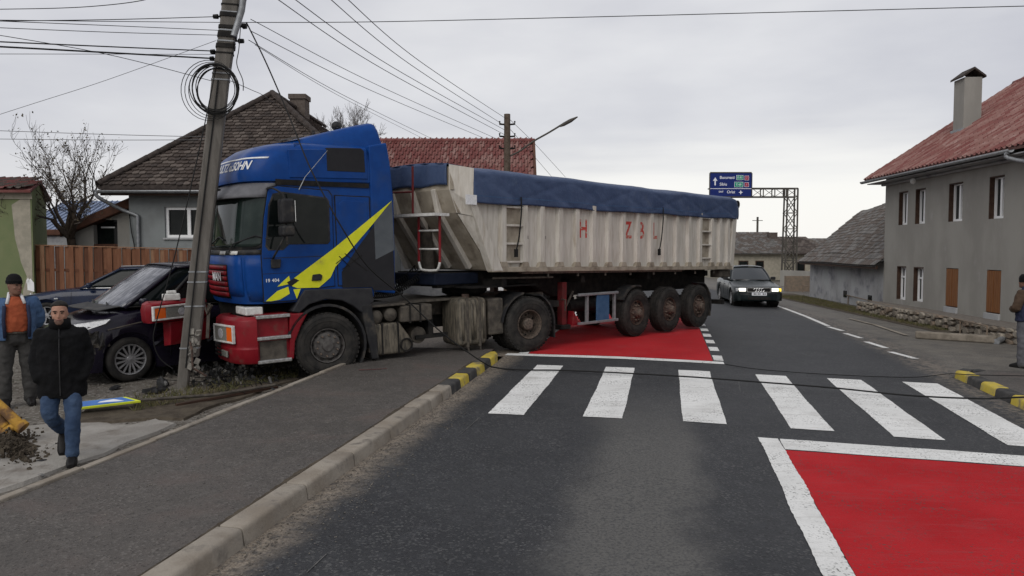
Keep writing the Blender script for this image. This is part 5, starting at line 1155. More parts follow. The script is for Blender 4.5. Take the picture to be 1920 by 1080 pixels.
# ------------------------------------------------------------------ the tipper trailer
mm('leg_red', (.13, .018, .02), (.09, .02, .02), rough=.6, scale=8)
tl_ = thing('tipper_trailer', 'beige ribbed tipper semi-trailer with blue tarpaulin slewed across the street', 'trailer', (-.85, 15.34, 0.0), (0, 0, R(47)))
S0, S1 = -.9, 8.55
def zb(s): return 1.585 - .0145 * (s + .9)
def sx(px, py=440): return loc_plane(tl_, px, py, 1, -1.25).x
side = [(-1.16, 2.9), (-.47, zb(-.47)), (S1, zb(S1)), (S1 + .18, 2.9)]
mk('side_panel', B().prism(side, -1.185, -1.13, 'y'), MT['beige'], tl_); mk('side_panel', B().prism(side, 1.13, 1.185, 'y'), MT['beige'], tl_)
mk('floor', B().prism([(-.47, zb(-.47)), (S1, zb(S1)), (S1, zb(S1) + .08), (-.47, zb(-.47) + .08)], -1.12, 1.12, 'y'), MT['beige_dark'], tl_)
mk('tailgate', B().box(S1 + .02, S1 + .14, -1.18, 1.18, zb(S1), 3.1), MT['beige'], tl_); mk('rear_post', B().prism([(S1 - .12, zb(S1) - .04), (S1 + .1, zb(S1) - .04), (S1 + .28, 2.9), (S1 + .06, 2.9)], -1.25, -1.1, 'y'), MT['beige'], tl_, bev=.02)
mk('load', B().box(-.9, S1, -1.1, 1.1, 2.2, 2.85), MT['soil'], tl_)
mk('bottom_rail', B().prism([(-.62, zb(-.6) - .02), (S1, zb(S1) - .02), (S1, zb(S1) + .075), (-.62, zb(-.6) + .075)], -1.265, -1.12, 'y'), MT['beige_dark'], tl_, bev=.012)
mk('red_sill', B().prism([(.2, zb(.2) - .055), (6, zb(6) - .055), (6, zb(6) - .022), (.2, zb(.2) - .022)], -1.24, -1.15, 'y'), MT['rim_rust'], tl_)
def rib(s, wd=.12, lean=0.0):
    g = mk('rib', B().loft([[(s - wd * .62, -1.184, z), (s - wd * .42, -1.262, z), (s + wd * .42, -1.262, z), (s + wd * .62, -1.184, z)] for z in (zb(s) + .08, 2.88)]), MT['beige'], tl_)
    mk('rib_foot', B().prism([(s - .11, zb(s) + .075), (s + .11, zb(s) + .075), (s + .07, zb(s) + .17), (s - .07, zb(s) + .17)], -1.268, -1.18, 'y'), MT['beige_dark'], g); return g
ribs = [945, 985, 1017, 1051, 1083, 1114, 1143, 1170, 1197, 1222, 1246, 1270, 1293, 1314, 1336, 1351, 1366]
RS = [sx(p) for p in ribs]
for s in RS: rib(s, .13)
def ladder(s0, s1, n, z0=1.72, z1=2.74):
    for k in range(n): mk('ladder_rung', B().box(s0 + .05, s1 - .05, -1.25, -1.19, lerp(z0, z1, k / (n - 1)), lerp(z0, z1, k / (n - 1)) + .04), MT['beige'], tl_, bev=.008)
    mk('ladder_back', B().box(s0 + .06, s1 - .06, -1.189, -1.1865, z0, z1 + .1), MT['beige_dark'], tl_)
ladder(RS[0], RS[1], 4); ladder(RS[13], RS[14], 4)
mk('front_post', B().prism([(-1.24, 2.9), (-1.08, 2.9), (-.34, zb(-.4) + .0), (-.62, zb(-.4) + .0)], -1.27, -1.1, 'y'), MT['beige'], tl_, bev=.015)
mk('front_post', B().prism([(-1.24, 2.9), (-1.08, 2.9), (-.34, zb(-.4)), (-.62, zb(-.4))], 1.1, 1.27, 'y'), MT['beige'], tl_, bev=.015)
# raked nose of the body
nose = [(-1.46, 3.42), (-1.46, 3.02), (-1.30, 2.62), (-.52, 1.60)]
for a, c in zip(nose, nose[1:]):
    mk('front_wall', B().add([(a[0], -1.02, a[1]), (a[0], 1.02, a[1]), (c[0], 1.1, c[1]), (c[0], -1.1, c[1]), (a[0] + .05, -1.02, a[1]), (a[0] + .05, 1.02, a[1]), (c[0] + .05, 1.1, c[1]), (c[0] + .05, -1.1, c[1])], [(0, 3, 2, 1), (4, 5, 6, 7), (0, 4, 7, 3), (1, 2, 6, 5), (0, 1, 5, 4), (3, 7, 6, 2)]), MT['beige_dark'], tl_)
for y in (-.62, -.05, .55):
    mk('front_rib', B().bar((-1.44, y, 3.05), (-1.33, y, 2.62), .11, .12).bar((-1.33, y, 2.62), (-.58, y, 1.64), .11, .12), MT['beige'], tl_, bev=.01)
mk('corner_plate', B().add([(-1.46, -1.02, 3.46), (-1.10, -1.27, 3.40), (-1.12, -1.27, 2.78), (-1.02, -1.27, 2.55), (-1.30, -1.04, 2.62), (-1.46, -1.02, 3.02)], [(0, 1, 2, 3, 4, 5)]), MT['beige'], tl_, solid=.03, fix=False)
mk('corner_gusset', B().add([(-1.28, -1.05, 2.60), (-1.02, -1.26, 2.55), (-.70, -1.26, 2.02), (-.80, -1.1, 1.98)], [(0, 1, 2, 3)]), MT['beige'], tl_, solid=.03, fix=False)
mk('number_plate', B().box(-1.32, -1.06, -1.305, -1.29, 2.76, 2.93), MT['white_mark'], tl_, rot=(0, 0, 0))
wk = mk('walkway', B().box(-1.75, -1.42, -.98, 1.05, 2.56, 2.61), MT['white_plastic'], tl_)
mk('walkway_post', B().tube([(-1.72, -.35, 2.6), (-1.72, -.35, 3.45)], .022, 6).tube([(-1.72, -.35, 3.0), (-1.72, .9, 3.02)], .018, 6), MT['leg_red'], tl_)
ld = bpy.data.objects.new('hanging_ladder', None); C.objects.link(ld); ld.parent = tl_
for y in (-.27, -.84): mk('ladder_rail', B().tube([(-1.52, y, 2.58), (-1.52, y, 1.75)], .024, 8), MT['red_paint'], ld)
mk('ladder_hoop', B().tube(smooth_path([(-1.52, -.27, 1.75), (-1.52, -.32, 1.63), (-1.52, -.42, 1.60), (-1.52, -.69, 1.60), (-1.52, -.79, 1.63), (-1.52, -.84, 1.75)], 4), .024, 8), MT['white_plastic'], ld, smooth='all')
for z in (1.98, 2.31): mk('ladder_rung', B().tube([(-1.52, -.27, z), (-1.52, -.84, z)], .018, 8), MT['white_plastic'], ld)
# tarpaulin
def tf_(a, c):
    s = lerp(-1.12, 8.98, a); t = 9.5 * s
    top = lerp(3.40, 3.32, a); low = lerp(2.80, 2.77, a) + .010 * math.sin(t * .17) + .006 * math.sin(t * .43)
    wav = .014 * math.sin(t * .31 + 3 * c) + .011 * math.sin(t * .83 + 6 * c + 1) * (1 - c) + .012 * math.sin(t * .11) + .012 * max(0, math.sin(t * .47 + 9 * c)) ** 6 + .010 * max(0, math.sin(t * .29 - 7 * c + 2)) ** 8
    if c <= .72: q = c / .72; y = -1.285 + .03 * q + wav * (1 - .5 * q); z = lerp(low, top - .05, q)
    else:
        q = (c - .72) / .28; y = lerp(-1.255, 0, q ** 1.3); z = top - .05 + .05 * math.sin(min(1, q * 4) * R(90)) + .10 * math.sin(q * R(90)) + .4 * wav
    if a > .97: k = (a - .97) / .03; z -= .22 * k * k * (c > .5) ; y *= 1 - .05 * k * k
    return (s, y, z)
b = B().grid(tf_, 200, 22); n0 = len(b.v); b.add([(x, -y, z) for x, y, z in b.v], [tuple(reversed(f)) for f in b.f])
tp_ = mk('tarpaulin', b, MT['tarp'], tl_, smooth='all', fix=False, solid=.012)
mk('tarp_front_flap', B().grid(lambda a, c: (-1.49 - .02 * math.sin(a * 17) * (1 - c) - .012 * math.sin(a * 31 + 2 * c), lerp(-1.0, 1.0, a), lerp(3.10 + .015 * math.sin(a * 13), 3.52 - .05 * (2 * a - 1) ** 2, c)), 40, 8), MT['tarp'], tl_, smooth='all', fix=False, solid=.012)
mk('tarp_top_lap', B().grid(lambda a, c: (lerp(-1.5, -1.1, a), lerp(-1.0, 1.0, c), 3.52 - .05 * (2 * c - 1) ** 2 - .02 * a), 3, 16), MT['tarp'], tl_, smooth='all', fix=False, solid=.012)
mk('tarp_hem', B().tube([tf_(i / 120, .17) for i in range(121)], .010, 4), MT['denim'], tp_)
mk('tarp_roll', B().tube([(8.95, -1.2, 3.18), (8.97, 1.2, 3.2)], .11, 12), MT['cable'], tl_, smooth=40)
for px, y0, y1 in ((974, 372, 478), (1240, 395, 478)):
    s = sx(px, 420); mk('tarp_strap', B().tube(smooth_path([(s, -1.29, 2.95), (s, -1.30, 2.7), (s - .04, -1.285, 2.25), (s - .12, -1.28, 1.95)], 5), .014, 5).box(s - .16, s - .09, -1.3, -1.26, 1.83, 1.98), MT['cable'], tl_)
# worn red letters
for ch, px in (('H', 1098), ('Z', 1182), ('B', 1207), ('L', 1232)):
    s = sx(px, 430); lettering('side_letter', ch, .52, MT['red_mark'], tl_, lambda x, y, s=s: (s + x * .8, -1.1865, 2.38 + y), bold=.012)
for px in (984, 1017): s = sx(px, 460) + .08; lettering('small_marking', '£' if False else 'E', .08, MT['dark_film'], tl_, lambda x, y, s=s: (s + x, -1.2635, 2.2 + y))
# running gear
for sg in (-1, 1): mk('chassis_beam', B().prism([(-1.35, 1.27), (1.2, 1.27), (1.9, .98), (S1 - .2, .92), (S1 - .2, 1.45), (-1.35, 1.56)], sg * .42, sg * .56, 'y'), MT['chassis'], tl_, bev=.01)
for s in (-.2, 2.2, 4.7, 7.4): mk('cross_beam', B().box(s, s + .12, -1.1, 1.1, 1.28, 1.42), MT['chassis'], tl_)
mk('king_plate', B().box(-.9, .9, -1.0, 1.0, 1.262, 1.29), MT['chassis'], tl_); mk('neck_box', B().box(-1.45, -.35, -.62, .62, 1.33, 1.54), material('neck_blue', (.006, .010, .022), (.010, .014, .028), rough=.7, spec=.2), tl_, bev=.02)
mk('tipping_ram', B().tube([(-1.05, 0, 1.55), (-1.15, 0, 3.0)], .12, 12), MT['dusty_metal'], tl_, smooth=40)
mk('tie_bar', B().tube([(-.4, -1.05, 1.44), (1.2, -1.15, 1.42)], .02, 6), MT['dusty_metal'], tl_)
for sg in (-1, 1):
    lg = mk('landing_leg', B().box(1.64, 1.78, sg * .98 - .07, sg * .98 + .07, .42, 1.30), MT['rim_rust'] if sg > 0 else MT['leg_red'], tl_, bev=.01)
    mk('leg_foot', B().box(1.55, 1.87, sg * .98 - .11, sg * .98 + .11, .33, .42), MT['chassis'], lg, bev=.01)
mk('leg_crank', B().tube([(1.62, -1.04, .95), (1.62, -1.14, .95), (1.62, -1.14, .72)], .015, 6), MT['dusty_metal'], tl_)
mk('wheel_chock', B().prism([(1.86, .40), (2.22, .40), (2.05, .50), (1.90, .70)], -1.14, -.98, 'y'), MT['red_paint'], tl_, bev=.01)
mk('leg_brace', B().bar((1.78, -1.0, .75), (2.05, -1.0, 1.1), .03, .03), MT['dusty_metal'], tl_)
gf = bpy.data.objects.new('side_guard', None); C.objects.link(gf); gf.parent = tl_
for z in (.40, 1.00): mk('guard_rail', B().box(1.98, 3.38, -1.22, -1.17, z, z + .055), MT['galv'], gf, bev=.008)
for s in (2.28, 3.26): mk('guard_post', B().box(s, s + .065, -1.19, -1.13, .40, 1.04), MT['galv'], gf, bev=.006)
mk('blue_panel', B().box(2.62, 3.06, -1.20, -1.165, .43, .995), material('panel_blue', (.035, .085, .17), (.05, .11, .20), rough=.5), gf, bev=.008)
for k, s in enumerate((4.08, 5.47, 6.86)):
    for sg in (-1, 1): truck_wheel(tl_, (s, sg * 1.25, .535), 'trailer', sg, roll=.3 * k)
    mk('axle', B().tube([(s, -1, .535), (s, 1, .535)], .075, 8), MT['chassis'], tl_); mk('spring', B().box(s - .5, s + .45, -.6, -.5, .70, .78).box(s - .55, s - .38, -.6, -.46, .7, 1.0), MT['chassis'], tl_)
mk('wheel_fender', arch(.60, .63, R(75), R(150), -1.24, -.9, cx=4.08), MT['black_plastic'], tl_, smooth=50)
mk('rear_fender', arch(.60, .63, R(-15), R(70), -1.24, -.9, cx=6.86), MT['black_plastic'], tl_, smooth=50); mk('rear_flap', B().box(7.42, 7.45, -1.24, -.85, .25, .85), MT['black_plastic'], tl_)
mk('air_vessel', B().tube([(2.3, -.6, .75), (3.3, -.6, .75)], .14, 12), MT['chassis'], tl_, smooth=40)
mk('hinge_bracket', B().box(S1 - .55, S1 + .05, -1.2, -.9, 1.22, 1.42), MT['dusty_metal'], tl_, bev=.03); mk('rear_bumper', B().box(S1 - .3, S1 - .2, -1.15, 1.15, .5, .62), MT['chassis'], tl_)
for k in range(8): s = 1.0 + k * .95; mk('rail_clip', B().tube([(s, -1.2, zb(s) - .12), (s, -1.2, zb(s) - .05)], .025, 6), MT['dusty_metal'], tl_)
# ------------------------------------------------------------------ leaning pole, wires
PX = [(-80, 441), (0, 433), (60, 427.5), (150, 414), (240, 404.5), (500, 374), (650, 357), (735, 349)]
def pole_at(py, dx=0.0, dY=0.0):
    return at(interp(PX, py) + dx, py, lerp(12.40, 11.79, max(-.12, min(1.03, py / 735))) + dY)
po = thing('utility_pole', 'leaning cracked concrete utility pole wedged against the truck front', 'pole')
def pole_sec(py, wx, wy, x0=-1, x1=1):
    c = pole_at(py); a = R(16); u = Vector((math.cos(a), math.sin(a), 0)); v = Vector((-math.sin(a), math.cos(a), 0)); e = .022
    pts = []
    for sx_, sy_ in ((-1, -1), (1, -1), (1, 1), (-1, 1)):
        xx = (x1 if sx_ > 0 else x0) * wx; yy = sy_ * wy
        o = [(xx - sx_ * e, yy), (xx, yy - sy_ * e)]
        if sx_ * sy_ < 0: o = o if sx_ > 0 else o
        q = [(xx, yy - sy_ * e), (xx - sx_ * e, yy)]
        pts += q if sx_ * sy_ > 0 else o
    # order the eight corners round the section
    pts.sort(key=lambda p: math.atan2(p[1], p[0] - (x0 + x1) / 2 * wx)); return [c + u * x + v * y for x, y in pts]
mk('shaft', B().loft([pole_sec(py, lerp(.122, .136, (py + 80) / 760), .108) for py in (-80, 60, 150, 300, 450, 600, 668)]), MT['concrete_pole'], po)
mk('broken_foot', B().loft([pole_sec(py, .135, w_, -1, x1_) for py, w_, x1_ in ((664, .104, .35), (690, .10, .22), (715, .098, .2), (740, .095, .12))]), MT['concrete_pole'], po)
rr = random.Random(3); b = B()
for k in range(26):
    c = pole_at(rr.uniform(620, 700), rr.uniform(-2, 18), -.115 + rr.uniform(-.02, .02)); s = rr.uniform(.012, .04); b.box(-s, s, -s * .3, s * .3, -s * 1.2, s * 1.2, M=Matrix.Translation(c) @ Euler((rr.uniform(-.5, .5), rr.uniform(-.7, .7), rr.uniform(-.5, .5))).to_matrix().to_4x4())
mk('spalled_concrete', b, MT['concrete_raw'], po, kind='stuff')
for py in (10, 24, 58, 78, 100, 130, 138, 150, 508, 527, 572, 650):
    ring = pole_sec(py, lerp(.122, .136, (py + 80) / 760) + .006, .114); ring2 = pole_sec(py + 2.6, lerp(.122, .136, (py + 80) / 760) + .006, .114); mk('band', B().loft([ring, ring2], caps=False), MT['galv' if py > 120 else rr.choice(['galv', 'chassis'])], po, solid=.006, fix=False)
for py0, py1 in ((26, 34), (50, 56), (62, 72), (84, 92)):
    mk('dark_clamp', B().loft([pole_sec(py0, .133, .117), pole_sec(py1, .135, .118)], caps=False), MT['chassis'], po, solid=.012, fix=False)
for py, dx, ln in ((31, -16, -14), (97, -15, -12), (110, -16, -10), (48, 20, 14), (50, 24, 10), (77, 16, 16)):
    a = pole_at(py, dx * .9); c = pole_at(py, dx + ln); mk('insulator', B().tube([a, a.lerp(c, .4), a.lerp(c, .45), c], [.015, .015, .04, .035], 8), MT['cable'], po)
mk('lamp_arm', B().tube([pole_at(68, 12, -.16), pole_at(20, 22, -.16), at(456, 0, 12.2), at(480, -70, 12.2)], .05, 10), MT['galv'], po, smooth=40)
mk('riser_cable', B().tube(smooth_path([pole_at(150, -5, -.135), pole_at(240, -6, -.13), pole_at(400, -7, -.135), pole_at(560, -6, -.14), pole_at(690, -5, -.145)], 4), .012, 5), MT['cable'], po)
mk('rebar', B().tube([pole_at(640, -2, -.2), pole_at(655, 3, -.22), pole_at(690, 8, -.2), pole_at(705, 35, -.1)], .018, 5), MT['rim_rust'], po)
# coil of spare cable
cc = pole_at(172, 1, -.02); pts = []; rr = random.Random(17); b = B()
for k in range(9):
    ro = .325 + rr.uniform(-.03, .04) ; off = Vector((rr.uniform(-.02, .02), 0, rr.uniform(-.02, .02))); loop = []
    dy = (-.17 if k % 2 else .17) + rr.uniform(-.02, .02)
    for i in range(37):
        a = 2 * math.pi * i / 36; loop.append(cc + off + Vector((math.cos(a) * ro * (1 + .03 * math.sin(3 * a + k)), dy * math.sin(a * .5) * .3 - .19, math.sin(a) * ro * 1.06)))
    b.tube(loop, .0075, 5)
for k in range(3):
    loop = []
    for i in range(30): a = 2 * math.pi * i / 29 + .4; ro = .40 + .03 * k; loop.append(cc + Vector((-.03 - .03 * k + math.cos(a) * ro * .95, -.2, -.02 + math.sin(a) * ro)))
    b.tube(loop, .006, 4)
mk('cable_coil', b, MT['cable'], smooth='all', label='black coil of spare cable hung high on the leaning pole', cat='cable')
def wire(label, pts, r, mat='cable', k=8, group='overhead wires'):
    """pts = (px, py, Y)"""
    P = [Vector(p) if len(p) == 3 and isinstance(p, Vector) else at(*p) for p in pts]
    mk('overhead_wire', B().tube(smooth_path(P, k), r, 5), MT[mat], smooth='all', label=label, cat='wire', group=group)
def lw(label, y0, x1, y1, r, sag=3, mat='cable', xm=None, Yl=9.5):
    P = pole_at(y0); a = Vector(pole_at(y0, -16)); c = at(-140, y1, Yl); m = at((x1 + interp(PX, y0)) / 2 - 20, (y0 + y1) / 2 + sag, 10.9)
    wire(label, [a, m, c], r, mat)
lw('topmost wire running left from the brown clamp at the pole head', 31, 0, 41, .006, 1)
lw('second wire from the top running level to the left of the pole', 42, 0, 36, .005, 1)
lw('thin wire third from the top sloping up to the left of the pole', 57, 0, 34, .005, 2)
lw('thin fourth wire left of the pole just above the thick pair', 66, 0, 46, .005, 4)
lw('upper of the two thick cables running left from the pole', 96, 0, 72, .009, 3)
lw('lower and thickest black cable running left from the pole', 110, 0, 80, .012, 3)
lw('faint grey wire just under the thick cables left of the pole', 102, 0, 101, .004, 0, 'wire_grey')
lw('thin wire crossing down from upper left to the cable coil', 152, 0, 44, .005, 1)
wire('faint wire climbing from the lower left up to the pole clamps', [(405, 76, 12.3), (200, 150, 12.5), (60, 195, 12.6), (-80, 240, 12.6)], .004, 'wire_grey')
wire('short wire sagging across the top left corner of the sky', [(300, -12, 9), (265, 1, 9), (190, 10.5, 9.2), (100, 15.5, 9.4), (-60, 18, 9.6)], .005)
wire('upper of two far thin wires level above the bare tree', [(400, 257, 21), (200, 252, 21), (-60, 243, 21)], .008, 'wire_grey')
wire('lower of two far thin wires level above the bare tree', [(400, 262, 21), (200, 262.5, 21), (-60, 260, 21)], .008, 'wire_grey')
wire('long wire crossing the whole sky from the pole to the right edge', [pole_at(42, 20), (700, 41, 12), (1100, 32, 11.5), (1500, 22, 11), (1980, 10, 10.5)], .006)
FP = 26.0
for i, (a, b_, r_, t_) in enumerate((
    ((470, 36, 12.4), (935, 262, FP), .006, 'highest wire from the leaning pole down to the distant pole'),
    ((470, 58, 12.4), (905, 258, FP), .006, 'wire just below the highest one towards the distant pole'),
    ((466, 75, 12.4), (822, 266, 30), .006, 'lower wire from the leaning pole towards the red roof'),
    ((478, 84, 12.4), (806, 266, 30), .005, 'lowest slack wire from the leaning pole towards the red roof'))):
    m = ((a[0] + b_[0]) / 2, (a[1] + b_[1]) / 2 + 8, (a[2] + b_[2]) / 2 - 2); wire(t_, [a, m, b_], r_, 'cable' if i < 3 else 'wire_grey', 12)
for a, b_, t_ in (((505, -12, 11), (945, 252, FP), 'first of the long wires rising from the distant pole to the top'), ((538, -12, 11), (945, 243, FP), 'second of the long wires rising from the distant pole to the top'), ((605, -14, 11), (947, 236, FP), 'third of the long wires rising from the distant pole to the top'), ((640, -12, 11), (948, 222, FP), 'fourth and rightmost long wire rising from the distant pole to the top')):
    m = ((a[0] + b_[0]) / 2 - 8, (a[1] + b_[1]) / 2 + 9, 16); wire(t_, [a, m, b_], .007, 'cable', 12)
wire('upper thin wire sloping down right from the distant pole', [(957, 225, FP), (1005, 272, 30), (1060, 332, 36)], .008, 'wire_grey'); wire('lower thin wire sloping down right from the distant pole', [(957, 243, FP), (990, 280, 30), (1035, 332, 36)], .008, 'wire_grey')
wire('slack wire looping from the pole towards the cottage roof peak', [pole_at(150, 14), (470, 168, 12.6), (500, 183, 14), (540, 215, 18), (590, 245, 21)], .005)
wire('thin drop cable hanging from the pole past the silver bumper lamp', [pole_at(118, -12, -.2), (378, 260, 11.9), (330, 470, 11.6), (294, 600, 11.5), (288, 640, 11.5), (300, 672, 11.55), (325, 692, 11.6)], .009)
wire('short cable curling down along the right of the pole', [pole_at(30, 22), (448, 90, 12.1), (444, 120, 12.1), (455, 150, 12.1), (456, 170, 12.1)], .007)
# the snapped cable: from the pole over the cab, down to the kerb and across the road
P = [at(462, 42, 12.3), at(500, 120, 12.2), at(545, 225, 12.0), at(575, 300, 11.75), at(600, 352, 11.65), at(640, 425, 11.6), at(690, 500, 11.9), at(760, 560, 12.3), at(830, 625, 12.5), gp(905, 679, .16), gp(935, 690, .03), gp(985, 693.5, .03), gp(1060, 694.5, .03), gp(1180, 700, .05), gp(1300, 707, .08), gp(1420, 716, .08), gp(1560, 727, .08), gp(1700, 741, .07), gp(1820, 747, .12), gp(1880, 746, .24), gp(1990, 742, .2)]
mk('fallen_cable', B().tube(smooth_path(P, 8), .012, 6), MT['cable'], smooth='all', label='thick snapped cable draped over the cab and lying across the zebra crossing', cat='cable')
P = [gp(1360, 683, .02), gp(1420, 692, .02), gp(1520, 700, .02), gp(1640, 706, .03), gp(1720, 707, .03), gp(1780, 701, .05), gp(1830, 703, .17), gp(1990, 706, .17)]
mk('fallen_cable', B().tube(smooth_path(P, 8), .007, 6), MT['cable'], smooth='all', label='thinner cable lying along the far end of the zebra crossing', cat='cable')
# distant pole with street lamp
dp = thing('lamp_pole', 'distant brown wooden pole carrying a curved street lamp arm', 'street lamp', (-.16, FP, -.1))
mk('shaft', B().tube([(0, 0, 0), (0, 0, 6.55)], [.13, .105], 10), MT['bark'], dp, smooth=40)
la = [at(957, 292, FP), at(975, 283, FP), at(1000, 265, FP), at(1030, 248, FP), at(1056, 232, FP)]
mk('lamp_arm', B().tube([p - dp.location for p in smooth_path(la, 4)], .03, 8), MT['gantry_steel'], dp, smooth=40)
a, c = at(1050, 237, FP) - dp.location, at(1083, 219, FP) - dp.location
mk('lamp_head', B().tube([a, a.lerp(c, .2), a.lerp(c, .6), c], [.03, .06, .065, .02], 10), MT['gantry_steel'], dp, smooth=50)
for z in (5.4, 5.8, 6.2):
    for sg in (-1, 1): mk('insulator', B().tube([(0, 0, z), (sg * .25, 0, z + .02), (sg * .25, 0, z + .12)], .03, 6), MT['chassis'], dp)
# far cross-armed post
fp_ = thing('far_post', 'tiny cross-armed post on the skyline behind the sedan', 'pole', (at(1420, 440, 75).x, 75, 0))
mk('shaft', B().bar((0, 0, 0), (0, 0, 5.0), .16, .16), MT['gantry_steel'], fp_); mk('cross_arm', B().bar((-.5, 0, 4.65), (.5, 0, 4.65), .05, .06), MT['gantry_steel'], fp_)

# ------------------------------------------------------------------ sign gantry
GY = 52.0
gy = thing('sign_gantry', 'steel lattice gantry with a blue road direction sign', 'gantry')
def gx(px): return at(px, 465, GY).x
def gzz(py): return at(960, py, GY).z
xl, xr, zt, z2, zb0 = gx(1475), gx(1494), gzz(353), gzz(369), gzz(548)
dpt = .6
for x in (xl, xr):
    for y in (0, dpt): mk('mast_leg', B().bar((lerp(x, x, 1) + (-.12 if x == xl else .0), GY + y, zb0), (x, GY + y, zt), .09, .09), MT['gantry_steel'], gy)
n_ = 6; zz = [lerp(zb0, z2, i / n_) for i in range(n_ + 1)]
for i in range(n_):
    for y in (0, dpt):
        mk('brace', B().bar((xl - .1 * (1 - i / n_), GY + y, zz[i]), (xr, GY + y, zz[i + 1]), .045, .045), MT['gantry_steel'], gy); mk('brace', B().bar((xr, GY + y, zz[i]), (xl - .1 * (1 - i / n_), GY + y, zz[i + 1]), .045, .045), MT['gantry_steel'], gy); mk('brace', B().bar((xl - .1, GY + y, zz[i]), (xr, GY + y, zz[i]), .05, .05), MT['gantry_steel'], gy)
xs0 = gx(1330)
for z in (zt, z2):
    for y in (0, dpt): mk('boom_chord', B().bar((xs0, GY + y, z), (xr, GY + y, z), .08, .08), MT['gantry_steel'], gy)
xb = [gx(1494 - 21.5 * k) for k in range(8)]
for i in range(7):
    for y in (0, dpt): mk('boom_strut', B().bar((xb[i], GY + y, z2), (xb[i], GY + y, zt), .06, .06), MT['gantry_steel'], gy)
    mk('boom_brace', B().bar((xb[i], GY, z2), (xb[i + 1], GY, zt), .03, .03), MT['gantry_steel'], gy); mk('boom_brace', B().bar((xb[i], GY, zt), (xb[i + 1], GY, z2), .03, .03), MT['gantry_steel'], gy)
sb = mk('sign_panel', B().box(gx(1328.5), gx(1405.5), GY - .20, GY - .14, gzz(368.5), gzz(325)), MT['sign_blue'], gy, bev=.01)
fr = B(); x0, x1, z0, z1 = gx(1328.5), gx(1405.5), gzz(368.5), gzz(325)
for a in ((x0, x1, z1, z1 + .07), (x0, x1, z0 - .05, z0), (x0 - .05, x0, z0, z1), (x1, x1 + .05, z0, z1)): fr.box(a[0], a[1], GY - .22, GY - .12, a[2], a[3])
mk('sign_frame', fr, MT['gantry_steel'], sb)
YS = GY - .205
mk('sign_divider', B().box(x0, x1, YS - .003, YS, gzz(354.6), gzz(353.6)), MT['sign_white'], sb)
def st_(body, px, py, size, mat='sign_white'): lettering('sign_lettering', body, size, MT[mat], sb, lambda x, y: (gx(px) + x, YS - .004, gzz(py) + y), bold=.004)
st_('Bucuresti', 1360, 333.5, .26); st_('Sibiu', 1353, 346, .26); st_('Orlat', 1367.5, 360.5, .25); st_('DN7', 1349, 360, .15)
for px0, px1, py0, py1, m_, t_ in ((1377, 1390, 329, 338, 'sign_green', 'E 81'), (1373.5, 1390, 341.5, 351.5, 'sign_green', 'E 68'), (1392.5, 1400.5, 330, 338.5, 'sign_red', '1'), (1392.5, 1400.5, 342.5, 351, 'sign_red', '1')):
    mk('route_badge', B().box(gx(px0), gx(px1), YS - .006, YS, gzz(py1), gzz(py0)), MT['sign_white'], sb); mk('route_field', B().box(gx(px0 + .6), gx(px1 - .6), YS - .009, YS - .0062, gzz(py1 - .6), gzz(py0 + .6)), MT[m_], sb)
    lettering('route_number', t_, .19, MT['sign_white'], sb, lambda x, y, a=px0, c=px1, d=py0, e=py1: (gx((a + c) / 2) + x, YS - .011, gzz((d + e) / 2) + y))
def spoly(pts): mk('arrow', B().prism([(gx(a), gzz(c)) for a, c in pts], YS - .005, YS - .001, 'y'), MT['sign_white'], sb)
spoly([(1337.8, 333), (1333.5, 340), (1336.5, 339), (1336.5, 348), (1339, 348), (1339, 339), (1342, 340)])
spoly([(1385.5, 357), (1384.2, 360), (1381.5, 361), (1384.2, 362), (1385.5, 365.5), (1387, 362), (1390, 361), (1387, 360)])
# ------------------------------------------------------------------ cars
def car_wheel(parent, pos, out, r=.34, wd=.21, spokes=14, rimmat='alloy', rot=0.0):
    wl = bpy.data.objects.new('wheel', None); C.objects.link(wl); wl.parent = parent; wl.location = pos; wl.rotation_euler = (0, 0, (0 if out < 0 else math.pi) + rot); wl.empty_display_size = .1
    ri = r * .68
    mk('tyre', B().lathe([(ri, .03), (ri + .01, .004), (r * .85, -.008), (r * .95, .01), (r, .04), (r, wd - .04), (r * .95, wd - .01), (r * .85, wd), (ri, wd - .03)], 36), MT['tyre'], wl, smooth=45)
    b = B().lathe([(ri + .004, .03), (ri, .002), (ri - .02, .006), (ri - .03, .05), (ri - .03, wd - .03)], 36); b.lathe([(.001, .0), (.055, .003), (.065, .02), (.06, .05)], 18)
    for i in range(spokes):
        a = 2 * math.pi * i / spokes; c_, s_ = math.cos(a), math.sin(a); b.bar((.055 * c_, .022, .055 * s_), ((ri - .022) * c_, .014, (ri - .022) * s_), .028, .022, up=(0, 1, 0))
    mk('rim', b, MT[rimmat], wl, smooth=40); mk('brake', B().lathe([(ri - .05, .07), (.001, .07)], 24), MT['chassis'], wl); return wl
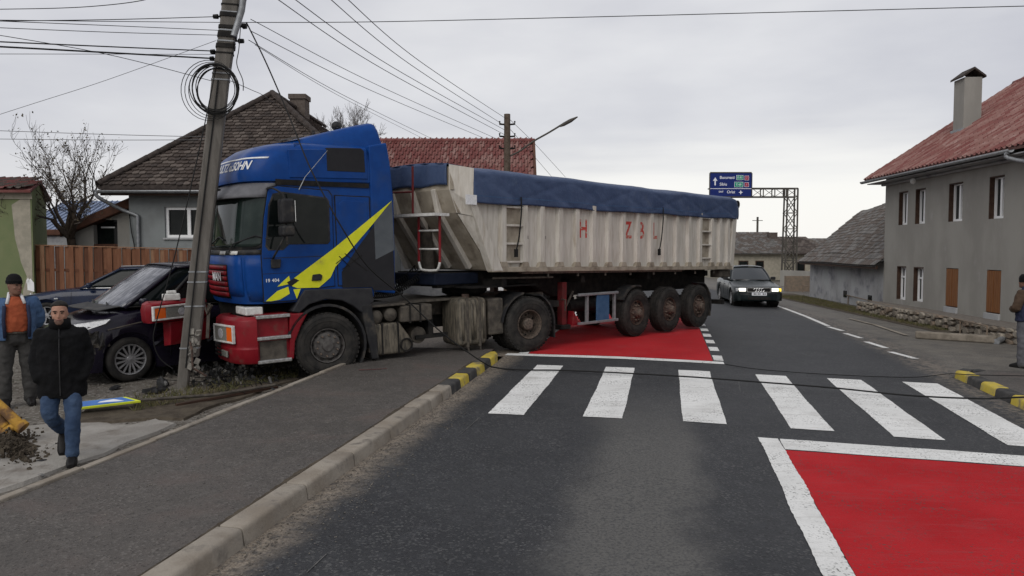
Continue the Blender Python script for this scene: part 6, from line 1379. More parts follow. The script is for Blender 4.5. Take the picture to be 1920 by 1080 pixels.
def car(root, P, paint):
    hw, fo, wb, ro, ra = P['hw'], P['fo'], P['wb'], P['ro'], P['r'] + .055
    xs_ = sorted(set([round(x, 3) for x in frange(-fo, wb + ro, .11)] + [round(xw + ra * math.cos(R(k)), 3) for xw in (0, wb) for k in range(0, 181, 15)]))
    rings = []
    for x in xs_:
        tf = (x + fo); tr_ = (wb + ro - x); k = 1.0
        k *= 1 - P.get('nose', .30) * max(0, 1 - tf / .62) ** 2.2; k *= 1 - .16 * max(0, 1 - tr_ / .5) ** 2.2
        zt = interp(P['top'], x); zs = interp(P['sh'], x); zl = .19 + .06 * max(0, 1 - tf / .3)
        for xw in (0, wb):
            d = abs(x - xw)
            if d < ra: zl = max(zl, P['r'] + math.sqrt(max(0, ra * ra - d * d)))
        zm = max(zl + .03, lerp(.2, zs, .55)); h = hw * k
        half = [(0, min(zl, .3)), (h * .80, min(zl, .3)), (h * .955, zl), (h * .99, max(zl + .015, zl + .12 if zl < .3 else zl + .02)), (h * 1.0, zm), (h * .985, lerp(zm, zs, .6)), (h * .955, zs), (h * .88, lerp(zs, zt, .62)), (h * .7, lerp(zs, zt, .92)), (h * .35, zt + .006), (0, zt + .012)]
        rings.append([(x, -y, z) for y, z in half] + [(x, y, z) for y, z in reversed(half[1:-1])])
    mk('body', B().loft(rings), paint, root, smooth=52)
    for xw in (0, wb):
        for sg in (-1, 1):
            mk('wheel_well', B().lathe([(ra + .004, 0), (ra + .004, .3), (.001, .3)], 24, o=(xw, -hw * .93 if sg < 0 else hw * .93 - .3, P['r'])), MT['chassis'], root)
            car_wheel(root, (xw, sg * (hw - .02), P['r']), sg, P['r'], .21, P['spokes'], P.get('rim', 'alloy'), P.get('steer', 0) if xw == 0 else 0)
    # cabin
    xc, xrf, xrr, xb = P['cowl'], P['rf'], P['rr'], P['rb']; wbse, wr = P['wbase'], P['wroof']; zc, zr, zbk = P['zc'], P['zr'], P['zbk']
    def base(t): return lerp(xc, xb, t), wbse, lerp(zc, zbk, t)
    def wsf(a, c):
        y = (2 * a - 1); w_ = lerp(wbse, wr, c); bow = .16 * (1 - y * y); return (lerp(xc + .16, xrf + .10, c) - bow * lerp(1, .6, c), y * w_, lerp(zc + .015, zr - .03, c) + .02 * math.sin(math.pi * c) + .03 * (1 - y * y) * c)
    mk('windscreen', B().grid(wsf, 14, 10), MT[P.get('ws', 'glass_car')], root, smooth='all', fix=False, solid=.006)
    def rof(a, c):
        y = 2 * c - 1; x = lerp(xrf + .10 - .10 * (1 - y * y), xrr, a); return (x, y * wr * (1 - .05 * a * a), zr - .03 + .045 * math.sin(math.pi * min(1, a * .9 + .08)) + .045 * (1 - y * y))
    mk('roof', B().grid(rof, 12, 10), paint, root, smooth='all', fix=False, solid=.02)
    mk('rear_window', B().grid(lambda a, c: (lerp(xb, xrr, c), (2 * a - 1) * lerp(wbse * .93, wr * .95, c), lerp(zbk, zr - .03, c)), 6, 6), MT['glass_dark'], root, smooth='all', fix=False, solid=.006)
    for sg in (-1, 1):
        lo = [(xc + .18, wbse, zc + .0), (lerp(xc, xb, .5), wbse + .01, lerp(zc, zbk, .5)), (xb, wbse * .93, zbk)]; hi = [(xrf + .12, wr, zr - .03), (lerp(xrf, xrr, .5), wr, zr + .005), (xrr, wr * .95, zr - .03)]
        def sdf(a, c):
            l = Vector(lo[0]).lerp(Vector(lo[1]), a * 2) if a < .5 else Vector(lo[1]).lerp(Vector(lo[2]), a * 2 - 1); h = Vector(hi[0]).lerp(Vector(hi[1]), a * 2) if a < .5 else Vector(hi[1]).lerp(Vector(hi[2]), a * 2 - 1)
            p = l.lerp(h, c); return (p.x, sg * (p.y + .025 * math.sin(math.pi * c)), p.z)
        mk('side_window', B().grid(sdf, 10, 6), MT['glass_dark'], root, smooth='all', fix=False, solid=.006)
        mk('pillar', B().tube([sdf(0, c / 6) for c in range(7)], .034, 8), paint, root, smooth='all'); mk('roof_rail', B().tube([sdf(a / 12, 1.0) for a in range(13)], .026, 8), paint, root, smooth='all'); mk('pillar', B().tube([sdf(1, c / 6) for c in range(7)], .05, 8), paint, root, smooth='all')
        for t in P.get('bp', (.42, .72)): mk('pillar', B().tube([Vector(sdf(t, c / 6)) for c in range(7)], .03, 6), MT['black_plastic'], root, smooth='all')
        mk('belt_trim', B().tube([Vector(sdf(a / 12, .0)) + Vector((0, sg * .012, .012)) for a in range(13)], P.get('beltr', .012), 6), MT[P.get('belt', 'chrome')], root, smooth='all')
        mx_ = xc + .42; mr_ = mk('door_mirror', B().box(mx_ - .05, mx_ + .06, sg * (wbse + .06) - .0, sg * (wbse + .24), zc + .02, zc + .15), P.get('mirmat', paint), root, bev=.04, bseg=3)
        for k, xd in enumerate(P.get('doors', ())):
            mk('door_seam', B().tube([(xd, sg * (hw * s_ + .0015), z) for s_, z in ((.992, .36), (1.0, .55), (.985, .75), (.958, interp(P['sh'], xd) - .01))], .004, 4), MT['chassis'], root)
        for xd in P.get('handles', ()): mk('door_handle', B().box(xd, xd + .17, sg * hw * .985 - .012, sg * hw * .985 + .012, interp(P['sh'], xd) - .12, interp(P['sh'], xd) - .085), paint, root, bev=.008)
# -- crashed people carrier
mv = thing('crashed_people_carrier', 'black people carrier with crushed front wing pinned beside the pole', 'car', (-6.74, 12.94, -.14), (0, 0, R(45)))
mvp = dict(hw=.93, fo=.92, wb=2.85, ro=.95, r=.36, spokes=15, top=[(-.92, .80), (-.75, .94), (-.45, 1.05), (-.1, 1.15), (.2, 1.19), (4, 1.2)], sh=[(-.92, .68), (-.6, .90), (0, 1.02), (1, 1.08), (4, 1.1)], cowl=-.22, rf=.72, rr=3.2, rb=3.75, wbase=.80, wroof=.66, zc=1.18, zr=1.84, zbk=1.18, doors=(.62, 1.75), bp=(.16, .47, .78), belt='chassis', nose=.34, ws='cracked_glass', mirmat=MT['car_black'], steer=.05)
car(mv, mvp, MT['car_black'])
mk('headlight', B().add([(-.83, -.64, .84), (-.68, -.80, .84), (-.36, -.905, .95), (-.28, -.90, 1.02), (-.42, -.85, 1.02), (-.74, -.68, .95)], [(0, 1, 2, 3, 4, 5)]), MT['clear_lamp'], mv, solid=.03, fix=False)
mk('wiper', B().tube([(-.22, -.55, 1.21), (-.12, -.2, 1.25), (-.1, .2, 1.26)], .012, 5).tube([(-.24, .1, 1.22), (-.14, .4, 1.25), (-.08, .65, 1.25)], .012, 5), MT['black_plastic'], mv)
mk('scuttle', B().grid(lambda a, c: (lerp(-.42, -.10, c) - .14 * (1 - (2 * a - 1) ** 2), (2 * a - 1) * .78, 1.155 + .05 * c + .02 * (1 - (2 * a - 1) ** 2)), 10, 2), MT['black_plastic'], mv, solid=.012, fix=False)
rr = random.Random(8)
def crumple(x0, x1, z0, z1, y, amp, n, name, mat):
    pts = {}
    def f(a, c):
        return (lerp(x0, x1, a) + rr.uniform(-.02, .02), y + rr.uniform(-amp, amp), lerp(z0, z1, c) + rr.uniform(-.02, .02))
    return mk(name, B().grid(f, n, max(3, int(n * .6))), mat, mv, fix=False)
crumple(-.66, -.40, .50, .84, -.90, .05, 6, 'torn_bumper', MT['crushed']); crumple(.36, 1.5, .55, .98, -.945, .035, 10, 'crushed_door_skin', MT['car_black']); crumple(-.62, -.30, .60, .72, -.90, .03, 5, 'broken_grille_edge', MT['dusty_metal'])
mk('loose_trim', B().tube(smooth_path([(-.35, -.97, .86), (.1, -1.0, .95), (.5, -1.03, 1.0), (.8, -1.03, 1.04)], 4), .012, 5), MT['dusty_metal'], mv)
# -- navy estate parked behind
nv = thing('parked_estate', 'dark blue estate car parked along the wooden fence', 'car', (-11.2, 19.15, .08), (0, 0, R(10)))
car(nv, dict(hw=.88, fo=.9, wb=2.7, ro=1.0, r=.315, spokes=7, top=[(-.9, .66), (-.7, .76), (-.2, .86), (.5, .95), (4, .98)], sh=[(-.9, .58), (-.6, .72), (.3, .86), (1.2, .90), (4, .93)], cowl=.55, rf=1.45, rr=3.3, rb=3.5, wbase=.77, wroof=.60, zc=.94, zr=1.43, zbk=.96, doors=(.55, 1.62), bp=(.42, .75), belt='chrome', nose=.28), MT['car_navy'])
mk('side_repeater', B().box(.18, .27, -.895, -.875, .70, .735), MT['clear_lamp'], nv, bev=.008)
mk('roof_bar', B().tube([(1.6, -.585, 1.47), (2.4, -.59, 1.49), (3.2, -.57, 1.45)], .018, 6), MT['alloy'], nv)
# -- oncoming sedan with its lights on
au = thing('oncoming_sedan', 'dark green saloon with headlights on behind the tipper trailer', 'car', (9.02, 28.75, -.155), (0, 0, R(84)))
car(au, dict(hw=.868, fo=.80, wb=2.62, ro=1.05, r=.31, spokes=10, top=[(-.8, .68), (-.6, .755), (0, .84), (.6, .92), (2.9, .96), (3.6, .95)], sh=[(-.8, .60), (-.5, .72), (.4, .83), (1.5, .88), (3.6, .88)], cowl=.55, rf=1.30, rr=2.45, rb=3.05, wbase=.74, wroof=.575, zc=.91, zr=1.415, zbk=.95, doors=(.6, 1.6), handles=(1.35, 2.3), bp=(.46, .9), belt='chassis', nose=.13, mirmat=MT['black_plastic']), MT['car_green_black'])
XF = -.812
mk('grille', B().box(XF - .012, XF + .05, -.40, .40, .575, .70), MT['chassis'], au, bev=.01)
fr = B()
for y0, y1, z0, z1 in ((-.42, .42, .70, .722), (-.42, .42, .555, .577), (-.42, -.40, .577, .70), (.40, .42, .577, .70), (-.012, .012, .58, .70)): fr.box(XF - .022, XF + .03, y0, y1, z0, z1)
mk('grille_frame', fr, MT['chrome'], au)
for k in range(4): y = (k - 1.5) * .088; mk('emblem_ring', B().tube([(XF - .03, y + .055 * math.cos(a), .64 + .055 * math.sin(a)) for a in (2 * math.pi * i / 16 for i in range(17))], .008, 5), MT['chrome'], au)
for sg in (-1, 1):
    lp = mk('headlight', B().box(XF + .0, XF + .10, min(sg * .45, sg * .70), max(sg * .45, sg * .70), .575, .70), MT['headlamp_lit'], au, bev=.02)
    mk('indicator', B().box(XF + .03, XF + .15, min(sg * .705, sg * .80), max(sg * .705, sg * .80), .58, .695), MT['indicator_lit' if sg < 0 else 'clear_lamp'], lp, bev=.015)
mk('bumper', B().grid(lambda a, c: (-.845 + .20 * abs(2 * a - 1) ** 4, (2 * a - 1) * .83, lerp(.24, .54, c)), 14, 3), MT['car_green_black'], au, solid=.05, fix=False, smooth='all')
mk('bumper_strip', B().grid(lambda a, c: (-.875 + .20 * abs(2 * a - 1) ** 4, (2 * a - 1) * .835, lerp(.485, .52, c)), 14, 1), MT['black_plastic'], au, solid=.012, fix=False)
pl_ = mk('number_plate', B().box(-.895, -.88, -.26, .26, .44, .55), MT['sign_white'], au)
for k, y in enumerate((-.2, -.14, -.02, .04, .12, .18)): mk('plate_character', B().box(-.8965, -.8955, y - .016, y + .016, .465, .525), MT['chassis'], pl_)
mk('air_intake', B().box(-.885, -.86, -.4, .4, .29, .38), MT['chassis'], au)
mk('wiper', B().tube([(.56, -.5, .945), (.62, .1, .965), (.58, .6, .95)], .014, 5), MT['black_plastic'], au)
# ------------------------------------------------------------------ people
def ell(c, rx, ry, n=16, tilt=None):
    pts = [Vector((rx * math.cos(2 * math.pi * i / n), ry * math.sin(2 * math.pi * i / n), 0)) for i in range(n)]
    if tilt: pts = [Matrix.Rotation(tilt, 3, 'X') @ p for p in pts]
    return [Vector(c) + p for p in pts]
def limb(b, pts, rs, n=12):
    b.tube(smooth_path(pts, 4), [interp([(i, r) for i, r in enumerate(rs)], j / 4) for j in range(4 * (len(pts) - 1) + 1)], n)
    b.ball(pts[0], rs[0] * .98, 10, 6); b.ball(pts[-1], rs[-1] * .98, 10, 6)
def organic(name, b, mat, parent, vox=.016, it=5, **k):
    o = mk(name, b, mat, parent, **k); m_ = o.modifiers.new('remesh', 'REMESH'); m_.mode = 'VOXEL'; m_.voxel_size = vox; m_.use_smooth_shade = True
    s_ = o.modifiers.new('smooth', 'SMOOTH'); s_.factor = .5; s_.iterations = it
    if name in ('jacket', 'trousers', 'jumper', 'sleeves'):
        for sz, st in ((.11, .030), (.045, .012)):
            tx = bpy.data.textures.new('folds', 'CLOUDS'); tx.noise_scale = sz; tx.noise_depth = 1
            d_ = o.modifiers.new('folds', 'DISPLACE'); d_.texture = tx; d_.strength = st; d_.mid_level = .5
    return o
def head_into(b, c, yaw=0.0, sc=1.0):
    """head facing -y, centre c, chin to crown about .23"""
    M_ = Matrix.Translation(Vector(c)) @ Matrix.Rotation(yaw, 4, 'Z') @ Matrix.Scale(sc, 4); T = lambda x, y, z: M_ @ Vector((x, y, z))
    rings = []
    for z, rx, ry, oy in ((-.125, .030, .035, -.050), (-.115, .046, .055, -.038), (-.09, .060, .074, -.022), (-.055, .068, .088, -.008), (-.015, .073, .095, 0), (.03, .076, .099, .004), (.07, .072, .094, .006), (.10, .056, .074, .008), (.118, .030, .042, .008)): rings.append([T(rx * math.cos(a), oy + ry * math.sin(a), z) for a in (2 * math.pi * i / 18 for i in range(18))])
    b.loft(rings)
    for z0, z1, w0, w1, d0, d1 in ((.005, -.042, .009, .018, -.094, -.120),): b.loft([[T(-w0, -.085, z0), T(w0, -.085, z0), T(0, d0 - .006, z0)], [T(-w1, -.08, z1), T(w1, -.08, z1), T(0, d1, z1)], [T(-w1 * .7, -.08, z1 - .012), T(w1 * .7, -.08, z1 - .012), T(0, d1 + .014, z1 - .012)]])
    for s in (-1, 1): b.ball(T(s * .073, .012, -.012), (.010, .018, .028), 8, 5); b.ball(T(s * .032, -.082, .022), (.026, .014, .009), 8, 4); b.ball(T(s * .04, -.066, -.035), (.024, .02, .02), 8, 4)
    b.ball(T(0, -.088, -.068), (.026, .012, .010), 8, 4); b.ball(T(0, -.078, -.108), (.022, .018, .014), 8, 4)
    return M_
def face_bits(parent, M_, brow, eye, beard=None, tone='skin'):
    for s in (-1, 1):
        mk('eye', B().ball(M_ @ Vector((s * .031, -.091, .004)), (.012, .006, .007), 8, 5), eye, parent, smooth='all')
        mk('eyebrow', B().tube([M_ @ Vector((s * .014, -.102, .021)), M_ @ Vector((s * .034, -.101, .027)), M_ @ Vector((s * .052, -.088, .021))], .005, 5), brow, parent)
    mk('mouth', B().tube([M_ @ Vector((-.024, -.094, -.068)), M_ @ Vector((0, -.103, -.067)), M_ @ Vector((.024, -.094, -.068))], .0045, 5), MT['mouth'], parent)
mm('mouth', (.22, .08, .07), rough=.5); mm('stubble', (.16, .095, .07), (.10, .06, .048), rough=.7, scale=60); mm('eye_dark', (.03, .025, .02), rough=.2)
mm('collar_white', (.55, .55, .56), rough=.8)
def hand_into(b, wrist, d, side, out):
    """relaxed hand: wrist point, direction d of the fingers, side = thumb direction, out = palm normal"""
    d, side = Vector(d).normalized(), Vector(side).normalized(); n_ = d.cross(side).normalized(); w_ = Vector(wrist)
    b.tube([w_, w_ + d * .05, w_ + d * .09], [.026, .036, .034], 10)
    for k, ln in enumerate((.068, .078, .073, .056)):
        o = w_ + d * .085 + side * (.028 - .019 * k); b.tube([o, o + d * ln * .45 + n_ * .008, o + d * ln * .8 + n_ * .026, o + d * ln + n_ * .042], [.010, .0095, .009, .007], 7)
    o = w_ + d * .03 + side * .03; b.tube([o, o + side * .026 + d * .028, o + side * .03 + d * .06 + n_ * .012], [.013, .011, .008], 7)
# --- walking man in black jacket, hands in his pockets
g1 = gp(121, 872, -.10)
p1_ = thing('person', 'person in black jacket and blue jeans walking along the pavement edge', 'person', (g1.x, g1.y, VG(g1.x, g1.y) + .035), (0, 0, R(24)))
p1_.scale = (.945, .945, .945)
b = B(); Mh_ = head_into(b, (0, -.03, 1.605), R(0), 1.0); limb(b, [(0, .0, 1.40), (0, -.01, 1.52)], [.062, .058])
b.loft([ell((0, 0, z), rx, ry) for z, rx, ry in ((.86, .15, .10), (1.1, .14, .095), (1.35, .17, .10), (1.42, .12, .08))])
JL = [(.09, .0, .90), (.105, -.14, .50), (.085, -.16, .10)]; JR = [(-.09, .0, .90), (-.105, -.06, .52), (-.03, .28, .28)]
limb(b, JL, [.07, .05, .04]); limb(b, JR, [.07, .05, .04])
for s in (-1, 1): limb(b, [(s * .19, .01, 1.38), (s * .25, .05, 1.13), (s * .17, -.03, 1.0)], [.05, .042, .034]); hand_into(b, (s * .17, -.03, 1.0), (-s * .5, .15, -1), (0, -1, 0), 0)
body = organic('body', b, MT['skin'], p1_, .009, 2)
b = B(); b.loft([ell((0, .005, z), rx, ry) for z, rx, ry in ((.99, .175, .125), (.92, .185, .135), (.84, .17, .13), (.79, .10, .09))]); limb(b, [(.088, 0, .86), (.108, -.13, .50), (.09, -.155, .115)], [.105, .078, .066]); limb(b, [(-.088, 0, .86), (-.115, -.06, .53), (-.035, .25, .31)], [.105, .082, .068])
organic('trousers', b, MT['jeans'], p1_, .014, 4)
b = B(); b.loft([ell((0, oy, z), rx, ry) for z, rx, ry, oy in ((.70, .235, .155, 0), (.78, .24, .165, 0), (.95, .228, .165, 0), (1.10, .225, .16, 0), (1.25, .232, .155, 0), (1.36, .225, .135, .0), (1.43, .16, .11, .0), (1.48, .085, .085, -.01), (1.53, .082, .088, -.018))])
for s in (-1, 1): limb(b, [(s * .185, .01, 1.375), (s * .245, .05, 1.13), (s * .205, -.06, .92)], [.078, .068, .06])
jk = organic('jacket', b, MT['jacket_black'], p1_, .015, 4)
mk('zip', B().tube([(0, -.165, .74), (0, -.172, 1.0), (0, -.165, 1.25), (0, -.12, 1.42), (0, -.108, 1.52)], .006, 5), MT['black_plastic'], jk); mk('collar', B().loft([[Vector((rx * math.cos(a), -.015 + ry * math.sin(a), z)) for a in (2 * math.pi * i / 20 for i in range(20))] for z, rx, ry in ((1.44, .105, .10), (1.50, .094, .10), (1.545, .092, .10))], caps=False), MT['jacket_black'], jk, solid=.015, smooth='all', fix=False)
b = B(); rg = []
for z, k in ((.03, 1.04), (.06, 1.06), (.09, 1.07), (.115, 1.0), (.132, .6)): rg.append([Mh_ @ Vector((.076 * k * interp([(.035, 1), (.09, .97), (.115, .72), (.132, .5)], z) * math.cos(a), .010 + .100 * k * interp([(.035, 1), (.09, .95), (.115, .72), (.132, .5)], z) * math.sin(a) * (1 if math.sin(a) > 0 else interp([(.03, .45), (.06, .72), (.085, 1.0), (.2, 1)], z)), z)) for a in (2 * math.pi * i / 18 for i in range(18))])
b.loft(rg); organic('hair', b, MT['hair_black'], p1_, .009, 2); face_bits(p1_, Mh_, MT['hair_black'], MT['eye_dark'])
bd = B().loft([[Mh_ @ Vector((rx * math.sin(a), oy - ry * math.cos(a), z)) for a in (R(-85 + 17 * i) for i in range(11))] for z, rx, ry, oy in ((-.122, .036, .045, -.048), (-.108, .052, .064, -.034), (-.085, .064, .078, -.022), (-.06, .070, .088, -.008))], caps=False, closed=False)
mk('beard', bd, MT['stubble'], p1_, smooth='all', fix=False, solid=.004)
mk('shoe', B().loft([[(.09 + x * w_, y, z) for x, z in ((-1, 0), (1, 0), (1, h * .6), (.6, h), (-.6, h), (-1, h * .6))] for y, w_, h in ((-.04, .04, .10), (-.12, .045, .115), (-.20, .05, .10), (-.28, .048, .07), (-.33, .032, .05))]), MT['shoe'], p1_, smooth=60, bev=.008)
sh = mk('shoe', B().loft([[(x * w_, y, z) for x, z in ((-1, 0), (1, 0), (1, h * .6), (.6, h), (-.6, h), (-1, h * .6))] for y, w_, h in ((.10, .04, .10), (.02, .045, .115), (-.08, .05, .10), (-.16, .048, .07), (-.21, .032, .05))]), MT['shoe'], p1_, smooth=60, bev=.008)
sh.location = (-.03, .26, .18); sh.rotation_euler = (R(42), 0, 0)
# --- man in denim jacket and black beanie, hands behind his back
p2_ = thing('person', 'person in denim jacket, orange jumper and black beanie looking at the wreck', 'person', (-6.80, 10.55, VG(-6.8, 10.55) + .02), (0, 0, R(38)))
p2_.scale = (1.03, 1.03, 1.03)
b = B(); M2 = head_into(b, (0, -.03, 1.60), R(30), 1.0); limb(b, [(0, 0, 1.40), (0, -.01, 1.52)], [.065, .06]); b.loft([ell((0, 0, z), rx, ry) for z, rx, ry in ((.86, .16, .11), (1.1, .17, .13), (1.35, .17, .11), (1.42, .12, .09))])
for s in (-1, 1): limb(b, [(s * .1, 0, .9), (s * .13, .0, .5), (s * .14, .02, .1)], [.07, .05, .04]); limb(b, [(s * .2, .01, 1.38), (s * .29, .09, 1.12), (s * .12, .2, .98)], [.05, .042, .034]); hand_into(b, (s * .12, .2, .98), (-s, .1, -.5), (0, 0, 1), 0)
organic('body', b, MT['skin_dark'], p2_, .009, 2)
b = B(); b.loft([ell((0, -.005, z), rx, ry) for z, rx, ry in ((1.0, .19, .155), (.93, .19, .15), (.85, .18, .14), (.8, .1, .09))])
for s in (-1, 1): limb(b, [(s * .095, 0, .87), (s * .13, .0, .5), (s * .145, .015, .08)], [.11, .088, .08])
organic('trousers', b, MT['trouser_dark'], p2_, .014, 4); mk('belt', B().loft([ell((0, -.006, z), .196, .162) for z in (.965, 1.0)], caps=False), MT['dusty_metal'], p2_, smooth='all', solid=.008, fix=False)
b = B(); b.loft([ell((0, -.03, z), rx, ry) for z, rx, ry in ((.99, .18, .15), (1.08, .19, .165), (1.22, .185, .16), (1.36, .16, .115), (1.45, .08, .075))]); organic('jumper', b, MT['orange_knit'], p2_, .014, 4)
b = B()
for s in (-1, 1):
    rings = []
    for z, rx, ry in ((.88, .245, .19), (1.0, .245, .195), (1.2, .25, .185), (1.36, .235, .145), (1.44, .14, .11)):
        a0, a1 = R(-58), R(95); oo = [Vector((s * rx * math.cos(a), ry * math.sin(a), z)) for a in (lerp(a0, a1, i / 9) for i in range(10))]; ii = [Vector((p.x * .86, p.y * .84, z)) for p in reversed(oo)]; rings.append(oo + ii)
    b.loft(rings); limb(b, [(s * .205, .01, 1.37), (s * .295, .09, 1.12), (s * .15, .2, .99)], [.085, .072, .06])
jk = organic('jacket', b, MT['denim'], p2_, .014, 4); mk('collar', B().tube([(-.10, -.13, 1.36), (-.075, -.09, 1.45), (-.06, .05, 1.49), (.06, .05, 1.49), (.075, -.09, 1.45), (.10, -.13, 1.36)], .02, 8), MT['collar_white'], jk, smooth='all'); mk('jacket_lining', B().tube([(-.135, -.165, .92), (-.145, -.17, 1.15), (-.13, -.15, 1.34)], .022, 6).tube([(.135, -.165, .92), (.145, -.17, 1.15), (.13, -.15, 1.34)], .022, 6), MT['navy_cloth'], jk, smooth='all')
b = B(); b.loft([[M2 @ Vector((rx * math.cos(a), .006 + ry * math.sin(a), z)) for a in (2 * math.pi * i / 18 for i in range(18))] for z, rx, ry in ((.022, .086, .112), (.06, .088, .114), (.062, .084, .109), (.10, .078, .1), (.135, .058, .072), (.155, .025, .03))]); mk('beanie', b, MT['jacket_black'], p2_, smooth=60); face_bits(p2_, M2, MT['hair_black'], MT['eye_dark'])
for s in (-1, 1): mk('shoe', B().loft([[(s * .145 + x * w_, y, z) for x, z in ((-1, 0), (1, 0), (1, h * .6), (.6, h), (-.6, h), (-1, h * .6))] for y, w_, h in ((.10, .04, .10), (.02, .045, .115), (-.08, .05, .10), (-.16, .048, .07), (-.21, .032, .05))]), MT['shoe'], p2_, smooth=60, bev=.008)
# --- man at the right edge seen from behind
p3_ = thing('person', 'person in navy and brown jacket seen from behind on the kerbed corner', 'person', (8.82, 13.2, G(8.82, 13.2) + .12), (0, 0, R(205)))
p3_.scale = (.93, .93, .93)
b = B(); M3 = head_into(b, (0, -.06, 1.60), 0, 1.0); limb(b, [(0, 0, 1.40), (0, -.03, 1.52)], [.062, .058]); b.loft([ell((0, 0, z), rx, ry) for z, rx, ry in ((.86, .15, .10), (1.1, .16, .11), (1.35, .17, .10), (1.42, .12, .08))])
for s in (-1, 1): limb(b, [(s * .09, 0, .9), (s * .11, 0, .5), (s * .115, .02, .1)], [.07, .05, .04]); limb(b, [(s * .2, .01, 1.38), (s * .29, -.02, 1.12), (s * .08, -.2, 1.08)], [.05, .042, .034]); hand_into(b, (s * .08, -.2, 1.08), (-s, -.2, .1), (0, 0, 1), 0)
organic('body', b, MT['skin_dark'], p3_, .009, 2)
b = B(); b.loft([ell((0, .005, z), rx, ry) for z, rx, ry in ((1.0, .175, .125), (.92, .19, .14), (.84, .175, .13), (.79, .1, .09))])
for s in (-1, 1): limb(b, [(s * .09, 0, .87), (s * .112, 0, .5), (s * .118, .015, .07)], [.108, .09, .085])
organic('trousers', b, MT['trouser_grey'], p3_, .014, 4)
b = B(); b.loft([ell((0, 0, z), rx, ry) for z, rx, ry in ((.86, .23, .165), (.95, .235, .17), (1.15, .235, .17), (1.34, .225, .14), (1.43, .14, .11), (1.5, .085, .085))]); jk = organic('jacket', b, MT['navy_cloth'], p3_, .014, 4)
b = B()
for s in (-1, 1): limb(b, [(s * .2, .01, 1.37), (s * .295, -.02, 1.12), (s * .12, -.19, 1.08)], [.09, .078, .062])
organic('sleeves', b, MT['brown_cloth'], p3_, .014, 4); b = B(); b.loft([[M3 @ Vector((rx * math.cos(a), .01 + ry * math.sin(a), z)) for a in (2 * math.pi * i / 18 for i in range(18))] for z, rx, ry in ((-.02, .083, .106), (.05, .086, .112), (.09, .08, .1), (.13, .052, .066))]); mk('cap', b, MT['jacket_black'], p3_, smooth=60)
for s in (-1, 1): mk('shoe', B().loft([[(s * .118 + x * w_, y, z) for x, z in ((-1, 0), (1, 0), (1, h * .6), (.6, h), (-.6, h), (-1, h * .6))] for y, w_, h in ((.10, .04, .10), (.02, .045, .115), (-.08, .05, .10), (-.16, .048, .07), (-.21, .032, .05))]), MT['shoe'], p3_, smooth=60, bev=.008)
# ------------------------------------------------------------------ bare trees
def bare_tree(name, label, base, height, first, spread, seed, mats, levels=6, lean=(0, 0), trunk_r=.12, fork=.25, leaves=0, splits=(3, 2, 2, 2, 2, 2), up=.5, twig_r=.004, leafmat='dry_leaf'):
    t = thing(name, label, 'tree', base); rr = random.Random(seed); tb, cb = B(), B(); tips = []
    def grow(p, d, ln, r, lv):
        n = 4; pts = [p]; q = Vector(p); dd = Vector(d)
        for i in range(n):
            dd = (dd + Vector((rr.gauss(0, .12), rr.gauss(0, .12), rr.gauss(0, .06))) + Vector((0, 0, .05 * up))).normalized(); q = q + dd * ln / n; pts.append(q.copy())
        r1 = r * (.62 if lv else .75); rs = [lerp(r, r1, i / n) for i in range(n + 1)]
        (tb if lv < 2 else cb).tube(pts, rs, 8 if lv < 2 else (5 if lv < 4 else 3), caps=False)
        if lv >= levels: tips.append(q); return
        k = splits[min(lv, len(splits) - 1)] + (1 if rr.random() < .35 else 0)
        for j in range(k):
            a = rr.uniform(0, 6.3); ang = rr.uniform(.25, .75) * spread; o = dd.orthogonal().normalized(); o.rotate(Matrix.Rotation(a, 3, dd)); nd = (dd * math.cos(ang) + o * math.sin(ang) + Vector((0, 0, .18 * up))).normalized()
            grow(q if j < k - 1 or lv == 0 else pts[-2], nd, first * rr.uniform(.8, 1.15) if lv == 0 else ln * rr.uniform(.62, .88), max(twig_r, r1 * rr.uniform(.6, .82)), lv + 1)
            if lv >= 2 and rr.random() < .7: grow(pts[rr.randint(1, 3)], (nd + o * .5).normalized(), ln * rr.uniform(.35, .6), max(twig_r, r1 * .45), min(levels, lv + 2))
    d0 = Vector((lean[0], lean[1], 1)).normalized(); grow(Vector((0, 0, 0)), d0, height * fork, trunk_r, 0)
    mk('trunk', tb, mats[0], t, smooth=60, fix=False); cr_ = mk('crown', cb, mats[1], t, fix=False)
    if leaves:
        lb_ = B()
        for i in range(leaves):
            p = rr.choice(tips) + Vector((rr.gauss(0, .05), rr.gauss(0, .05), rr.gauss(0, .05))); s = rr.uniform(.015, .04); a = Vector((rr.gauss(0, 1), rr.gauss(0, 1), rr.gauss(0, 1))).normalized() * s; c = a.orthogonal().normalized() * s * .6
            lb_.add([p - a, p + c, p + a, p - c], [(0, 1, 2, 3)])
        mk('leaves', lb_, MT[leafmat], t, fix=False, kind='stuff')
    return t
tb_ = at(126, 470, 21.6)
bare_tree('bare_tree', 'small bare tree with forked trunk behind the wooden fence', (tb_.x, 21.6, .0), 4.9, .90, .90, 20, (MT['bark'], MT['twig']), levels=6, lean=(.16, 0), trunk_r=.14, fork=.49, leaves=900, splits=(6, 2, 2, 2, 2, 2), up=.75, twig_r=.0045)
far = at(628, 240, 40)
bare_tree('bare_tree', 'tall bare tree crown rising behind the cottage chimney', (far.x, 40, 0), 8.6, 1.05, .85, 8, (MT['twig_far'], MT['twig_far']), levels=6, trunk_r=.16, fork=.78, splits=(4, 3, 2, 2, 2, 2), up=.5, twig_r=.008)
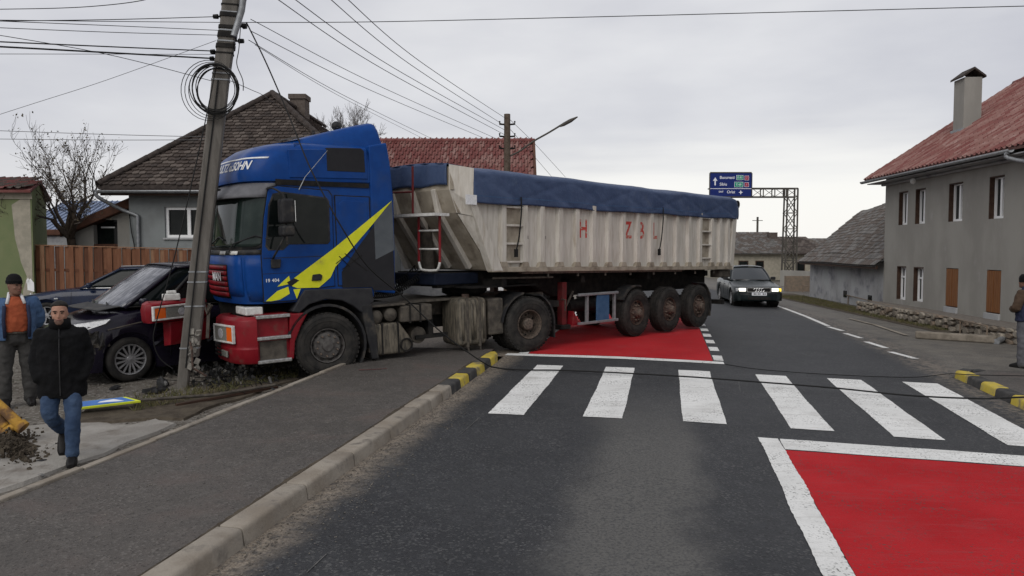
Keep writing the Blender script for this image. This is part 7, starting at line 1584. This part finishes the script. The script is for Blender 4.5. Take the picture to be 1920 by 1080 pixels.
# ------------------------------------------------------------------ fallen sign, gas riser, wreckage
fs = thing('fallen_road_sign', 'blue crossing sign with yellow border lying flat on its fallen post', 'road sign')
def vg(px, py, h): p = gp(px, py, -.10 + h); return Vector((p.x, p.y, VG(p.x, p.y) + h))
q = [vg(140, 766, .12), vg(264, 751, .15), vg(236, 745.5, .17), vg(132, 756, .15)]
q = [Vector(p) for p in q]; nn = (q[1] - q[0]).cross(q[3] - q[0]).normalized(); nn = nn if nn.z > 0 else -nn
def slab(pts, t): b = B(); k = len(pts); b.add([p for p in pts] + [p - nn * t for p in pts], [tuple(range(k)), tuple(reversed(range(k, 2 * k)))] + [(i, (i + 1) % k, (i + 1) % k + k, i + k) for i in range(k)]); return b
cen = sum(q, Vector()) / 4
mk('border', slab(q, .03), MT['sign_yellow'], fs, bev=.004); mk('blue_field', slab([cen + (p - cen) * .84 + nn * .004 for p in q], .003), MT['sign_back_blue'], fs)
mk('white_band', slab([cen.lerp(q[0], .2) + nn * .007, cen.lerp(q[1], .55) + nn * .007, cen.lerp(q[2], .45) + nn * .007, cen.lerp(q[3], .1) + nn * .007], .002), MT['sign_white'], fs)
mk('post', B().tube([vg(262, 751, .12), vg(400, 738, .10), vg(516, 722, .10)], .022, 8), MT['dusty_metal'], fs, smooth=40)
gs = thing('gas_riser', 'knocked over yellow gas pipes with elbow at the left edge', 'pipe')
GYd = 8.55
for pts, r_ in (([(-30, 735), (0, 762), (22, 782), (37, 797)], .056), ([(-40, 806), (0, 805), (25, 801), (42, 792)], .042), ([(9, 806), (8, 830), (7, 862)], .045), ([(-10, 775), (10, 800)], .05)):
    mk('pipe', B().tube(smooth_path([at(a, c, GYd) for a, c in pts], 4), r_, 12), MT['gas_yellow'], gs, smooth=50)
for a, c in ((36, 796), (8, 806)): p = at(a, c, GYd); mk('flange', B().tube([p, p + Vector((.05, 0, -.04))], .075, 12), MT['gas_yellow'], gs, smooth=40)
rr = random.Random(77)
b = B()
for i in range(700):
    px, py = rr.gauss(28, 26), rr.gauss(845, 16); p = gp(px, py, -.1); z = VG(p.x, p.y) + .03; s = rr.uniform(.005, .028); h = .16 * math.exp(-((px - 15) / 25) ** 2) * rr.random()
    b.box(-s, s, -s * .7, s * .7, -s * .4, s * .4, M=Matrix.Translation((p.x, p.y, z + h)) @ Euler((rr.uniform(0, 6), rr.uniform(0, 6), rr.uniform(0, 6))).to_matrix().to_4x4())
mk('soil_heap', b, MT['soil'], kind='stuff', label='small heap of dug up soil around the gas pipes')
def shard(px, py, size, seed, mat, name, label, cat, h=.02, flat=.25):
    r_ = random.Random(seed); p = vg(px, py, h); k = 9; top = []; 
    ang0 = r_.uniform(0, 6.3); out = [(size * r_.uniform(.55, 1.1) * math.cos(ang0 + 2 * math.pi * i / k), size * .55 * r_.uniform(.55, 1.1) * math.sin(ang0 + 2 * math.pi * i / k)) for i in range(k)]
    b = B(); b.loft([[(x, y, 0) for x, y in out], [(x * .95, y * .95, size * flat * r_.uniform(.3, 1)) for x, y in out], [(x * .5, y * .5, size * flat * r_.uniform(.7, 1.4)) for x, y in out]])
    mk(name, b, mat, loc=p, rot=(r_.uniform(-.2, .2), r_.uniform(-.2, .2), r_.uniform(0, 6)), label=label, cat=cat, group='crash wreckage on the verge')
shard(292, 734, .24, 1, MT['debris_black'], 'plastic_debris', 'large black plastic bumper piece on gravel left of the pole', 'debris'); shard(306, 722, .16, 2, MT['debris_black'], 'plastic_debris', 'jagged black plastic scrap behind the large bumper piece', 'debris', flat=.6); shard(216, 727, .13, 3, MT['debris_black'], 'plastic_debris', 'small black plastic scrap lying under the people carrier wheel', 'debris')
shard(311, 721, .06, 4, MT['debris_grey'], 'lamp_debris', 'pale lamp fragment on top of the black plastic scraps', 'debris', h=.1, flat=.7); shard(78, 895, .05, 5, MT['debris_grey'], 'stone_debris', 'small pale stone lying on the concrete apron', 'debris'); shard(77, 866, .07, 6, MT['debris_black'], 'plastic_debris', 'dark scrap lying on the concrete apron by the walker', 'debris')
b = B(); rr = random.Random(5)
for i in range(300):
    px, py = rr.gauss(430, 48), rr.gauss(706, 13); 
    if px < 355 and py < 700: continue
    p = vg(px, py, .0); s = rr.uniform(.015, .075); M_ = Matrix.Translation(p + Vector((0, 0, s * .5 + rr.random() * .08))) @ Euler((rr.uniform(0, 6), rr.uniform(0, 6), rr.uniform(0, 6))).to_matrix().to_4x4(); b.box(-s, s, -s * .35, s * .35, -s * .06, s * .06, M=M_, m=rr.choice((0, 0, 0, 0, 1, 2)))
mk('wreckage', b, [MT['debris_black'], MT['debris_grey'], MT['concrete_raw']], kind='stuff', label='tangled scraps of plastic and concrete under the truck bumper')
b = B()
for i in range(16):
    px, py = rr.uniform(380, 500), rr.uniform(690, 728); p = vg(px, py, .03); b.tube(smooth_path([p, p + Vector((rr.gauss(0, .15), rr.gauss(0, .15), .12 * rr.random())), p + Vector((rr.gauss(0, .3), rr.gauss(0, .3), .06)), p + Vector((rr.gauss(0, .45), rr.gauss(0, .3), .02))], 4), .006, 4)
mk('wire_tangle', b, MT['cable'], kind='stuff', label='tangle of torn wires under the truck bumper')
mk('timber_lath', B().bar(vg(330, 757, .05), vg(520, 726, .05), .05, .03), MT['dark_wood'], label='thin dark lath lying along the verge by the fallen post', cat='plank')
b = B(); rr = random.Random(15)
for i in range(60):
    v_ = rr.uniform(4, 13); u_ = rr.uniform(-5.0, -3.3); p = rd(u_, v_, .126); a = rr.uniform(0, 6.3); s = rr.uniform(.012, .035); b.add([p, p + Vector((math.cos(a) * s, math.sin(a) * s, .004)), p + Vector((math.cos(a + .6) * s, math.sin(a + .6) * s, .006)), p + Vector((math.cos(a + 1) * s * .6, math.sin(a + 1) * s * .6, 0))], [(0, 1, 2, 3)])
mk('leaf_litter', b, MT['debris_grey'], kind='stuff', fix=False, label='pale scraps and leaves scattered on the pavement')
bpy.context.view_layer.update()
